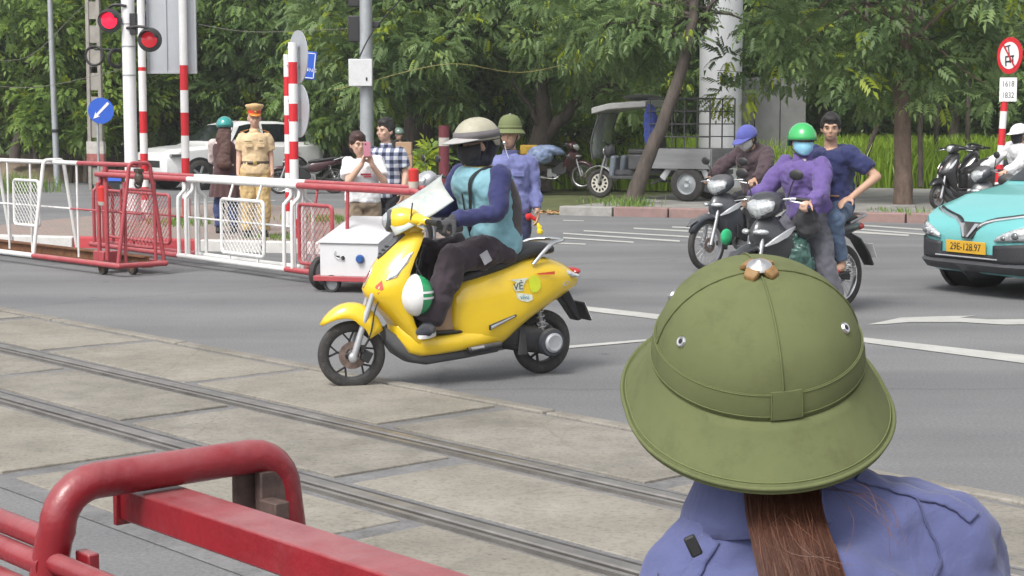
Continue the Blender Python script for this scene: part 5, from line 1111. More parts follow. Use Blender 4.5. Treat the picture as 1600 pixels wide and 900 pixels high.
for ax_, k_ in (('X', 75), ('Z', 75)):
    a = N_.new('ShaderNodeMath'); a.operation = 'MULTIPLY'; a.inputs[1].default_value = k_; L_.new(sep.outputs[ax_], a.inputs[0]); b2 = N_.new('ShaderNodeMath'); b2.operation = 'SINE'; L_.new(a.outputs[0], b2.inputs[0]); c2 = N_.new('ShaderNodeMath'); c2.operation = 'GREATER_THAN'; c2.inputs[1].default_value = 0; L_.new(b2.outputs[0], c2.inputs[0]); outs.append(c2)
ad = N_.new('ShaderNodeMath'); ad.operation = 'ADD'; L_.new(outs[0].outputs[0], ad.inputs[0]); L_.new(outs[1].outputs[0], ad.inputs[1]); hf = N_.new('ShaderNodeMath'); hf.operation = 'MULTIPLY'; hf.inputs[1].default_value = .5; L_.new(ad.outputs[0], hf.inputs[0])
rpx = N_.new('ShaderNodeValToRGB'); rpx.color_ramp.interpolation = 'CONSTANT'; rpx.color_ramp.elements[0].color = (.55, .56, .6, 1); rpx.color_ramp.elements[1].position = .9; rpx.color_ramp.elements[1].color = (.025, .03, .06, 1); e_ = rpx.color_ramp.elements.new(.4); e_.color = (.17, .19, .27, 1); L_.new(hf.outputs[0], rpx.inputs[0]); L_.new(rpx.outputs[0], b_.inputs['Base Color'])
shirt(pm, J, plaid, 'short', .028, 1.02, fold=.022, slim=1.08, lo=.02); collar(pm, J, plaid); trousers(pm, J, cloth('black_trousers', (.02, .02, .025))); shoes(pm, J, blackm)
# ---------- helmeted person far behind
fp = person('helmeted person in dark clothes on a motorbike far behind the checked shirt man', (-2.42, 36.2, 0), R(30))
J = stand(1.62, hipR=(-.1, .1, .82), hipL=(.1, .1, .82), kneeR=(-.16, -.3, .72), kneeL=(.16, -.3, .72), ankR=(-.15, -.25, .32), ankL=(.15, -.25, .32), shR=(-.18, 0, 1.24), shL=(.18, 0, 1.24), neck=(0, -.01, 1.30), head=(0, -.04, 1.43), elR=(-.25, -.15, 1.02), elL=(.25, -.15, 1.02), wrR=(-.27, -.36, 1.0), wrL=(.27, -.36, 1.0)); HT = head_T(J['head'], (0, -1, 0)); body(fp, J, HT, vox=.014)
shirt(fp, J, cloth('dark_jacket', (.03, .032, .035)), vox=.014); trousers(fp, J, cloth('black_trousers', (.02, .02, .025)), vox=.014); shoes(fp, J, blackm); helmet(fp, HT, M('helmet_grey_green', (.13, .19, .16), .3, var=.1, coat=.5))
# ================================================================ RIDERS, BIKES, CARS, TRICYCLE
def ride(label, loc, rz, J, fwd, sk=skin): 
    t = person(label, loc, rz); J = {k: V(v) for k, v in J.items()}; HT = head_T(J['head'], fwd); return t, J, HT
BR = R(40); BLOC = V((1.945, 14.07, 0))
bB = underbone('black motorbike carrying the purple jacket rider and a passenger', BLOC, BR, M('bike_black_paint', (.035, .037, .042), .3, var=.15, coat=.5, dirt=.2, dcol=(.1, .09, .08)), R(-8), silverpl)
AR = R(37); ALOC = V((2.13, 18.65, 0))
bA = underbone('dark grey motorbike of the rider in the blue cap', ALOC, AR, darkpl, R(-5), silverpl)
grip = dict(L=(V((-.8, -.15, -.2)), V((-.1, 0, -1)), 1.6, 1), R=(V((-.8, .15, -.2)), V((-.1, 0, -1)), 1.6, -1))
# rider of the black bike
rp, J, HT = ride('rider in purple jacket, green helmet and blue mask standing over the black motorbike', BLOC, BR, dict(hipR=(.80, .10, .84), hipL=(.78, -.10, .83), kneeR=(.58, .19, .55), kneeL=(.72, -.24, .45), ankR=(.60, .20, .17), ankL=(.80, -.30, .085), shR=(.70, .19, 1.27), shL=(.72, -.19, 1.26), elR=(.58, .30, 1.05), elL=(.60, -.30, 1.02), wrR=(.40, .31, .985), wrL=(.405, -.315, .975), neck=(.70, 0, 1.325), head=(.67, -.02, 1.465), chest=(.77, 0, 1.08)), (-.55, -.85, 0))
fd = dict(L=(-.9, -.3, 0), R=(-1, .1, 0)); body(rp, J, HT, 1.0, fd, grip); face(HT, rp, 1.0, False)
pur = cloth('purple_jacket', (.12, .082, .245)); shirt(rp, J, pur, 'long', .04, 1.05, 'jacket', fold=.06, fs=.16, slim=1.15); trousers(rp, J, cloth('grey_work_trousers', (.10, .10, .12)), .02, fold=.04, r=(.115, .095, .085)); shoes(rp, J, blackm, fd)
m = MB(); m.box(J['neck'] + V((-.075, -.06, -.055)), (.02, .05, .12), Matrix.Rotation(.4, 3, 'Y')); m.build('undershirt', cloth('pale_undershirt', (.5, .47, .42)), rp, bev=.006)
collar(rp, J, pur, .075, .05); mask(rp, HT @ Matrix.Scale(1.06, 4), cloth('blue_mask', (.25, .52, .68), var=.05)); hm = helmet(rp, HT, M('helmet_bright_green', (.035, .38, .10), .25, var=.05, coat=.8), low=.05, r=(.118, .142, .128))
m = MB(); m.T = HT; domegrid(m, (0, .01, .035), (.121, .145, .131), R(52), R(96), R(150), R(215), 10, 8); m.build('helmet_white_side', M('helmet_white', (.7, .7, .7)), hm, sm=180, solid=.003)
shorthair(HT @ Matrix.Scale(.98, 4), rp)
# passenger
pp, J, HT = ride('passenger in navy T-shirt and jeans seated behind the purple jacket rider', BLOC, BR, dict(hipR=(1.10, .10, .90), hipL=(1.10, -.10, .90), kneeR=(.86, .25, .80), kneeL=(.83, -.25, .80), ankR=(.95, .24, .42), ankL=(.96, -.23, .44), shR=(1.075, .18, 1.375), shL=(1.085, -.18, 1.37), elR=(1.06, .28, 1.12), elL=(1.20, -.40, 1.17), wrR=(.95, .16, 1.02), wrL=(.985, -.30, .995), neck=(1.07, 0, 1.43), head=(1.04, -.02, 1.58), chest=(1.11, 0, 1.17)), (-.75, -.60, -.05))
fd = dict(L=(-.9, -.35, 0), R=(-1, .2, 0)); body(pp, J, HT, 1.0, fd, dict(L=(V((-.9, .1, -.25)), V((0, .1, -1)), .5, 1), R=(V((-.6, -.6, -.3)), V((0, 0, -1)), .6, -1)), sk=skin2); face(HT, pp, 1.0)
nt = cloth('navy_tshirt', (.024, .030, .095)); shirt(pp, J, nt, 'short', .03, 1.06, fold=.06, fs=.16, slim=1.08, lo=.02); trousers(pp, J, cloth('jeans_faded', (.07, .105, .17), var=.25), .012, r=(.1, .075, .06), fold=.03, cut=.94); shorthair(HT, pp, 1.02, top=.004, back=.8)
for s in 'RL':
    m = MB(); d = V(fd[s]).normalized(); a = J['ank' + s]; m.box(a + d * .06 + V((0, 0, -.095)), (.27, .10, .025), Matrix.Rotation(math.atan2(d.y, d.x), 3, 'Z')); sl = m.build('sandal', blackm, pp, bev=.008); m = MB(); m.tube([a + d * .12 + V((.04 * q, .055 * q, -.07 + .035 * (1 - abs(q)))) for q in (-1, 0, 1)], .014, 8); m.build('sandal_strap', M('strap_red', (.4, .05, .04), .6), sl)
m = MB(); nb = J['neck']; m.torus(nb + V((-.03, 0, -.04)), (-.35, 0, 1), .088, .009, 24, 6); m.build('neck_chain', M('pale_chain', (.5, .5, .48), .5), pp)
bel = M('belt_tan', (.28, .16, .09), .5); m = MB(); m.tube(spl([(1.0, -.16, 1.0), (.94, -.05, 1.0), (.95, .1, 1.0)], 5), .018, 8, sq=.5); m.build('belt', bel, pp)
# bags on the black bike
hb2 = thing('hand_muff', 'dark grey padded bag hanging on the black motorbike handlebar', 'bag', BLOC + Matrix.Rotation(BR, 3, 'Z') @ V((.50, -.22, .70)), BR)
m = MB(); m.ell((0, 0, .12), (.13, .10, .11)); m.ell((.02, -.02, .05), (.12, .09, .09)); flesh(m, 'bag_body', cloth('dark_bag', (.04, .04, .045)), hb2, .012, 3, .03, .09)
m = MB(); m.tube(spl([(-.05, 0, .2), (-.1, -.02, .28), (-.12, 0, .3)], 4), .01, 6); m.build('bag_strap', blackm, hb2)
pb = thing('plastic_bag', 'dark green plastic bag between the leg shield and knees of the black motorbike', 'bag', BLOC + Matrix.Rotation(BR, 3, 'Z') @ V((.47, -.14, .35)), BR)
m = MB(); m.ell((0, 0, .16), (.13, .13, .16)); m.ell((.04, -.02, .10), (.12, .12, .1)); flesh(m, 'bag_film', M('green_film', (.045, .10, .085), .22, var=.4, scale=12, bump=.6, bscale=20), pb, .012, 2, .05, .05)
m = MB(); m.ell((0, 0, .32), (.03, .03, .04)); m.build('bag_knot', M('green_film', (.1, .2, .16)), pb)
gb = thing('green_pouch', 'small bright green pouch hanging between the two motorbikes', 'pouch', BLOC + V((-.12, .35, .60)), BR)
m = MB(); m.ell((0, 0, .06), (.06, .04, .07)); flesh(m, 'pouch_body', cloth('bright_green', (.02, .32, .13)), gb, .008, 2, .01, .05); m = MB(); m.tube([(0, 0, .11), (.02, .02, .2)], .005, 6); m.build('pouch_cord', blackm, gb)
# rider in blue cap
ra, J, HT = ride('rider in blue cap, white mask and dark brown jacket looking down on the grey motorbike', ALOC, AR, dict(hipR=(.80, .10, .82), hipL=(.80, -.10, .82), kneeR=(.50, .18, .70), kneeL=(.50, -.20, .66), ankR=(.55, .17, .34), ankL=(.62, -.26, .10), shR=(.72, .20, 1.29), shL=(.74, -.20, 1.28), elR=(.55, .32, 1.14), elL=(.58, -.32, 1.12), wrR=(.40, .33, 1.01), wrL=(.41, -.335, 1.0), neck=(.68, 0, 1.345), head=(.60, -.02, 1.445), chest=(.78, 0, 1.10)), (-1, -.05, -.45))
fd = dict(L=(-1, -.1, 0), R=(-1, .1, 0)); body(ra, J, HT, 1.0, fd, grip, sk=skin2); face(HT, ra, 1.0, False)
shirt(ra, J, cloth('brown_jacket', (.062, .042, .048)), 'long', .036, 1.05, 'jacket', fold=.07, fs=.16, slim=1.15); trousers(ra, J, cloth('black_trousers', (.02, .02, .025))); shoes(ra, J, blackm, fd); shorthair(HT, ra, 1.0, back=1.3)
mask(ra, HT @ Matrix.Scale(1.05, 4), cloth('white_mask', (.55, .54, .53)))
capb = cloth('blue_cap', (.085, .095, .32)); helmet(ra, HT, capb, visor=.10, r=(.108, .128, .115), name='cap')
# rider at the right edge
WLOC = V((6.0, 22.4, 0)); bW = underbone('dark motorbike of the rider in white, behind the teal taxi bonnet', WLOC, R(14), darkpl, 0, M('teal_accent', (.05, .2, .2), .4))
rw, J, HT = ride('rider in white cap and white jacket at the right edge behind the taxi', WLOC, R(14), dict(hipR=(.85, .10, .82), hipL=(.85, -.10, .82), kneeR=(.5, .18, .68), kneeL=(.5, -.2, .66), ankR=(.6, .17, .3), ankL=(.6, -.2, .3), shR=(.76, .20, 1.30), shL=(.78, -.20, 1.29), elR=(.6, .32, 1.12), elL=(.58, -.32, 1.08), wrR=(.40, .33, 1.0), wrL=(.36, -.335, .985), neck=(.76, 0, 1.36), head=(.73, -.02, 1.46), chest=(.82, 0, 1.1)), (-1, -.3, -.1))
fd = dict(L=(-1, -.1, 0), R=(-1, .1, 0)); body(rw, J, HT, 1.0, fd, grip); face(HT, rw, 1.0, False); mask(rw, HT @ Matrix.Scale(1.05, 4), cloth('black_mask', (.012, .012, .014))); shorthair(HT, rw)
shirt(rw, J, cloth('white_jacket', (.60, .60, .61)), 'long', .034, 1.05, 'jacket', fold=.07, fs=.16, slim=1.15); trousers(rw, J, cloth('black_trousers', (.02, .02, .025))); shoes(rw, J, blackm, fd); helmet(rw, HT, cloth('white_cap', (.62, .60, .60)), visor=.09, r=(.108, .128, .11), name='cap')
# parked two-wheelers
kp1 = G(1470, 326, .13); scooter('black scooter parked on the pavement right of the tree trunk, front wheel turned', (kp1.x - .1, kp1.y, .13), R(28), M('black_gloss', (.014, .014, .016), .3, var=.2, coat=.5), steer=R(-14), rimm=steel)
kp2 = G(1540, 322, .13); scooter('second black scooter parked behind the taxi, half hidden', (kp2.x - .45, kp2.y + .5, .13), R(12), M('black_gloss', (.014, .014, .016)), steer=0)
underbone('silver motorbike parked behind the yellow scooter rider', (-1.2, 20.0, 0), R(32), silverpl, R(10), blackpl)
q = G(545, 296); underbone('dark motorbike parked under the trees left of the woman in white', (q.x - 1.3, 38.2, 0), R(12), M('bike_maroon', (.05, .015, .02), .35, coat=.4), 0, blackpl)
q = G(905, 300, .13); underbone('maroon motorbike loaded with a blue cover beside the dark forked tree', (q.x + .15, 38.0, .13), R(165), M('bike_maroon', (.05, .015, .02)), R(10), blackpl)
bp_ = thing('tarpaulin', 'blue and white folded tarpaulin lying over the maroon motorbike', 'tarpaulin', (q.x - .55, 37.9, .13))
m = MB(); m.ell((0, 0, .86), (.3, .18, .09), rot=Matrix.Rotation(.25, 3, 'Y')); m.ell((-.25, 0, .75), (.3, .2, .2)); flesh(m, 'cover', M('tarp_blue', (.2, .26, .42), .5, var=.5, scale=5), bp_, .02, 3, .06, .16)
m = MB(); m.ell((-.45, -.05, .55), (.18, .15, .14)); flesh(m, 'purple_bundle', cloth('bundle_purple', (.14, .11, .35)), bp_, .02, 2, .05, .09)
yb = thing('yellow_crate', 'yellow plastic crate stacked beside the dark forked tree', 'crate', (q.x - 1.05, 38.3, .13)); MB().box((0, 0, .86), (.4, .35, .22)).build('crate_body', M('crate_yellow', (.45, .28, .03), .6, var=.25), yb, bev=.03); MB().box((0, 0, .4), (.5, .45, .7)).build('crate_base', card, yb, bev=.02)
underbone('dark motorbike ridden by the helmeted person far behind the barrier', (-2.55, 35.7, 0), R(120), darkpl, 0)

# ---------------------------------------------------------------- cars
def car(label, loc, rz, paintm, prof, Lc, hw, wheel_r, wx, name='car', trim=blackpl):
    """x from nose (0) to tail (Lc); prof: list of (x, zbot, zshoulder, zroof, halfwidth, roofhalf)"""
    t = thing(name, label, 'car', loc, rz)
    def sec(x):
        zb = interp([(p[0], p[1]) for p in prof], x); zs = interp([(p[0], p[2]) for p in prof], x); zr = interp([(p[0], p[3]) for p in prof], x); w = interp([(p[0], p[4]) for p in prof], x); rw_ = interp([(p[0], p[5]) for p in prof], x)
        half = [(0, zb), (w * .75, zb), (w * .96, zb + .05), (w, lerp(zb, zs, .35)), (w * 1.0, lerp(zb, zs, .7)), (w * .985, zs - .03), (w * .955, zs), (lerp(w * .94, rw_, .06), lerp(zs, zr, .08)), (lerp(w * .94, rw_, .5), lerp(zs, zr, .5)), (lerp(w * .94, rw_, .92), lerp(zs, zr, .9)), (rw_ * .9, lerp(zs, zr, .985)), (rw_ * .5, zr), (0, zr + .006)]
        return half
    def ring(x): h = sec(x); return [V((x, y, z)) for y, z in h] + [V((x, -y, z)) for y, z in h[-2:0:-1]]
    xs = sorted(set([round(Lc * i / 60, 4) for i in range(61)] + [p[0] for p in prof]))
    m = MB(); m.loft([ring(x) for x in xs]); b = m.build('body_shell', paintm, t, sm=35)
    def patch(name, x0, x1, f0, f1, side, mat, lift=.008, par=b, n=10, skew=0):
        """side glass between half-profile indices f0..f1"""
        rings = []
        for i in range(n + 1):
            r_ = []
            for k in range(5):
                f = lerp(f0, f1, k / 4); x = lerp(x0, x1, i / n) + skew * (k / 4) * (1 if i < n / 2 else .0); h = sec(x); a = int(f); g = f - a; p = h[a]; q = h[min(a + 1, len(h) - 1)]
                r_.append(V((x, side * (lerp(p[0], q[0], g) + lift), lerp(p[1], q[1], g) + lift * .3)))
            rings.append(r_)
        m = MB(); m.loft(rings, caps=False, ring_closed=False); return m.build(name, mat, par, sm=60)
    def across(name, x0, x1, mat, y=.9, lift=.01, n=8, par=b):
        rings = []
        for i in range(n + 1):
            x = lerp(x0, x1, i / n); h = sec(x); r_ = []
            for k in range(11):
                f = (k / 10 * 2 - 1) * y; tgt = abs(f) * h[9][0]; zz = h[12][1]
                for a in range(12, 8, -1):
                    if h[a - 1][0] >= tgt >= h[a][0]: zz = lerp(h[a][1], h[a - 1][1], (tgt - h[a][0]) / max(1e-5, h[a - 1][0] - h[a][0])); break
                r_.append(V((x - lift * .5, math.copysign(tgt, f), zz + lift)))
            rings.append(r_)
        m = MB(); m.loft(rings, caps=False, ring_closed=False); return m.build(name, mat, par, sm=60)
    for s in (-1, 1):
        for x in wx:
            m = MB(); m.lathe([(wheel_r * 1.03, -.02), (wheel_r * 1.17, -.02), (wheel_r * 1.17, .03), (wheel_r * 1.03, .03)], (x, s * (hw - .02), wheel_r), (0, s, 0), 36, closed=True); m.build('arch_trim', trim, b)
            m = MB(); m.cyl((x, s * (hw - .30), wheel_r), (x, s * (hw + .003), wheel_r), wheel_r * 1.06, n=36); m.build('wheel_well', blackm, b)
            m = MB(); m.lathe([(wheel_r * .62, -.1), (wheel_r * .93, -.1), (wheel_r, -.07), (wheel_r, .07), (wheel_r * .93, .1), (wheel_r * .62, .1)], (x, s * (hw - .07), wheel_r), (0, s, 0), 36, closed=True); w = m.build('wheel', rubber, t, sm=60)
            m = MB(); m.lathe([(.001, .03), (wheel_r * .2, .05), (wheel_r * .22, .03), (wheel_r * .58, .06), (wheel_r * .65, .09), (wheel_r * .65, .0), (.001, 0)], (x, s * (hw - .07), wheel_r), (0, s, 0), 30); m.build('wheel_disc', darkpl, w)
            m = MB(); c = V((x, s * (hw + .0), wheel_r))
            for i in range(5): a = i * 1.2566; d = V((math.cos(a), 0, math.sin(a))); m.bar(c + d * .03, c + d * wheel_r * .62 + V((0, s * .015, 0)), wheel_r * .16, .02, (0, s, 0))
            m.build('wheel_spokes', silverpl, w, bev=.006)
    return t, b, sec, patch, across
# white SUV on the side road
sp = [(0, .42, .72, .73, .60, .40), (.06, .30, .86, .89, .78, .60), (.3, .26, .93, .98, .86, .68), (.75, .24, .97, 1.03, .90, .72), (1.15, .24, 1.0, 1.06, .91, .72), (1.30, .24, 1.0, 1.12, .91, .70), (1.95, .24, 1.01, 1.55, .92, .66), (2.3, .24, 1.02, 1.63, .92, .66), (3.2, .24, 1.03, 1.63, .92, .65), (3.9, .25, 1.04, 1.56, .91, .63), (4.25, .28, 1.03, 1.25, .88, .62), (4.40, .36, .95, 1.02, .82, .62), (4.45, .45, .85, .88, .7, .55)]
sq_ = P(232, 283, 40.8)
suv, sb, ssec, spatch, sacross = car('white SUV parked on the side road behind the officer', (sq_.x + .1, 40.4, 0), R(40), white_car, sp, 4.45, .91, .36, (.86, 3.52), 'parked_car')
for s in (-1, 1):
    spatch('front_window', 1.72, 2.62, 7.2, 8.95, s, glassd, skew=.35); spatch('rear_window', 2.70, 3.45, 7.2, 8.95, s, glassd); spatch('quarter_window', 3.52, 3.92, 7.2, 8.8, s, glassd)
    m = MB(); m.ell((1.62, s * 1.03, 1.09), (.09, .12, .075)); m.bar((1.66, s * .9, 1.02), (1.64, s * 1.0, 1.06), .05, .03); m.build('wing_mirror', white_car, sb, sm=60)
    m = MB(); m.loft([[V((x, s * (.93), z)) for z in (.86 - .03 * k, .80)] + [V((x, s * (w_), z)) for z in (.80, .86 - .03 * k)] for x, k, w_ in ((.12, 0, .6), (.34, 0, .82), (.48, 1, .88))]); m.build('headlight', lens_dark, sb)
    m = MB(); m.bar((.55, s * .915, .33), (3.9, s * .925, .33), .02, .1); m.build('side_skirt', blackpl, sb)
    for x in (2.55, 3.5): m = MB(); m.bar((x, s * .93, .88), (x + .14, s * .93, .88), .02, .022); m.build('door_handle', white_car, sb, bev=.005)
    for x in (1.55, 2.66, 3.6): m = MB(); m.bar((x, s * .918, .36), (x + (.05 if x < 2 else 0), s * .915, .98), .006, .008, (1, 0, 0)); m.build('door_seam', blackm, sb)
    m = MB(); m.box((1.32, s * .922, .90), (.10, .006, .035)); m.build('wing_vent', blackpl, sb)
sacross('windscreen', 1.34, 1.92, glassd, .93); sacross('rear_screen', 3.98, 4.25, glassd, .9); m = MB(); m.box((.02, 0, .62), (.05, 1.1, .18)); m.build('grille', blackpl, sb, bev=.02); m = MB(); m.box((-.012, 0, .45), (.01, .47, .11)); m.build('number_plate', signwhite, sb)
# teal taxi
TH = R(62); thd = V((-math.sin(TH), -math.cos(TH), 0)); tno = V((P(1497, 352, 15.9).x + .10, 15.9, 0))
tpf = [(0, .30, .60, .61, .50, .34), (.05, .24, .68, .69, .62, .42), (.14, .21, .73, .745, .74, .54), (.32, .20, .80, .83, .82, .62), (.6, .19, .87, .93, .875, .68), (.95, .19, .91, .99, .885, .70), (1.10, .19, .93, 1.02, .89, .70), (1.75, .19, .95, 1.47, .89, .62), (2.1, .19, .96, 1.57, .89, .61), (2.9, .19, .97, 1.57, .89, .60), (3.5, .2, .98, 1.50, .88, .58), (3.85, .24, .97, 1.2, .85, .57), (3.96, .4, .85, .9, .75, .5)]
taxi, tb_, tsec, tpatch, tacross = car('teal taxi with yellow number plate entering at the right edge', tno, math.atan2(-thd.y, -thd.x), teal, tpf, 3.96, .875, .325, (.80, 3.30), 'taxi')
def nose(y, z, out=.0):
    """point on the rounded front at lateral y, height z"""
    for i in range(400):
        x = i * .003; h = tsec(x)
        if z > h[12][1]: continue
        w = 0
        for a in range(len(h) - 1):
            z0, z1 = h[a][1], h[a + 1][1]
            if min(z0, z1) <= z <= max(z0, z1) and abs(z1 - z0) > 1e-6: w = max(w, lerp(h[a][0], h[a + 1][0], (z - z0) / (z1 - z0)))
        if w >= abs(y): return V((x - out, y * (1 + out * .5), z))
    return V((1.2, y, z))
def strip(name, pts, width, mat, out=.012, par=tb_, r2=None):
    m = MB(); m.tube([nose(y, z, out) for y, z in pts], width, 8); return m.build(name, mat, par)
for s in (-1, 1):
    strip('chrome_trim', [(s * .10, .655), (s * .17, .695), (s * .25, .72), (s * .40, .745), (s * .55, .77), (s * .68, .795)], .017, chrome)
    strip('trim_black_line', [(s * .10, .672), (s * .17, .713), (s * .25, .738), (s * .40, .762), (s * .55, .787), (s * .68, .81)], .014, blackm, .006)  # black lining of the trim, just above the chrome
    m = MB(); rings = []
    for i in range(11):
        f = i / 10; y = lerp(.36, .74, f); zl = lerp(.535, .555, f); zh = lerp(.56, .675, min(1, f * 1.5) ** .7); rings.append([nose(s * y, lerp(zl, zh, k / 4), .012 + .02 * math.sin(k / 4 * math.pi)) for k in range(5)])
    m.loft(rings, caps=False, ring_closed=False); hlp = m.build('headlight', lens, tb_, sm=60, solid=.01)
    m = MB(); m.ell(nose(s * .58, .60, .03), (.028, .04, .034)); m.build('lamp_bowl', lens_dark, hlp); m = MB(); m.ell(nose(s * .47, .575, .03), (.02, .03, .022)); m.build('lamp_bowl', lens_dark, hlp)
    m = MB(); m.loft([[nose(s * y, lerp(.335, lerp(.50, .535, (y - .34) / .4), k / 5), .016) for k in range(6)] for y in (.34, .42, .5, .58, .66, .72, .78)], caps=False, ring_closed=False); m.build('lower_grille', M('mesh_black', (.025, .026, .03), .6, var=.6, scale=90), tb_, sm=60, solid=.014)
for y, w in ((0, 1),):
    m = MB()
    for s in (-1, 1): m.loft([[nose(s * a, z, o_) for a, z in ((.012, .565), (.035, .565), (.125, .69), (.075, .69))] for o_ in (.02, .045)])
    m.build('maker_badge', chrome, tb_)
    m = MB(); m.loft([[nose(a, z, o_) for a, z in ((-.06, .55), (.06, .55), (.16, .70), (-.16, .70))] for o_ in (.005, .03)]); m.build('badge_panel', blackpl, tb_)
m = MB(); m.loft([[nose(y, z, .014) for z in (.33, .37, .41)] for y in [lerp(-.42, .42, i / 10) for i in range(11)]], caps=False, ring_closed=False); m.build('lower_grille', blackm, tb_, sm=60, solid=.012)
m = MB(); m.tube([nose(y, .372, .03) for y in [lerp(-.4, .4, i / 10) for i in range(11)]], .008, 6); m.build('grille_bar', silverpl, tb_)
m = MB(); m.loft([[nose(y, z, o_) for z, o_ in ((.165, -.02), (.20, .015), (.25, .042), (.31, .045), (.335, .016))] for y in [lerp(-.82, .82, i / 16) for i in range(17)]], caps=False, ring_closed=False); m.build('front_bumper_lip', M('bumper_grey', (.05, .052, .058), .6, var=.15, dirt=.3), tb_, sm=50, solid=.012)
pn = nose(0, .465, .03); m = MB(); m.box(pn, (.012, .52, .115), Matrix.Rotation(-.04, 3, 'Y')); npl = m.build('number_plate', M('plate_yellow', (.62, .36, .03), .5, var=.08), tb_, bev=.003)
text('plate_number', '29E-128.97', .092, M('plate_black', (.03, .025, .02), .5), npl, frame(pn + V((-.008, 0, 0)), (0, -1, 0), (0.04, 0, 1)), .0012, .98)
m = MB(); 
for i in range(9): pass
for s in (-1, 1):
    tpatch('front_window', 1.55, 2.35, 7.2, 8.95, s, glassd, skew=.3); tpatch('rear_window', 2.42, 3.2, 7.2, 8.95, s, glassd)
    m = MB(); m.ell((1.45, s * 1.0, 1.03), (.09, .11, .075)); m.bar((1.48, s * .86, .97), (1.46, s * .97, 1.0), .05, .03); m.build('wing_mirror', blackpl, tb_, sm=60)
    m = MB(); m.bar((1.15, s * .885, .25), (2.95, s * .89, .25), .02, .14); m.build('side_skirt', blackpl, tb_)
    for x in (1.32, 2.38, 3.2): m = MB(); m.bar((x, s * .882, .30), (x, s * .872, .93), .006, .008, (1, 0, 0)); m.build('door_seam', blackm, tb_)
tacross('windscreen', 1.14, 1.72, glassd, .95); tacross('rear_screen', 3.52, 3.84, glassd, .9)
m = MB(); m.tube([V((1.06, -.6, 1.02)), V((1.15, -.15, 1.065)), V((1.13, .3, 1.06))], .009, 6); m.build('wiper', blackm, tb_)

# ---------------------------------------------------------------- three-wheeled cargo truck
CL = G(938, 309, .13); CR_ = G(1092, 313, .13); dd = CR_ - CL; cw_ = thing('cargo_tricycle', 'three-wheeled cargo truck with canopy and grey load bed under the leaning tree', 'tricycle', (CL.x, CL.y, .13), math.atan2(dd.y, dd.x)); WBc = dd.length
def cb(m, name, mat, **k): return m.build(name, mat, cw_, **k)
fw = wheel(cw_, (0, 0, .29), (0, 1, 0), .29, .055, 10, silverpl, 'alloy', False)
m = MB(); m.lathe([(.05, -.02), (.19, -.03), (.19, .03), (.05, .02)], (0, 0, .29), (0, 1, 0), 28)
m.build('wheel_plate', M('wheel_cream', (.5, .48, .42), .6, var=.1), fw)
m = MB()
for i in range(12): a = i * math.pi / 6; m.ell((.135 * math.cos(a), -.03, .29 + .135 * math.sin(a)), (.022, .012, .032), 10, 6, Matrix.Rotation(-a + math.pi / 2, 3, 'Y'))
m.build('wheel_slots', blackm, fw)
for s in (-1, 1):
    y = s * .52; m = MB(); m.lathe([(.2, -.08), (.30, -.08), (.33, -.05), (.33, .05), (.30, .08), (.2, .08)], (WBc, y, .33), (0, 1, 0), 32, closed=True); w = cb(m, 'wheel', rubber, sm=60)
    m = MB(); m.lathe([(.001, .02), (.06, .05), (.1, .03), (.17, .02), (.205, .06), (.205, -.06), (.001, -.06)], (WBc, y, .33), (0, s, 0), 28); m.build('rim', greypole, w)
    m = MB()
    for k in range(6): a = k * 1.047; m.ell((WBc + .08 * math.cos(a), y + s * .045, .33 + .08 * math.sin(a)), .012, 8, 5)
    m.build('wheel_nuts', steel, w)
    m = MB(); m.tube([(WBc - .52, y, .42), (WBc - .36, y, .64), (WBc + .30, y, .64), (WBc + .46, y, .36)], .03, 6, sq=2.4); cb(m, 'mudguard', silverpl)
m = MB(); m.tube(spl([(0, -.07, .29), (.08, -.07, .6), (.16, -.05, .92)], 4), .025, 8); m.tube(spl([(0, .07, .29), (.08, .07, .6), (.16, .05, .92)], 4), .025, 8); cb(m, 'fork', steel)
m = MB(); m.loft([[V((.34 * math.cos(a), y * .1, .29 + .34 * math.sin(a))) for y in (-1, -.5, .5, 1)] for a in [lerp(R(150), R(10), i / 10) for i in range(11)]], caps=False, ring_closed=False); cb(m, 'front_mudguard', silverpl, sm=60, solid=.01)
bedm = M('bed_grey', (.20, .205, .21), .6, .2, var=.25, scale=3, dirt=.5, dcol=(.15, .14, .13), stretch=(.3, 1, 3)); fr = M('frame_dark', (.05, .05, .055), .6, var=.3)
x0, x1 = 1.25, 2.62
for s in (-1, 1): m = MB(); m.box(((x0 + x1) / 2, s * .60, .80), (x1 - x0, .035, .38)); cb(m, 'bed_side', bedm, bev=.008)
for x in (x0, x1): m = MB(); m.box((x, 0, .80), (.035, 1.17, .38)); cb(m, 'bed_end', bedm, bev=.008)
m = MB(); m.box(((x0 + x1) / 2, 0, .63), (x1 - x0 - .04, 1.16, .03)); cb(m, 'bed_floor', fr)
for s in (-1, 1): m = MB(); m.bar((.35, s * .25, .52), (2.7, s * .25, .55), .06, .09); cb(m, 'chassis_rail', fr)
m = MB(); m.bar((WBc, -.5, .36), (WBc, .5, .36), .07, .07); m.bar((1.3, 0, .36), (WBc, 0, .36), .06, .06); m.bar((1.2, -.2, .3), (1.7, -.2, .52), .04, .04); cb(m, 'rear_axle', fr)
for i in range(4):
    z = .99 + .0 + i * .24 + .22
    for s in (-1, 1): m = MB(); m.cyl((x0 + .05, s * .58, z), (x1 - .02, s * .58, z), .012, n=6); cb(m, 'rack_rail', fr)
for i in range(5):
    x = lerp(x0 + .3, x1 - .03, i / 4) if i else x0 + .1
    for s in (-1, 1): m = MB(); m.cyl((x, s * .58, .98), (x, s * .58, 1.93), .014, n=6); cb(m, 'rack_post', fr)
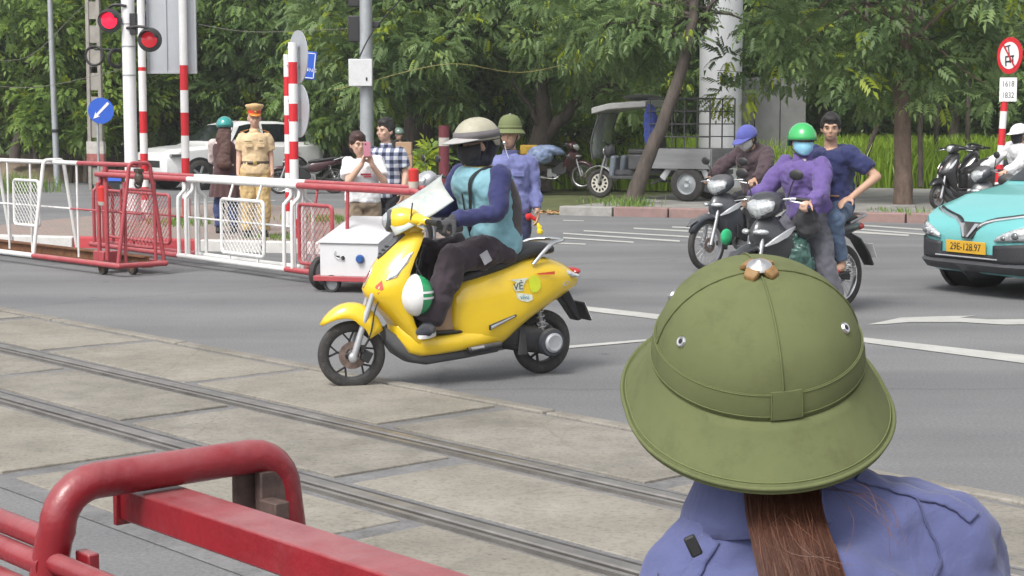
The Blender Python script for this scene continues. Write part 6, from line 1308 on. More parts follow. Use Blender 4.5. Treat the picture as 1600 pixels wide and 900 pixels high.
# cab: floor, fairing, seat, canopy
m = MB(); m.box((.75, 0, .42), (.80, .7, .06)); cb(m, 'footwell', fr, bev=.01)
m = MB(); m.box((.42, -.22, .63), (.12, .24, .42), Matrix.Rotation(.1, 3, 'Y')); m.box((.42, .22, .63), (.12, .24, .42), Matrix.Rotation(.1, 3, 'Y')); cb(m, 'leg_guard', M('guard_bluegrey', (.12, .14, .17), .5, var=.3), bev=.04)
m = MB(); m.box((1.0, 0, .72), (.40, .8, .3)); cb(m, 'seat_base', fr, bev=.03); m = MB(); m.box((1.0, 0, .92), (.42, .8, .10)); cb(m, 'seat', seatm, bev=.03); m = MB(); m.box((1.19, 0, 1.20), (.07, .7, .45)); cb(m, 'seat_back', seatm, bev=.03)
m = MB(); m.ell((.20, 0, .92), (.11, .13, .14)); cb(m, 'headlamp_cowl', fr, sm=60); m = MB(); m.ell((.10, 0, .92), (.04, .08, .08)); cb(m, 'headlight', lens)
m = MB(); m.tube(spl([(.25, -.38, 1.12), (.22, -.2, 1.08), (.2, 0, 1.03), (.22, .2, 1.08), (.25, .38, 1.12)], 4), .016, 8); cb(m, 'handlebar', blackm)
m = MB(); m.loft([[V((.02 + .16 * k - .05 * math.sin(k * 3.14), y, .78 + .92 * k)) for y in (-.38, 0, .38)] for k in [i / 8 for i in range(9)]], caps=False, ring_closed=False); cb(m, 'windshield', M('scratched_screen', (.16, .18, .17), .25, var=.3, spec=.6), sm=60, solid=.01)
for s in (-1, 1):
    m = MB(); m.tube(spl([(.03, s * .40, .75), (.0, s * .40, 1.1), (.12, s * .40, 1.5), (.2, s * .40, 1.72)], 5), .018, 8); cb(m, 'screen_frame', fr)
    m = MB(); m.cyl((1.2, s * .42, .6), (1.2, s * .42, 1.80), .022, n=8); cb(m, 'canopy_post', fr)
m = MB(); m.loft([[V((x, y, z + .03 * (1 - (y / .5) ** 2))) for y in (-.5, -.3, 0, .3, .5)] + [V((x, y, z - .12)) for y in (.5, .3, 0, -.3, -.5)] for x, z in ((.05, 1.76), (.4, 1.84), (.8, 1.87), (1.22, 1.89))]); cb(m, 'canopy', M('canopy_white', (.36, .36, .355), .4, .2, var=.12, dirt=.3), bev=.02)
m = MB(); m.ell((.9, 0, 1.96), (.36, .4, .06)); cb(m, 'roof_tarp', cloth('tarp_dark', (.04, .045, .04)), sm=60)
bl = thing('blue_raincoat', 'blue raincoat hanging behind the cargo truck seat', 'raincoat', cw_.location + Matrix.Rotation(cw_.rotation_euler.z, 3, 'Z') @ V((1.32, -.5, .95)))
m = MB(); m.ell((0, 0, .5), (.12, .08, .4)); m.ell((.02, 0, .3), (.14, .09, .3)); flesh(m, 'coat', cloth('coat_blue', (.03, .05, .22)), bl, .02, 3, .06, .09); m = MB(); m.tube([(0, 0, .85), (0, .05, .95)], .008, 6); m.build('hanging_loop', blackm, bl)
# ================================================================ BARRIERS, POSTS, SIGNS
def wire_mesh(mb, o, ux, uz, w, h, pitch=.075, r=.0035):
    """diamond mesh in the rectangle o + a*ux + b*uz"""
    o = V(o); ux = V(ux); uz = V(uz)
    k = int((w + h) / pitch) + 1
    for s in (0, 1):
        for i in range(k):
            c = i * pitch
            pts = []
            a0 = max(0, c - h); a1 = min(w, c)
            if a1 - a0 < .01: continue
            if s == 0: p, q = (a0, c - a0), (a1, c - a1)
            else: p, q = (a0, h - (c - a0)), (a1, h - (c - a1))
            mb.tube([o + ux * p[0] + uz * p[1], o + ux * q[0] + uz * q[1]], r, 4, caps=False)
def rpanel(t, o, ux, w, h, mat, r=.017, pitch=.075, name='mesh_panel'):
    """rounded pipe frame with diamond mesh; o = lower corner in t's frame"""
    o = V(o); ux = V(ux); uz = V((0, 0, 1)); c = .05; pts = []
    for (cx, cy, a0) in ((w - c, c, -90), (w - c, h - c, 0), (c, h - c, 90), (c, c, 180)):
        for i in range(5): a = R(a0 + i * 22.5); pts.append(o + ux * (cx + c * math.cos(a)) + uz * (cy + c * math.sin(a)))
    m = MB(); m.tube(pts, r, 8, closed=True); p = m.build(name, mat, t)
    m = MB(); wire_mesh(m, o, ux, uz, w, h, pitch); g = m.build('wire_mesh', mat, p, sm=0); g['kind'] = 'stuff'
def pipe(t, a, b, r, mat, name='pipe', n=10): m = MB(); m.cyl(a, b, r, n=n); return m.build(name, mat, t)
def bent(t, pts, r, mat, name, k=5, n=10): m = MB(); m.tube(spl(pts, k), r, n); return m.build(name, mat, t)
def aframe(t, a, w, zt, zb, top, r, mat, name='cross_frame', c=.05, n=10, bx=0):
    """inverted U across the gate at distance a: feet at y=0 and w"""
    i0 = (w - top) / 2; i1 = w - i0; pts = [V((a, 0, zb))]
    for q in range(5): f = q / 4; an = R(180 - 90 * f); pts.append(V((a, i0 + c + c * math.cos(an), zt - abs(c) + abs(c) * math.sin(an))))
    for q in range(5): f = q / 4; an = R(90 - 90 * f); pts.append(V((a, i1 - c + c * math.cos(an), zt - abs(c) + abs(c) * math.sin(an))))
    pts.append(V((a, w, zb))); m = MB(); m.tube(pts, r, n); return m.build(name, mat, t)
# ---- trolley barrier on the left. frame: x along the barrier away to the left, y across (away from camera)
cA = G(186, 416, .12); eA = G(0, 393, .12); ax_ = (eA - cA); ax_.z = 0; ax_.normalize(); rzA = math.atan2(ax_.y, ax_.x)
gA = thing('trolley_barrier', 'rolling triangular barrier, white with a red wheeled end, at the far left', 'barrier', (cA.x, cA.y, 0), rzA)
# y axis of this frame points towards the camera-left; feet of far side are at negative y
Wd = -.56
aw = G(60, 399, .12); dw = (V((aw.x, aw.y, 0)) - V((cA.x, cA.y, 0))).length
for y in (0, Wd):
    pipe(gA, (0, y, .12), (dw, y, .12), .030, redm, 'base_rail'); pipe(gA, (dw, y, .12), (4.6, y, .12), .030, whitem, 'base_rail')
pipe(gA, (0, -.0, .12), (0, Wd, .12), .03, redm, 'end_rail'); m = MB(); m.ell((0, 0, .12), .031); m.ell((0, Wd, .12), .031); m.build('end_joint', redm, gA)
for a, mt in ((.02, redm), (dw, whitem), (dw * 2 - .25, whitem)): aframe(gA, a, Wd, 1.20, .12, -.26, .022, mt, c=-.06)
pipe(gA, (-.0, Wd / 2, 1.175), (dw * .7, Wd / 2, 1.175), .026, redm, 'top_rail'); pipe(gA, (dw * .7, Wd / 2, 1.175), (4.6, Wd / 2, 1.175), .026, whitem, 'top_rail')
pipe(gA, (0, Wd / 2, .66), (dw * .8, Wd / 2, .66), .012, redm, 'middle_rail'); pipe(gA, (dw * .8, Wd / 2, .66), (4.6, Wd / 2, .66), .012, whitem, 'middle_rail')
for a, mt in ((dw * .72, whitem), (dw * 1.3, whitem), (dw * 1.6, whitem)): pipe(gA, (a, Wd / 2, .12), (a, Wd / 2, 1.175), .013, mt, 'upright')
rpanel(gA, (dw + .14, -.16, .44), (1, 0, 0), .62, .52, whitem)
rpanel(gA, (.10, Wd + .06, .28), (1, .02, 0), .68, .62, redm)
for y in (-.10, Wd + .10):
    pipe(gA, (.03, y, .12), (.03, y, 1.0), .018, redm, 'end_upright')
for a in (.45, .62):
    pipe(gA, (a, -.12, .15), (a, -.12, .98), .024, redm, 'lamp_post')
lb = MB(); lb.lathe([(.001, 0), (.055, 0), (.055, .15), (.03, .17), (.001, .17)], (.52, -.12, .78), (0, 0, 1), 20); l1 = lb.build('warning_lamp', M('lamp_red', (.5, .02, .015), .35, coat=.5), gA)
MB().lathe([(.001, -.04), (.045, -.04), (.058, 0), (.001, 0)], (.52, -.12, .78), (0, 0, 1), 20).build('lamp_base', M('lamp_cream', (.5, .47, .4), .5), l1)
m = MB(); m.box((.62, -.2, .17), (.22, .2, .14)); m.build('gear_box', redm, gA, bev=.01)
def castor(t, x, y, r=.075):
    m = MB(); m.lathe([(r * .55, -.022), (r * .93, -.024), (r, -.012), (r, .012), (r * .93, .024), (r * .55, .022)], (x, y, r), (0, 1, 0), 24, closed=True); w = m.build('wheel', rubber, t, sm=60)
    MB().lathe([(.001, -.02), (r * .58, -.014), (r * .58, .014), (.001, .02)], (x, y, r), (0, 1, 0), 20).build('wheel_disc', rustm, w)
    m = MB()
    for s in (-1, 1): m.bar((x, y + s * .032, r), (x, y + s * .032, .14), .03, .006, (1, 0, 0))
    m.build('wheel_fork', rustm, w)
castor(gA, .42, -.05); castor(gA, .20, Wd + .28)
m = MB(); m.ell((0, Wd / 2 + .02, 1.04), (.05, .05, .08)); m.box((0, Wd / 2 + .02, 1.12), (.09, .07, .04)); m.torus((0, Wd / 2 + .03, .98), (1, 0, 0), .04, .012, 14, 6); m.build('latch', M('greasy_iron', (.09, .07, .055), .6, .4, var=.5, scale=30), gA, sm=60)
# rusty guide beam on the ground behind it
gb0 = thing('guide_beam', 'rusty steel guide beam lying on the ground under the trolley barrier', 'beam', (cA.x, cA.y, 0), rzA)
m = MB(); m.box((2.45, Wd + .12, .13), (4.6, .03, .10)); m.build('beam_web', rustm, gb0); 
for z in (.075, .185): m = MB(); m.box((2.45, Wd + .12, z), (4.6, .11, .014)); m.build('beam_flange', rustm, gb0)
# ---- long barrier with double top rail
pA = G(142, 381, .12); pB = G(572, 437, .12); axb = pB - pA; axb.z = 0; Lb = axb.length; axb.normalize(); rzB = math.atan2(axb.y, axb.x)
gB = thing('long_barrier', 'long rolling barrier with double top rail, red ends and white middle, behind the scooter', 'barrier', (pA.x, pA.y, 0), rzB)
def sx(px, py, z): p = G(px, py, z); return (V((p.x, p.y, 0)) - V((pA.x, pA.y, 0))).dot(axb)
s1 = sx(277, 399, .12); s2 = sx(442, 421, .12); WB_ = .24
for y in (0, WB_):
    for a, b, mt in ((0, s1, redm), (s1, s2, whitem), (s2, Lb, redm)): pipe(gB, (a, y, .12), (b, y, .12), .03, mt, 'base_rail')
t1 = s1 + .12; t2 = s2 + .14; Lt = Lb + .75
for a, b, mt in ((.05, t1, redm), (t1, t2, whitem), (t2, Lt, redm)):
    pipe(gB, (a, WB_ / 2 - .045, .985), (b, WB_ / 2 - .045, .985), .034, mt, 'top_rail'); pipe(gB, (a, WB_ / 2 + .05, 1.02), (b, WB_ / 2 + .05, 1.02), .026, mt, 'top_rail')
def bottle(x, mt):
    for s in (-1, 1):
        yc = WB_ / 2; bent(gB, [(x, yc + s * .125, .12), (x, yc + s * .125, .72), (x, yc + s * .105, .80), (x, yc + s * .04, .87), (x, yc + s * .03, .97)], .021, mt, 'bottle_frame', 4)
    pipe(gB, (x, WB_ / 2, .12), (x, WB_ / 2, .95), .018, mt, 'upright')
for x, mt in ((.12, redm), (s1 + .02, whitem), (s1 + .2, whitem), (s2 - .02, whitem), (s2 + .14, whitem)): bottle(x, mt)
pipe(gB, (0, WB_ / 2, .55), (s1, WB_ / 2, .55), .012, redm, 'middle_rail'); pipe(gB, (s1, WB_ / 2, .55), (s2, WB_ / 2, .55), .012, whitem, 'middle_rail')
pa0 = sx(323, 395, .22); pa1 = sx(408, 402, .22)
rpanel(gB, (pa0, -.01, .22), (1, 0, 0), pa1 - pa0 + .0, .58, whitem, .02)
for x in (pa0 + .15, pa1 - .15):
    pipe(gB, (x, .0, .12), (x, .0, .22), .014, whitem, 'panel_stay'); pipe(gB, (x, .0, .80), (x, .06, .97), .014, whitem, 'panel_stay')
rpanel(gB, (s2 + .22, .03, .2), (1, 0, 0), .62, .60, redm, .02); pipe(gB, (s2 + .5, .05, .80), (s2 + .5, .08, .97), .013, redm, 'panel_stay'); pipe(gB, (s2 + 1.05, .06, .2), (s2 + 1.05, .08, .97), .018, redm, 'upright')
rpanel(gB, (.42, .0, .24), (1, 0, 0), s1 - .62, .56, redm, .018)
pipe(gB, (.20, WB_ / 2, .12), (.20, WB_ / 2, 1.1), .03, redm, 'end_post')
bent(gB, [(Lt - .02, .02, 1.0), (Lt + .08, .03, .98), (Lt + .12, .06, .92), (Lt + .05, .10, .88)], .03, redm, 'hooked_end', 4)
m = MB(); m.lathe([(.001, .05), (.05, .05), (.05, .16), (.03, .175), (.001, .175)], (Lt - .12, WB_ / 2, 1.03), (0, 0, 1), 20); l2 = m.build('warning_lamp', M('lamp_red', (.5, .02, .015)), gB)
MB().lathe([(.001, -.03), (.042, -.03), (.055, .05), (.001, .05)], (Lt - .12, WB_ / 2, 1.03), (0, 0, 1), 20).build('lamp_base', M('lamp_cream', (.5, .47, .4)), l2)
# ---- white motor box on the end of the long barrier
bo = P(500, 428, 16.3); bxr = math.atan2(-.28, .96)
mbx = thing('motor_box', 'white metal motor box with sloping lid on a red wheeled frame behind the scooter', 'box', (bo.x, bo.y, 0), bxr)
wb = M('box_white', (.56, .56, .57), .45, var=.04, dirt=.12, dcol=(.45, .44, .42))
m = MB(); m.loft([[V((x, 0, .155)), V((x, .86, .155)), V((x, .86, .665)), V((x, 0, .475))] for x in (0, .60)]); m.build('cabinet', wb, mbx, bev=.008)
m = MB(); m.loft([[V((x, -.02, .474)), V((x, .88, .672)), V((x, .88, .690)), V((x, -.02, .492))] for x in (-.015, .615)]); m.build('lid', wb, mbx, bev=.005)
m = MB(); m.bar((-.05, -.03, .135), (1.15, -.03, .135), .05, .05); m.bar((-.05, .86, .135), (1.15, .86, .135), .05, .05); m.bar((-.04, 0, .134), (-.04, .86, .134), .05, .05); m.build('base_frame', redm, mbx, bev=.006)
m = MB(); m.lathe([(.001, 0), (.04, 0), (.043, .02), (.03, .05), (.001, .05)], (.42, -.002, .33), (0, -1, 0), 20); m.build('blue_socket', M('socket_blue', (.015, .08, .28), .4), mbx)
m = MB(); m.lathe([(.001, 0), (.02, 0), (.016, .02), (.001, .02)], (.24, -.002, .335), (0, -1, 0), 14); m.box((.19, -.008, .35), (.03, .016, .012)); m.build('lock', blackm, mbx)
m = MB(); m.tube(spl([(.17, -.012, .40), (.16, -.018, .36), (.2, -.02, .33), (.24, -.022, .335)], 4), .004, 6); m.build('lock_chain', steel, mbx)
for (x, y, r) in ((-.075, .22, .165), (.12, .02, .085)):
    m = MB(); m.lathe([(r * .72, -.03), (r * .95, -.03), (r, -.015), (r, .015), (r * .95, .03), (r * .72, .03)], (x, y, r + .0), (.94, -.34, 0) if r > .1 else (0, 1, 0), 30, closed=True); w = m.build('wheel', rubber, mbx, sm=60)
    m = MB(); m.lathe([(.001, -.015), (r * .74, -.01), (r * .74, .01), (.001, .015)], (x, y, r), (.94, -.34, 0) if r > .1 else (0, 1, 0), 24); m.build('wheel_disc', greypole, w)

# ---- near barrier in the foreground
TUv = V((TU.x, TU.y, 0)); fo = V((-.712, 2.64, 0)); rzC = math.atan2(TUv.y, TUv.x)
gC = thing('near_barrier', 'red tubular barrier frame with square beam in the near left foreground', 'barrier', fo, rzC)
# frame: x along tracks (towards lower right), y across (away)
PR = .0295
pts = [V((-.02, -.085, .12)), V((-.015, -.035, .86)), V((-.01, -.012, .985))]
for q in range(7): a = R(180 - 90 * q / 6); pts.append(V((0, .06 + .07 * math.cos(a), 1.005 + .07 * math.sin(a))))
for q in range(7): a = R(90 - 90 * q / 6); pts.append(V((0, .350 + .07 * math.cos(a), 1.005 + .07 * math.sin(a))))
pts += [V((.0, .43, .93)), V((.0, .465, .7)), V((-.0, .525, .12))]
m = MB(); m.tube(pts, PR, 20); m.build('cross_frame', redf, gC, sm=80)
m = MB(); m.bar((-.06, .175, 1.015), (3.0, .175, 1.015), .085, .055); m.build('square_beam', redf, gC, bev=.004)
m = MB(); m.box((-.064, .175, 1.012), (.012, .10, .066)); m.build('end_plate', redf, gC, bev=.002)
pipe(gC, (-.02, -.02, .955), (3.0, -.02, .955), .017, redf, 'side_rail', 16)
for z, y in ((.985, -.012), (.95, -.03), (.905, -.045)): pipe(gC, (-3.0, y, z), (0.0, y, z), .019, redf, 'side_rail', 16)
pipe(gC, (.02, -.03, .83), (3.0, -.03, .83), .017, redf, 'side_rail', 16)
m = MB(); m.box((.015, .39, .985), (.02, .07, .13)); m.box((.05, .365, .99), (.05, .03, .03)); m.box((-.015, .355, 1.01), (.012, .06, .08)); m.build('hinge_plate', M('worn_iron', (.12, .08, .07), .7, .3, var=.5, scale=20), gC, bev=.003)
m = MB(); m.box((.03, .025, .86), (.045, .02, .22)); m.box((.07, .035, .83), (.02, .06, .14)); m.build('lock_post', redf, gC, bev=.003)
m = MB(); m.box((.055, .05, .80), (.05, .05, .10)); m.cyl((.02, .03, .77), (.12, .06, .77), .012); m.build('lock_block', M('greasy_iron', (.09, .07, .055)), gC, bev=.004)
m = MB(); m.tube(spl([(.30, .22, .93), (.42, .24, .90), (.55, .24, .92)], 5), .022, 8); m.ell((.45, .24, .90), (.12, .06, .045)); m.build('chain_guard', M('grey_rubber', (.12, .12, .125), .7), gC, sm=60)
for x in (.55, .95): m = MB(); m.box((x, .2, .80), (.03, .02, .38)); m.build('beam_stay', redf, gC)

# ---- posts
def cyl_bands(t, x, y, r, bands, name='post_band', lean=(0, 0)):
    for z0, z1, mt in bands:
        m = MB(); m.cyl((x + lean[0] * z0, y + lean[1] * z0, z0), (x + lean[0] * z1, y + lean[1] * z1, z1), r, n=20); m.build(name, mt, t)
def zof(py, d): return P(800, py, d).z
t = thing('signal_pole', 'white railway signal pole with two round red lamps on arms', 'signal', (P(206, 300, 26.2).x, 26.2, .11)); pw_ = M('pole_white', (.70, .70, .71), .4, var=.05, dirt=.15, dcol=(.5, .5, .48))
m = MB(); m.cyl((0, 0, 0), (0, 0, 6.5), .10, n=28); m.build('shaft', pw_, t); m = MB(); m.cyl((0, 0, -.02), (0, 0, .12), .2, n=24); m.build('base_collar', greypole, t)
for z in (zof(50, 26.2), zof(85, 26.2), zof(130, 26.2)): m = MB(); m.cyl((0, 0, z), (0, 0, z + .02), .105, n=28); m.build('clamp_band', greypole, t)
m = MB(); m.box((.10, -.07, zof(38, 26.2) - .11), (.1, .14, .32)); m.build('arm_bracket', blackpl, t, bev=.01)
glow = M('signal_lamp_lit', (.9, .012, .045), .3, emit=1.1); dim = M('signal_lamp_red', (.6, .015, .03), .25, coat=.8, emit=.25)
for px, py, mt, yo in ((174, 33, glow, -.05), (238, 63, dim, -.12)):
    c = P(px, py, 26.2) - V((t.location.x, 26.2, .11)); c.y = yo - .12
    m = MB(); m.lathe([(.11, .0), (.182, .01), (.187, .03), (.182, .05), (.09, .10), (.001, .11)], c + V((0, .03, 0)), (0, 1, 0), 30); u = m.build('lamp_unit', blackpl, t)
    m = MB(); m.lathe([(.001, .04), (.05, .036), (.092, .02), (.12, 0), (.12, -.03)], c + V((0, .02, 0)), (0, -1, 0), 30); m.build('red_lens', mt, u)
    m = MB(); m.loft([[c + V((.128 * math.cos(a), -f, .128 * math.sin(a))) for a in [lerp(R(15), R(165), j / 14) for j in range(15)]] for f in (-.03, .06, .16)], caps=False, ring_closed=False); m.build('lamp_hood', blackpl, u, sm=60, solid=.01)
    m = MB(); e = V((0, -.12, c.z + .22 - (.04 if px > 200 else 0))); m.tube(spl([V((0, -.1, e.z)), V((c.x * .6, c.y * .8, e.z + .02)), V((c.x, c.y + .06, e.z - .02)), V((c.x, c.y + .06, c.z + .14))], 4), .022, 8); m.build('lamp_arm', blackpl, u)
m = MB(); m.torus((-.60, .3, zof(86, 26.2) - .11), (.15, 1, 0), .145, .02, 24, 8); m.build('rear_lamp_ring', blackm, t); m = MB(); m.torus((-.26, .3, zof(90, 26.2) - .11), (-.9, 1, 0), .13, .03, 24, 8); m.tube([(0, 0, zof(76, 26.2) - .11), (-.26, .3, zof(76, 26.2) - .11), (-.60, .3, zof(76, 26.2) - .11)], .015, 6); m.build('rear_lamp_ring', blackm, t)
# big sign seen from the back, on two striped posts
t = thing('road_sign', 'large grey sign board seen from the back on two red and white posts', 'sign', (P(255, 300, 27.4).x, 27.4, 0)); x1_ = P(222, 100, 27.4).x - t.location.x; x2_ = P(287, 100, 27.4).x - t.location.x
def bz(ys, d, top, c0=signwhite, c1=signred):
    zs = [zof(y, d) for y in ys]; out = []; cur = top
    for i, z in enumerate(zs): out.append((max(z, 0), cur, c0 if i % 2 == 0 else c1)); cur = max(z, 0)
    return out
cyl_bands(t, x1_, 0, .062, bz([105, 111, 174, 208, 240, 268, 292, 312, 352], 27.4, 5.2))
cyl_bands(t, x2_, 0, .065, bz([102, 141, 176, 212, 247, 276, 310, 345], 27.4, 5.2) + [(0, zof(345, 27.4), signwhite)])
bl0 = P(231, 115, 27.55).x - t.location.x; bl1 = P(309, 115, 27.55).x - t.location.x; zb = zof(115, 27.5)
m = MB(); m.box(((bl0 + bl1) / 2, .12, zb + 1.1), (bl1 - bl0, .03, 2.2)); bd = m.build('board', signgrey, t, bev=.006)
for x in (bl0 + .02, lerp(bl0, bl1, .39), bl1 - .02): m = MB(); m.bar((x, .095, zb + .02), (x, .095, zb + 2.2), .02, .03, (1, 0, 0)); m.build('board_stiffener', signgrey, bd)
m = MB(); m.bar((bl0, .096, zb + .015), (bl1, .096, zb + .015), .02, .03, (0, 0, 1)); m.build('board_edge', signgrey, bd)
# striped post with two round signs seen from the back
d4 = 21.3; t = thing('road_sign', 'red and white post with two round signs seen from the back', 'sign', (P(460, 300, d4).x, d4, .1))
z0_ = .1; cyl_bands(t, 0, 0, .056, [(a - z0_ if a > .1 else 0, b - z0_, c) for a, b, c in bz([97, 131, 162, 190, 221, 249, 282, 312, 342, 372, 396], d4, zof(66, d4))])
for px, py, rr in ((464, 89, .335), (466, 173, .335)):
    c = P(px, py, d4) - V((t.location.x, d4, z0_)); c.y = .085; nn = V((math.sin(R(62)), math.cos(R(62)), 0))
    m = MB(); m.lathe([(.001, -.006), (rr, -.006), (rr, .006), (.001, .006)], c + V((.0, .03, 0)), nn, 40); dsk = m.build('sign_disc', signgrey, t)
    m = MB(); m.lathe([(.001, 0), (rr * .99, 0), (rr * .99, .002), (.001, .002)], c + V((0, .03, 0)) + nn * .006, nn, 40); m.build('sign_face', signblue, dsk)
    for dz in (.12, -.12): m = MB(); m.box((0, .03, c.z + dz), (.13, .08, .03)); m.build('sign_clamp', greypole, dsk)
# blue sign on another striped post behind
d5 = 24.5; t = thing('road_sign', 'blue rectangular sign half hidden behind the round sign backs', 'sign', (P(451, 300, d5).x, d5, .1)); cyl_bands(t, 0, 0, .05, [(max(0, a - .1), b - .1, c) for a, b, c in bz([120, 150, 180, 210, 240, 270, 300, 330, 360], d5, zof(85, d5))])
cx = P(478, 102, d5).x - t.location.x; cz = zof(102, d5) - .1; m = MB(); m.box((cx, -.06, cz), (.30, .02, .40), Matrix.Rotation(.1, 3, 'Y')); bs = m.build('sign_plate', signblue, t, bev=.01)
m = MB(); rt = Matrix.Rotation(.1, 3, 'Y')
for dx, dz, w, h in ((0, .175, .27, .012), (0, -.175, .27, .012), (.13, 0, .012, .36), (-.13, 0, .012, .36)): m.box(V((cx, -.072, cz)) + rt @ V((dx, 0, dz)), (w, .004, h), rt)
m.build('sign_border', signwhite, bs); text('sign_lettering', 'ĐƯỜNG', .07, signwhite, bs, frame((cx + .03, -.073, cz - .07), (1, 0, -.1), (.1, 0, 1)), .001)
m = MB(); m.cyl((0, -.04, cz), (cx, -.05, cz), .015); m.build('sign_arm', greypole, t)
# keep-left style blue arrow sign on the old concrete pole
d6 = 40; cp = M('old_concrete_pole', (.30, .28, .25), .9, var=.2, scale=4, bump=.4, dirt=.5, dcol=(.17, .15, .13)); t = thing('concrete_pole', 'old square concrete utility pole left of the white signal pole', 'pole', (P(152, 300, d6).x, d6, 0))
for s in (-1, 1): m = MB(); m.loft([[V((s * (.05 + .09 * k) - .04, -.10 * k, z)), V((s * (.05 + .09 * k) + .04, -.10 * k, z)), V((s * (.05 + .09 * k) + .04, .10 * k, z)), V((s * (.05 + .09 * k) - .04, .10 * k, z))] for z, k in ((0, 1.0), (7, .7))]); m.build('pole_leg', cp, t, bev=.01)
for i in range(12): m = MB(); m.box((0, 0, .35 + i * .55), (.2, .12, .40)); m.build('pole_web', cp, t)
m = MB(); m.loft([[V((x, y, z)) for x, y in ((-.2, -.12), (.2, -.12), (.2, .12), (-.2, .12))] for z in (zof(258, d6), zof(240, d6))]); m.build('red_band', M('faded_red_band', (.30, .10, .09), .85, var=.3, dirt=.5, dcol=(.4, .38, .35)), t); m = MB(); m.loft([[V((x, y, z)) for x, y in ((-.2, -.12), (.2, -.12), (.2, .12), (-.2, .12))] for z in (zof(240, d6), zof(221, d6))]); m.build('white_band', M('faded_white_band', (.45, .43, .4), .85, var=.2, dirt=.6, dcol=(.25, .22, .2)), t)
t = thing('arrow_sign', 'round blue sign with white arrow pointing down left', 'sign', (P(161, 300, 39.5).x, 39.5, 0)); cz = zof(173, 39.5); rr = .30
m = MB(); m.lathe([(.001, 0), (rr, 0), (rr, .015), (.001, .015)], (0, 0, cz), (0, -1, 0), 40); ds = m.build('sign_disc', signblue, t)
m = MB(); q = V((-.7, 0, -.72)).normalized(); w = V((q.z, 0, -q.x)); o_ = V((0, -.019, cz)); pts = [o_ - q * .25 + w * .032, o_ + q * .13 + w * .026, o_ + q * .10 + w * .075, o_ + q * .26, o_ + q * .10 - w * .075, o_ + q * .13 - w * .026, o_ - q * .25 - w * .032]; m.loft([pts, [p + V((0, -.003, 0)) for p in pts]]); m.build('arrow', signwhite, ds)
m = MB(); m.cyl((-.1, .05, 0), (-.1, .05, cz + .3), .03); m.build('post', greypole, t)
# thin grey pole, lamp pole with box
t = thing('lamp_pole', 'thin grey steel pole at the far left before the light green tree', 'pole', (P(90, 300, 43).x, 43, 0)); m = MB(); m.tube([(0, 0, 0), (-.05, 0, 3), (-.1, 0, 8)], [.085, .07, .05], 16); m.build('shaft', greypole, t); m = MB(); m.cyl((-.02, 0, zof(207, 43)), (-.02, 0, zof(202, 43)), .09, n=16); m.build('clamp_band', blackpl, t)
d7 = 33; t = thing('lamp_pole', 'grey steel traffic light pole with white control box above the checked shirt man', 'pole', (P(574, 300, d7).x, d7, 0)); m = MB(); m.tube([(0, 0, 0), (0, 0, 7)], [.14, .11], 20); m.build('shaft', greypole, t)
m = MB(); m.box((P(565, 114, d7).x - t.location.x, -.18, zof(114, d7)), (.45, .2, .52)); bx_ = m.build('control_box', M('box_grey_white', (.58, .59, .60), .45, var=.05, dirt=.2), t, bev=.012); m = MB(); m.box((P(565, 114, d7).x - t.location.x + .12, -.285, zof(124, d7)), (.03, .012, .06)); m.build('box_lock', blackm, bx_); m = MB(); m.cyl((-.13, -.18, zof(138, d7)), (-.13, -.18, zof(134, d7)), .03); m.build('cable_gland', signwhite, bx_)
for py, hh in ((45, .5), (-8, .45)):
    m = MB(); m.box((-.23, .05, zof(py, d7)), (.22, .2, hh)); sg = m.build('traffic_light', blackpl, t, bev=.02); m = MB()
    for k in (-1, 0, 1): m.lathe([(.04, 0), (.075, 0), (.075, .12), (.07, .12)], (-.23, .15, zof(py, d7) + k * .15), (0, 1, 0), 16)
    m.build('light_hood', blackpl, sg)
m = MB(); m.box((.14, .1, zof(38, d7)), (.25, .15, .12)); m.build('camera_unit', blackpl, t, bev=.02)
m = MB(); m.tube(spl([P(563, 90, d7) - t.location + V((0, -.2, 0)), P(575, 65, d7) - t.location + V((0, -.2, 0)), P(590, 40, d7) - t.location, P(625, 0, d7) - t.location], 6), .014, 6); m.build('cable', blackm, t)
# leaning sign at the right
d8 = 27.4; a = P(1561, 270, d8); b = P(1574, 100, d8); lean = (b.x - a.x) / (b.z - a.z); x0_ = a.x - lean * a.z; t = thing('road_sign', 'leaning red and white post with round prohibition sign and time plate', 'sign', (x0_, d8, .0))
cyl_bands(t, 0, 0, .055, bz([66, 160, 174, 201, 227, 257, 285, 310, 335, 360], d8, zof(60, d8), signred, signred)[:1] + [(max(0, z0), z1, c) for z0, z1, c in bz([174, 201, 227, 257, 285, 310, 335, 380], d8, zof(158, d8), signred, signwhite)], lean=(lean, 0))
c = P(1576, 87, d8) - t.location; c.y = -.08; nn = V((math.sin(R(-52)), -math.cos(R(-52)), 0)); nn = V((-.90, -.43, 0)).normalized(); rr = .29
m = MB(); m.lathe([(.001, 0), (rr, 0), (rr, .012), (.001, .012)], c, nn, 40); ds = m.build('sign_disc', signred, t); m = MB(); m.lathe([(.001, 0), (rr * .74, 0), (rr * .74, .003), (.001, .003)], c + nn * .0125, nn, 40); m.build('white_field', signwhite, ds)
sd_ = V((0, 0, 1)).cross(nn) * 1.0; o_ = c + nn * .017; m = MB()
for (u0, v0, u1, v1, w) in ((-.10, .14, .02, .16, .02), (-.03, .16, .03, -.12, .02), (-.09, -.02, .11, -.01, .025), (-.09, -.10, .10, -.09, .025), (.08, .0, .09, -.15, .025), (-.08, -.02, -.07, -.17, .025)): m.bar(o_ + sd_ * u0 + V((0, 0, v0)), o_ + sd_ * u1 + V((0, 0, v1)), w, .004, nn)
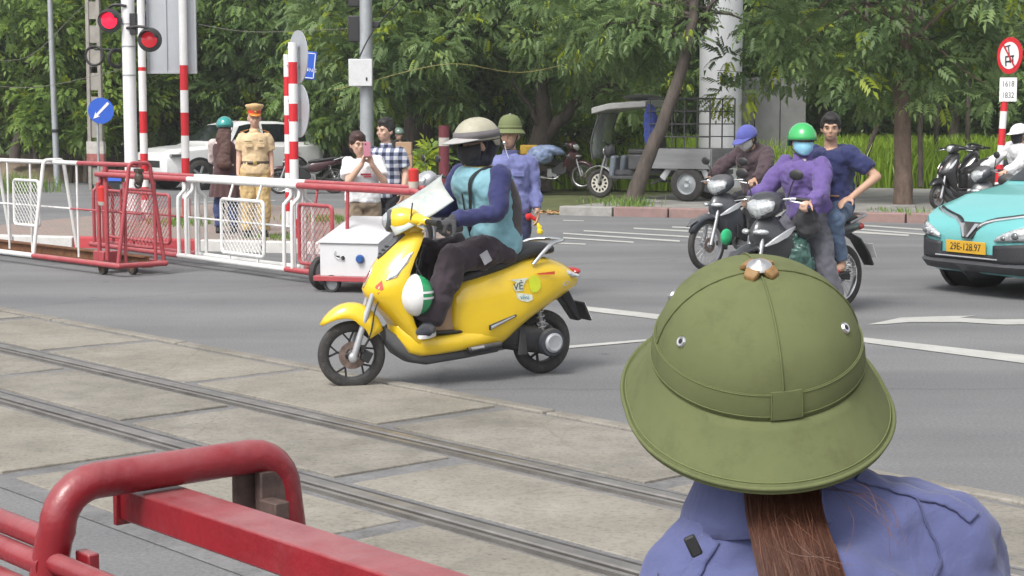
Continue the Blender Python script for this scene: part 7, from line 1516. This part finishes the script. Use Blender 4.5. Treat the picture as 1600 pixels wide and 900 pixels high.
m.build('vehicle_symbol', blackm, ds); m = MB(); m.bar(o_ - sd_ * .15 + V((0, 0, .19)) + nn * .004, o_ + sd_ * .14 + V((0, 0, -.19)) + nn * .004, .03, .004, nn); m.build('red_bar', signred, ds)
c2 = P(1573, 140, d8) - t.location; c2.y = -.08; nn2 = V((-.45, -.89, 0)).normalized(); s2_ = V((0, 0, 1)).cross(nn2); m = MB(); m.bar(c2 - s2_ * .135, c2 + s2_ * .135, .012, .38); ipl = m.build('time_plate', signwhite, t)
lean_u = V((lean, 0, 1))
for tx, dz in (('1618', .085), ('1832', -.095)): text('plate_digits', tx, .13, M('plate_black', (.03, .025, .02)), ipl, frame(c2 + nn2 * .0075 + V((0, 0, dz)), s2_, (0, 0, 1)), .001, .75)
# maroon post behind the rider
t = thing('bollard_post', 'maroon steel post with white band behind the scooter rider', 'post', (P(694, 300, 27).x, 27, 0)); cyl_bands(t, 0, 0, .085, [(0, zof(228, 27), M('maroon_paint', (.12, .02, .03), .5, var=.2)), (zof(228, 27), zof(215, 27), M('dull_white_band', (.4, .38, .35), .6)), (zof(215, 27), zof(196, 27), M('maroon_paint', (.12, .02, .03)))])
# stacked boxes behind the red lamp, blue board by pole
t = thing('cardboard_stack', 'brown cardboard boxes stacked behind the red warning lamp', 'boxes', (P(630, 300, 30).x, 30, 0))
for i, (w, h) in enumerate(((.35, .4), (.32, .35), (.34, .3), (.28, .22))): MB().box((.02 * (i % 2), 0, sum((.4, .35, .3, .22)[:i]) + h / 2), (w, .3, h)).build('carton', card, t, bev=.01)
t = thing('blue_board', 'blue board leaning at the foot of the concrete pole', 'board', (P(172, 284, 37).x, 37, 0)); m = MB(); m.box((0, 0, .38), (.5, .04, .10), Matrix.Rotation(-.15, 3, 'X')); m.build('panel', signblue, t); m = MB(); m.box((0, 0, .44), (.5, .05, .03)); m.build('white_edge', signwhite, t); m = MB(); m.box((0, .02, .17), (.4, .03, .34)); m.build('stand', blackpl, t)
# overhead cables
cabm = M('cable_grey', (.16, .15, .13), .7); caby = M('cable_yellow', (.30, .25, .08), .6)
for nm, pts, mt, lb in (('cable', [P(-60, 85, 40), P(40, 90, 40), P(130, 10, 40.5), P(210, -40, 41)], cabm, 'thin dark cable hanging across the trees at the far left'), ('cable', [P(-40, 130, 38), P(60, 136, 38), P(205, 105, 38)], cabm, 'pale cable sagging below the left trees'), ('cable', [P(310, 38, 36), P(400, 50, 36), P(560, 44, 36)], cabm, 'thin cable between the sign board and the grey pole'), ('cable', [P(520, 140, 33), P(560, 132, 33), P(700, 100, 33), P(830, 112, 34), P(1000, 60, 34), P(1080, 20, 34)], caby, 'thin yellow cable running through the leaves above the rider'), ('cable', [P(1120, 110, 34), P(1260, 115, 34), P(1400, 90, 34), P(1640, 60, 34)], cabm, 'thin cable crossing the trees on the right')):
    m = MB(); m.tube(spl(pts, 8), .006, 5); tag(m.build(nm, mt), lb, 'cable')
# ================================================================ WOMAN IN THE FOREGROUND
fg = person('woman in olive pith helmet and violet-blue shirt seen from behind in the near foreground', (.27, 1.65, 0))
B0 = V((.27, 1.65, 0))
J = {k: V(v) - B0 for k, v in dict(hipR=(.36, 1.70, .80), hipL=(.18, 1.68, .80), kneeR=(.37, 1.86, .44), kneeL=(.17, 1.84, .44), ankR=(.37, 1.70, .085), ankL=(.17, 1.68, .085), shR=(.405, 1.64, 1.218), shL=(.150, 1.60, 1.118), elR=(.50, 1.67, .97), elL=(.075, 1.64, .90), wrR=(.40, 1.86, .90), wrL=(.13, 1.84, .86), neck=(.242, 1.635, 1.295), head=(.232, 1.665, 1.375), chest=(.265, 1.63, 1.03)).items()}
HT = head_T(J['head'], (-.05, 1, .10), (-.08, -.25, 1)); fd = dict(L=(-.1, 1, 0), R=(.1, 1, 0))
body(fg, {**J, 'shR': J['shR'] + V((0, .03, -.03)), 'shL': J['shL'] + V((0, .03, -.03))}, HT, .98, fd, dict(R=(V((-.3, 1, -.3)), V((-.3, 0, -1)), .6, 1), L=(V((.3, 1, -.3)), V((.3, 0, -1)), .6, -1)), vox=.009, w=.8); face(HT, fg, .98)
fsm = cloth('violet_blue_shirt', (.088, .100, .215), rough=.8, var=.1, scale=5, bump=.35, bscale=10)
Nf, Lf, bf = nodes(fsm)
wv = Nf.new('ShaderNodeTexNoise'); wv.inputs['Scale'].default_value = 900; tcf = Nf.new('ShaderNodeTexCoord'); Lf.new(tcf.outputs['Object'], wv.inputs['Vector'])
bpf = Nf.new('ShaderNodeBump'); bpf.inputs['Strength'].default_value = .3; bpf.inputs['Distance'].default_value = .001; Lf.new(wv.outputs['Fac'], bpf.inputs['Height'])
old = [n for n in Nf if n.type == 'BUMP' and n != bpf][0]; Lf.new(old.outputs[0], bpf.inputs['Normal']); Lf.new(bpf.outputs[0], bf.inputs['Normal'])
m = MB(); torso(m, J, .022, .95, .08, .94)
for s in 'RL':
    a, b, c = J['sh' + s], J['el' + s], J['wr' + s]
    chain(m, [(J['neck'] + V((.01, .0, -.035)), .062), (J['neck'].lerp(a, .45) + V((0, 0, -.012)), .066), (a, .066)]); chain(m, [(a, .066), (a.lerp(b, .5), .063), (b, .058), (b.lerp(c, .55), .052), (b.lerp(c, .97), .044)], False, True)
sh_ = flesh(m, 'shirt', fsm, fg, .006, 16, .035, .16); sh_.modifiers['fold_lines'].strength = .009
q = sh_.modifiers.new('fold_lines2', 'DISPLACE'); q.texture = FM; q.strength = .004; q.mid_level = .5; q.texture_coords = 'LOCAL'
q = sh_.modifiers.new('creases', 'DISPLACE'); q.texture = FT[.05]; q.strength = .008; q.mid_level = .5; q.texture_coords = 'LOCAL'
trousers(fg, J, cloth('guard_trousers', (.04, .045, .10))); shoes(fg, J, blackm, fd)
def wrap(name, pts, w, mat, off=.0012, wd=(0, 0, 1), th=0):
    """cloth strip laid on the shirt"""
    P_ = spl([V(p) - B0 for p in pts], 12); m = MB(); wd = V(wd).normalized(); n_ = 5 if w > .01 else 2
    m.loft([[p + wd * w * (k / (n_ - 1) - .5) for k in range(n_)] for p in P_], caps=False, ring_closed=False); o = m.build(name, mat, sh_, sm=80)
    q = o.modifiers.new('wrap', 'SHRINKWRAP'); q.target = sh_; q.wrap_method = 'NEAREST_SURFACEPOINT'; q.wrap_mode = 'ABOVE_SURFACE'; q.offset = off
    q = o.modifiers.new('solid', 'SOLIDIFY'); q.thickness = max(th, .0012); q.offset = 1; return o
seamm = cloth('shirt_seam', (.060, .068, .155), bump=.1)
wrap('yoke_seam', [(.06, 1.53, 1.13), (.15, 1.50, 1.145), (.26, 1.49, 1.16), (.36, 1.50, 1.18), (.45, 1.54, 1.20)], .0022, seamm)
wrap('armhole_seam', [(.385, 1.60, 1.30), (.41, 1.55, 1.25), (.425, 1.52, 1.18), (.42, 1.50, 1.08), (.40, 1.50, .98)], .0022, seamm, wd=(1, 0, 0))
wrap('armhole_seam', [(.155, 1.60, 1.21), (.14, 1.54, 1.16), (.125, 1.51, 1.10), (.11, 1.50, 1.02), (.12, 1.50, .95)], .0022, seamm, wd=(1, 0, 0))
wrap('shoulder_strap', [(.33, 1.60, 1.31), (.37, 1.60, 1.305), (.41, 1.60, 1.295), (.445, 1.60, 1.27)], .034, fsm, .001, (0, 1, -.3), .0025)
wrap('shoulder_strap', [(.195, 1.58, 1.25), (.165, 1.57, 1.215), (.135, 1.57, 1.185), (.105, 1.57, 1.15)], .034, fsm, .001, (0, 1, -.3), .0025)
# shirt collar standing round the neck and yoke seam
m = MB(); nb = J['neck']; up = V((-.15, .1, 1)).normalized(); xx = V((1, 0, .15)).normalized(); yy = up.cross(xx)
m.loft([[nb + up * (z + dz * max(0, -math.sin(q))) + xx * r_ * .98 * math.cos(q) + yy * r_ * .9 * math.sin(q) for q in [2 * math.pi * j / 36 for j in range(36)]] for z, r_, dz in ((-.04, .078, 0), (-.015, .066, .0), (.008, .060, .004), (.011, .063, .004), (-.012, .078, -.006), (-.03, .086, -.010))], caps=False); m.build('collar', fsm, fg, sm=70, solid=.002)
m = MB(); m.box(P(1083, 853, 1.50) - B0, (.011, .006, .020), Matrix.Rotation(-.45, 3, 'Y')); m.build('dark_tab', blackm, fg, bev=.002)  # small dark wedge on the shirt, not identified further
# ---- hair: tied low, falling down the back
hairm = M('auburn_hair', (.060, .024, .015), .42, var=.45, scale=90, spec=.3, stretch=(6, 6, .3)); hairm2 = M('auburn_hair_light', (.10, .043, .026), .5, var=.4, scale=60, spec=.3)
rh = random.Random(3)
core = MB(); rings = []
cpath = [(1224, 690, 1.615), (1222, 750, 1.59), (1226, 800, 1.558), (1242, 860, 1.525), (1258, 930, 1.505), (1262, 1010, 1.505), (1268, 1100, 1.51)]; cw2 = [.036, .034, .033, .035, .036, .032, .012]
cp_ = [P(*c) - B0 for c in cpath]
for p, w in zip(cp_, cw2): rings.append([p + V((w * math.cos(q), w * .40 * math.sin(q), 0)) for q in [2 * math.pi * j / 20 for j in range(20)]])
core.loft(rings); ho = core.build('hair', hairm, fg, sm=80)
for nm, mt, cnt, wid in (('hair_strands', hairm, 1300, 1.02), ('hair_highlights', hairm2, 300, 1.02)):
    m = MB()
    for i in range(cnt):
        q = rh.uniform(0, 2 * math.pi); rr = rh.uniform(.9, 1.0) * wid; ph = rh.uniform(0, 6); pts = []; am = rh.uniform(0, .004); q2 = q + rh.gauss(0, .35)
        for j, (p, w) in enumerate(zip(cp_, cw2)):
            qq = lerp(q, q2, j / 6); pts.append(p + V((w * rr * math.cos(qq) + am * math.sin(ph + j * 1.3), w * .44 * rr * math.sin(qq) - .001, 0)))
        m.tube(spl(pts, 2), rh.uniform(.00035, .0007), 3, caps=False)
    m.build(nm, mt, ho, sm=80)['kind'] = 'stuff'
m = MB()
for i in range(8):
    a = P(rh.uniform(1270, 1300), rh.uniform(745, 765), 1.57); b = P(rh.uniform(1300, 1420), rh.uniform(790, 880), 1.50); c = a.lerp(b, .5) + V((rh.uniform(-.01, .025), -.01, rh.uniform(0, .02))); m.tube([p - B0 for p in spl([a, c, b], 5)], .00022, 3, caps=False)
for i in range(8):
    a = P(rh.uniform(1200, 1280), rh.uniform(790, 810), 1.53); b = P(rh.uniform(1220, 1340), rh.uniform(850, 900), 1.475); c = a.lerp(b, .5) + V((rh.uniform(-.03, .03), -.012, rh.uniform(-.015, .01))); m.tube([p - B0 for p in spl([a, c, b], 6)], .00022, 3, caps=False)
m.build('loose_hairs', hairm2, ho, sm=80)['kind'] = 'stuff'
# ---- the pith helmet
hatm = M('olive_canvas', (.120, .135, .060), .88, var=.12, scale=7, spec=.2, dirt=.6, dcol=(.068, .072, .036))
Nh, Lh, bh = nodes(hatm); tch = Nh.new('ShaderNodeTexCoord'); nh = Nh.new('ShaderNodeTexNoise'); nh.inputs['Scale'].default_value = 1500; nh.inputs['Detail'].default_value = 2; Lh.new(tch.outputs['Object'], nh.inputs['Vector'])
nh2 = Nh.new('ShaderNodeTexNoise'); nh2.inputs['Scale'].default_value = 24; nh2.inputs['Detail'].default_value = 4; Lh.new(tch.outputs['Object'], nh2.inputs['Vector'])
b1 = Nh.new('ShaderNodeBump'); b1.inputs['Strength'].default_value = .35; b1.inputs['Distance'].default_value = .0006; Lh.new(nh.outputs['Fac'], b1.inputs['Height'])
b2_ = Nh.new('ShaderNodeBump'); b2_.inputs['Strength'].default_value = .25; b2_.inputs['Distance'].default_value = .003; Lh.new(nh2.outputs['Fac'], b2_.inputs['Height']); Lh.new(b1.outputs[0], b2_.inputs['Normal']); Lh.new(b2_.outputs[0], bh.inputs['Normal'])
HO = P(1183, 554, 1.63) - B0
HM = Matrix.Translation(HO) @ Matrix.Rotation(R(4), 4, 'Z') @ Matrix.Rotation(R(-5), 4, 'Y') @ Matrix.Rotation(R(24), 4, 'X')
ht = thing('pith_helmet', 'large olive green pith helmet with band worn by the woman in the foreground', 'helmet', B0); 
HM = HM
DA, DB, DH = .1005, .108, .093       # half width, half length, height of the dome
def dome(q, th, g=0):
    k = abs(math.cos(th)) ** .93; zz = math.sin(th)
    return V(((DA + g) * k * math.cos(q), (DB + g) * k * math.sin(q), (DH + g) * zz))
def brim(q, f, g=0):
    rear = max(0, -math.sin(q)); front = max(0, math.sin(q))
    ext = .027 + .019 * rear ** 1.5 + .028 * front ** 1.5; drop = .054 - .006 * rear
    d = V((DA * math.cos(q), DB * math.sin(q), 0)); n = d.normalized(); f2 = f
    return d + n * (ext * f2 + g) + V((0, 0, -drop * (f2 ** .92) + g * .4))
NQ = 96; Q = [2 * math.pi * j / NQ for j in range(NQ)]
m = MB(); m.T = HM; rings = [[dome(q, th) for q in Q] for th in [R(89.5), R(86), R(80), R(72), R(63), R(54), R(45), R(36), R(27), R(18), R(9), R(2)]]
rings += [[dome(q, 0) + V((0, 0, -.004)) for q in Q]] + [[brim(q, f) for q in Q] for f in (.06, .2, .36, .52, .68, .84, .95)]
rings += [[brim(q, 1.0) + V((0, 0, -.001)) for q in Q], [brim(q, 1.0) + V((0, 0, -.005)) for q in Q], [brim(q, .95) + V((0, 0, -.006)) for q in Q], [brim(q, .5) + V((0, 0, -.006)) for q in Q], [brim(q, .02) + V((0, 0, -.006)) for q in Q]]
m.loft(rings, caps=False); m.add(rings[0], [tuple(range(NQ))]); hat = m.build('crown_and_brim', hatm, ht, sm=60)
# stitched edge binding and seams
m = MB(); m.T = HM; m.tube([brim(q, .985, .0012) for q in Q], .0022, 8, closed=True); m.build('edge_binding', hatm, hat, sm=80)
m = MB(); m.T = HM; m.tube([brim(q, .90, .0004) for q in Q], .0006, 5, closed=True); m.build('edge_stitching', M('olive_thread', (.14, .165, .06), .9), hat, sm=80)
def seam(q0, name='seam'):
    m = MB(); m.T = HM; pts = [dome(q0, th, .0006) for th in [R(88 - 3.6 * i) for i in range(25)]]; m.tube(pts, .0011, 6, sq=1); return m.build(name, hatm, hat, sm=80)
for q0 in (R(-90), R(0), R(90), R(180)): seam(q0)
# band: folded cloth strip, with tab at the back
def band(z0, z1, g0, g1, q0=0, q1=2 * math.pi, n=96, closed=True):
    qs = [lerp(q0, q1, j / n) for j in range(n if closed else n + 1)]; th = lambda z: math.asin(min(1, z / DH))
    return [[dome(q, th(z), g) for q in qs] for z, g in ((z0, 0), (z0, g0), (lerp(z0, z1, .5), (g0 + g1) / 2 + .0005), (z1, g1), (z1, 0))]
m = MB(); m.T = HM; m.loft(band(.0, .0235, .0018, .0012), caps=False); m.build('hat_band', hatm, hat, sm=50)
for z, g in ((.0222, .0016), (.0018, .0022)):
    m = MB(); m.T = HM; m.tube([dome(q, math.asin(z / DH), g) for q in Q], .0004, 5, closed=True); m.build('band_stitching', M('olive_thread', (.14, .165, .06)), hat, sm=80)
m = MB(); m.T = HM; m.loft(band(-.001, .0255, .0036, .0030, R(-97), R(-80), 10, False), caps=False, ring_closed=False); m.build('band_tab', hatm, hat, sm=40)
m = MB(); m.T = HM
for qa in (-96.5, -80.5): m.tube([dome(R(qa), math.asin(z / DH), .0036) for z in (.0, .009, .018, .0245)], .0005, 5)
m.build('tab_stitching', M('olive_thread', (.14, .165, .06)), hat, sm=80)
# eyelets
for q0, th0 in ((R(-157), R(30)), (R(-33), R(34)), (R(152), R(33)), (R(33), R(33))):
    p = dome(q0, th0); n = V((p.x / DA ** 2, p.y / DB ** 2, p.z / DH ** 2)).normalized()
    m = MB(); m.T = HM; m.lathe([(.0022, .0), (.0022, .0018), (.0045, .0022), (.0058, .0006), (.0058, -.001)], p, n, 20, closed=False); e = m.build('eyelet', chrome, hat)
    m = MB(); m.T = HM; m.lathe([(.0001, .0), (.0024, .0), (.0024, .0021), (.0001, .0021)], p, n, 14); m.build('eyelet_hole', blackm, e)
# crown vent button with leather petals
bt0 = dome(0, R(89.9)); lea = M('button_leather', (.22, .125, .045), .6, var=.3, scale=60)
m = MB(); m.T = HM
for k in range(4):
    a = R(45 + 90 * k); d = V((math.cos(a), math.sin(a), 0)); s_ = V((-d.y, d.x, 0)); o0 = V((0, 0, DH + .0015))
    m.loft([[o0 + d * .004 + s_ * .005, o0 + d * .004 - s_ * .005, o0 + d * .004 - s_ * .005 + V((0, 0, .006)), o0 + d * .004 + s_ * .005 + V((0, 0, .006))], [o0 + d * .013 + s_ * .0075 + V((0, 0, -.001)), o0 + d * .013 - s_ * .0075 + V((0, 0, -.001)), o0 + d * .013 - s_ * .0075 + V((0, 0, .0055)), o0 + d * .013 + s_ * .0075 + V((0, 0, .0055))], [o0 + d * .0185 + s_ * .0055 + V((0, 0, -.0035)), o0 + d * .0185 - s_ * .0055 + V((0, 0, -.0035)), o0 + d * .0185 - s_ * .0055 + V((0, 0, .001)), o0 + d * .0185 + s_ * .0055 + V((0, 0, .001))]])
vb = m.build('vent_button', lea, hat, bev=.0012)
m = MB(); m.T = HM; m.lathe([(.0001, .0125), (.003, .0122), (.0042, .0105), (.007, .0098), (.0115, .0072), (.0125, .005), (.0001, .004)], (0, 0, DH), (0, 0, 1), 28); m.build('button_cap', M('worn_aluminium', (.55, .55, .56), .35, .8, var=.25, scale=80, dirt=.3), vb, sm=50)

# ================================================================ thin veil of humid city air
hz = MB().box((0, 45, 10), (150, 130, 22.1)).build('haze', M('haze_none', (.5, .5, .5)), sm=0); hz.data.materials.clear()
hm_ = bpy.data.materials.new('humid_air'); hm_.use_nodes = True; hn = hm_.node_tree; hn.nodes.remove(hn.nodes['Principled BSDF'])
pv_ = hn.nodes.new('ShaderNodeVolumePrincipled'); pv_.inputs['Color'].default_value = (.93, .95, .96, 1); pv_.inputs['Density'].default_value = .0009; pv_.inputs['Anisotropy'].default_value = .2
hn.links.new(pv_.outputs[0], hn.nodes['Material Output'].inputs['Volume']); hz.data.materials.append(hm_)
tag(hz, 'thin humid haze over the crossing', 'haze', kind='stuff')
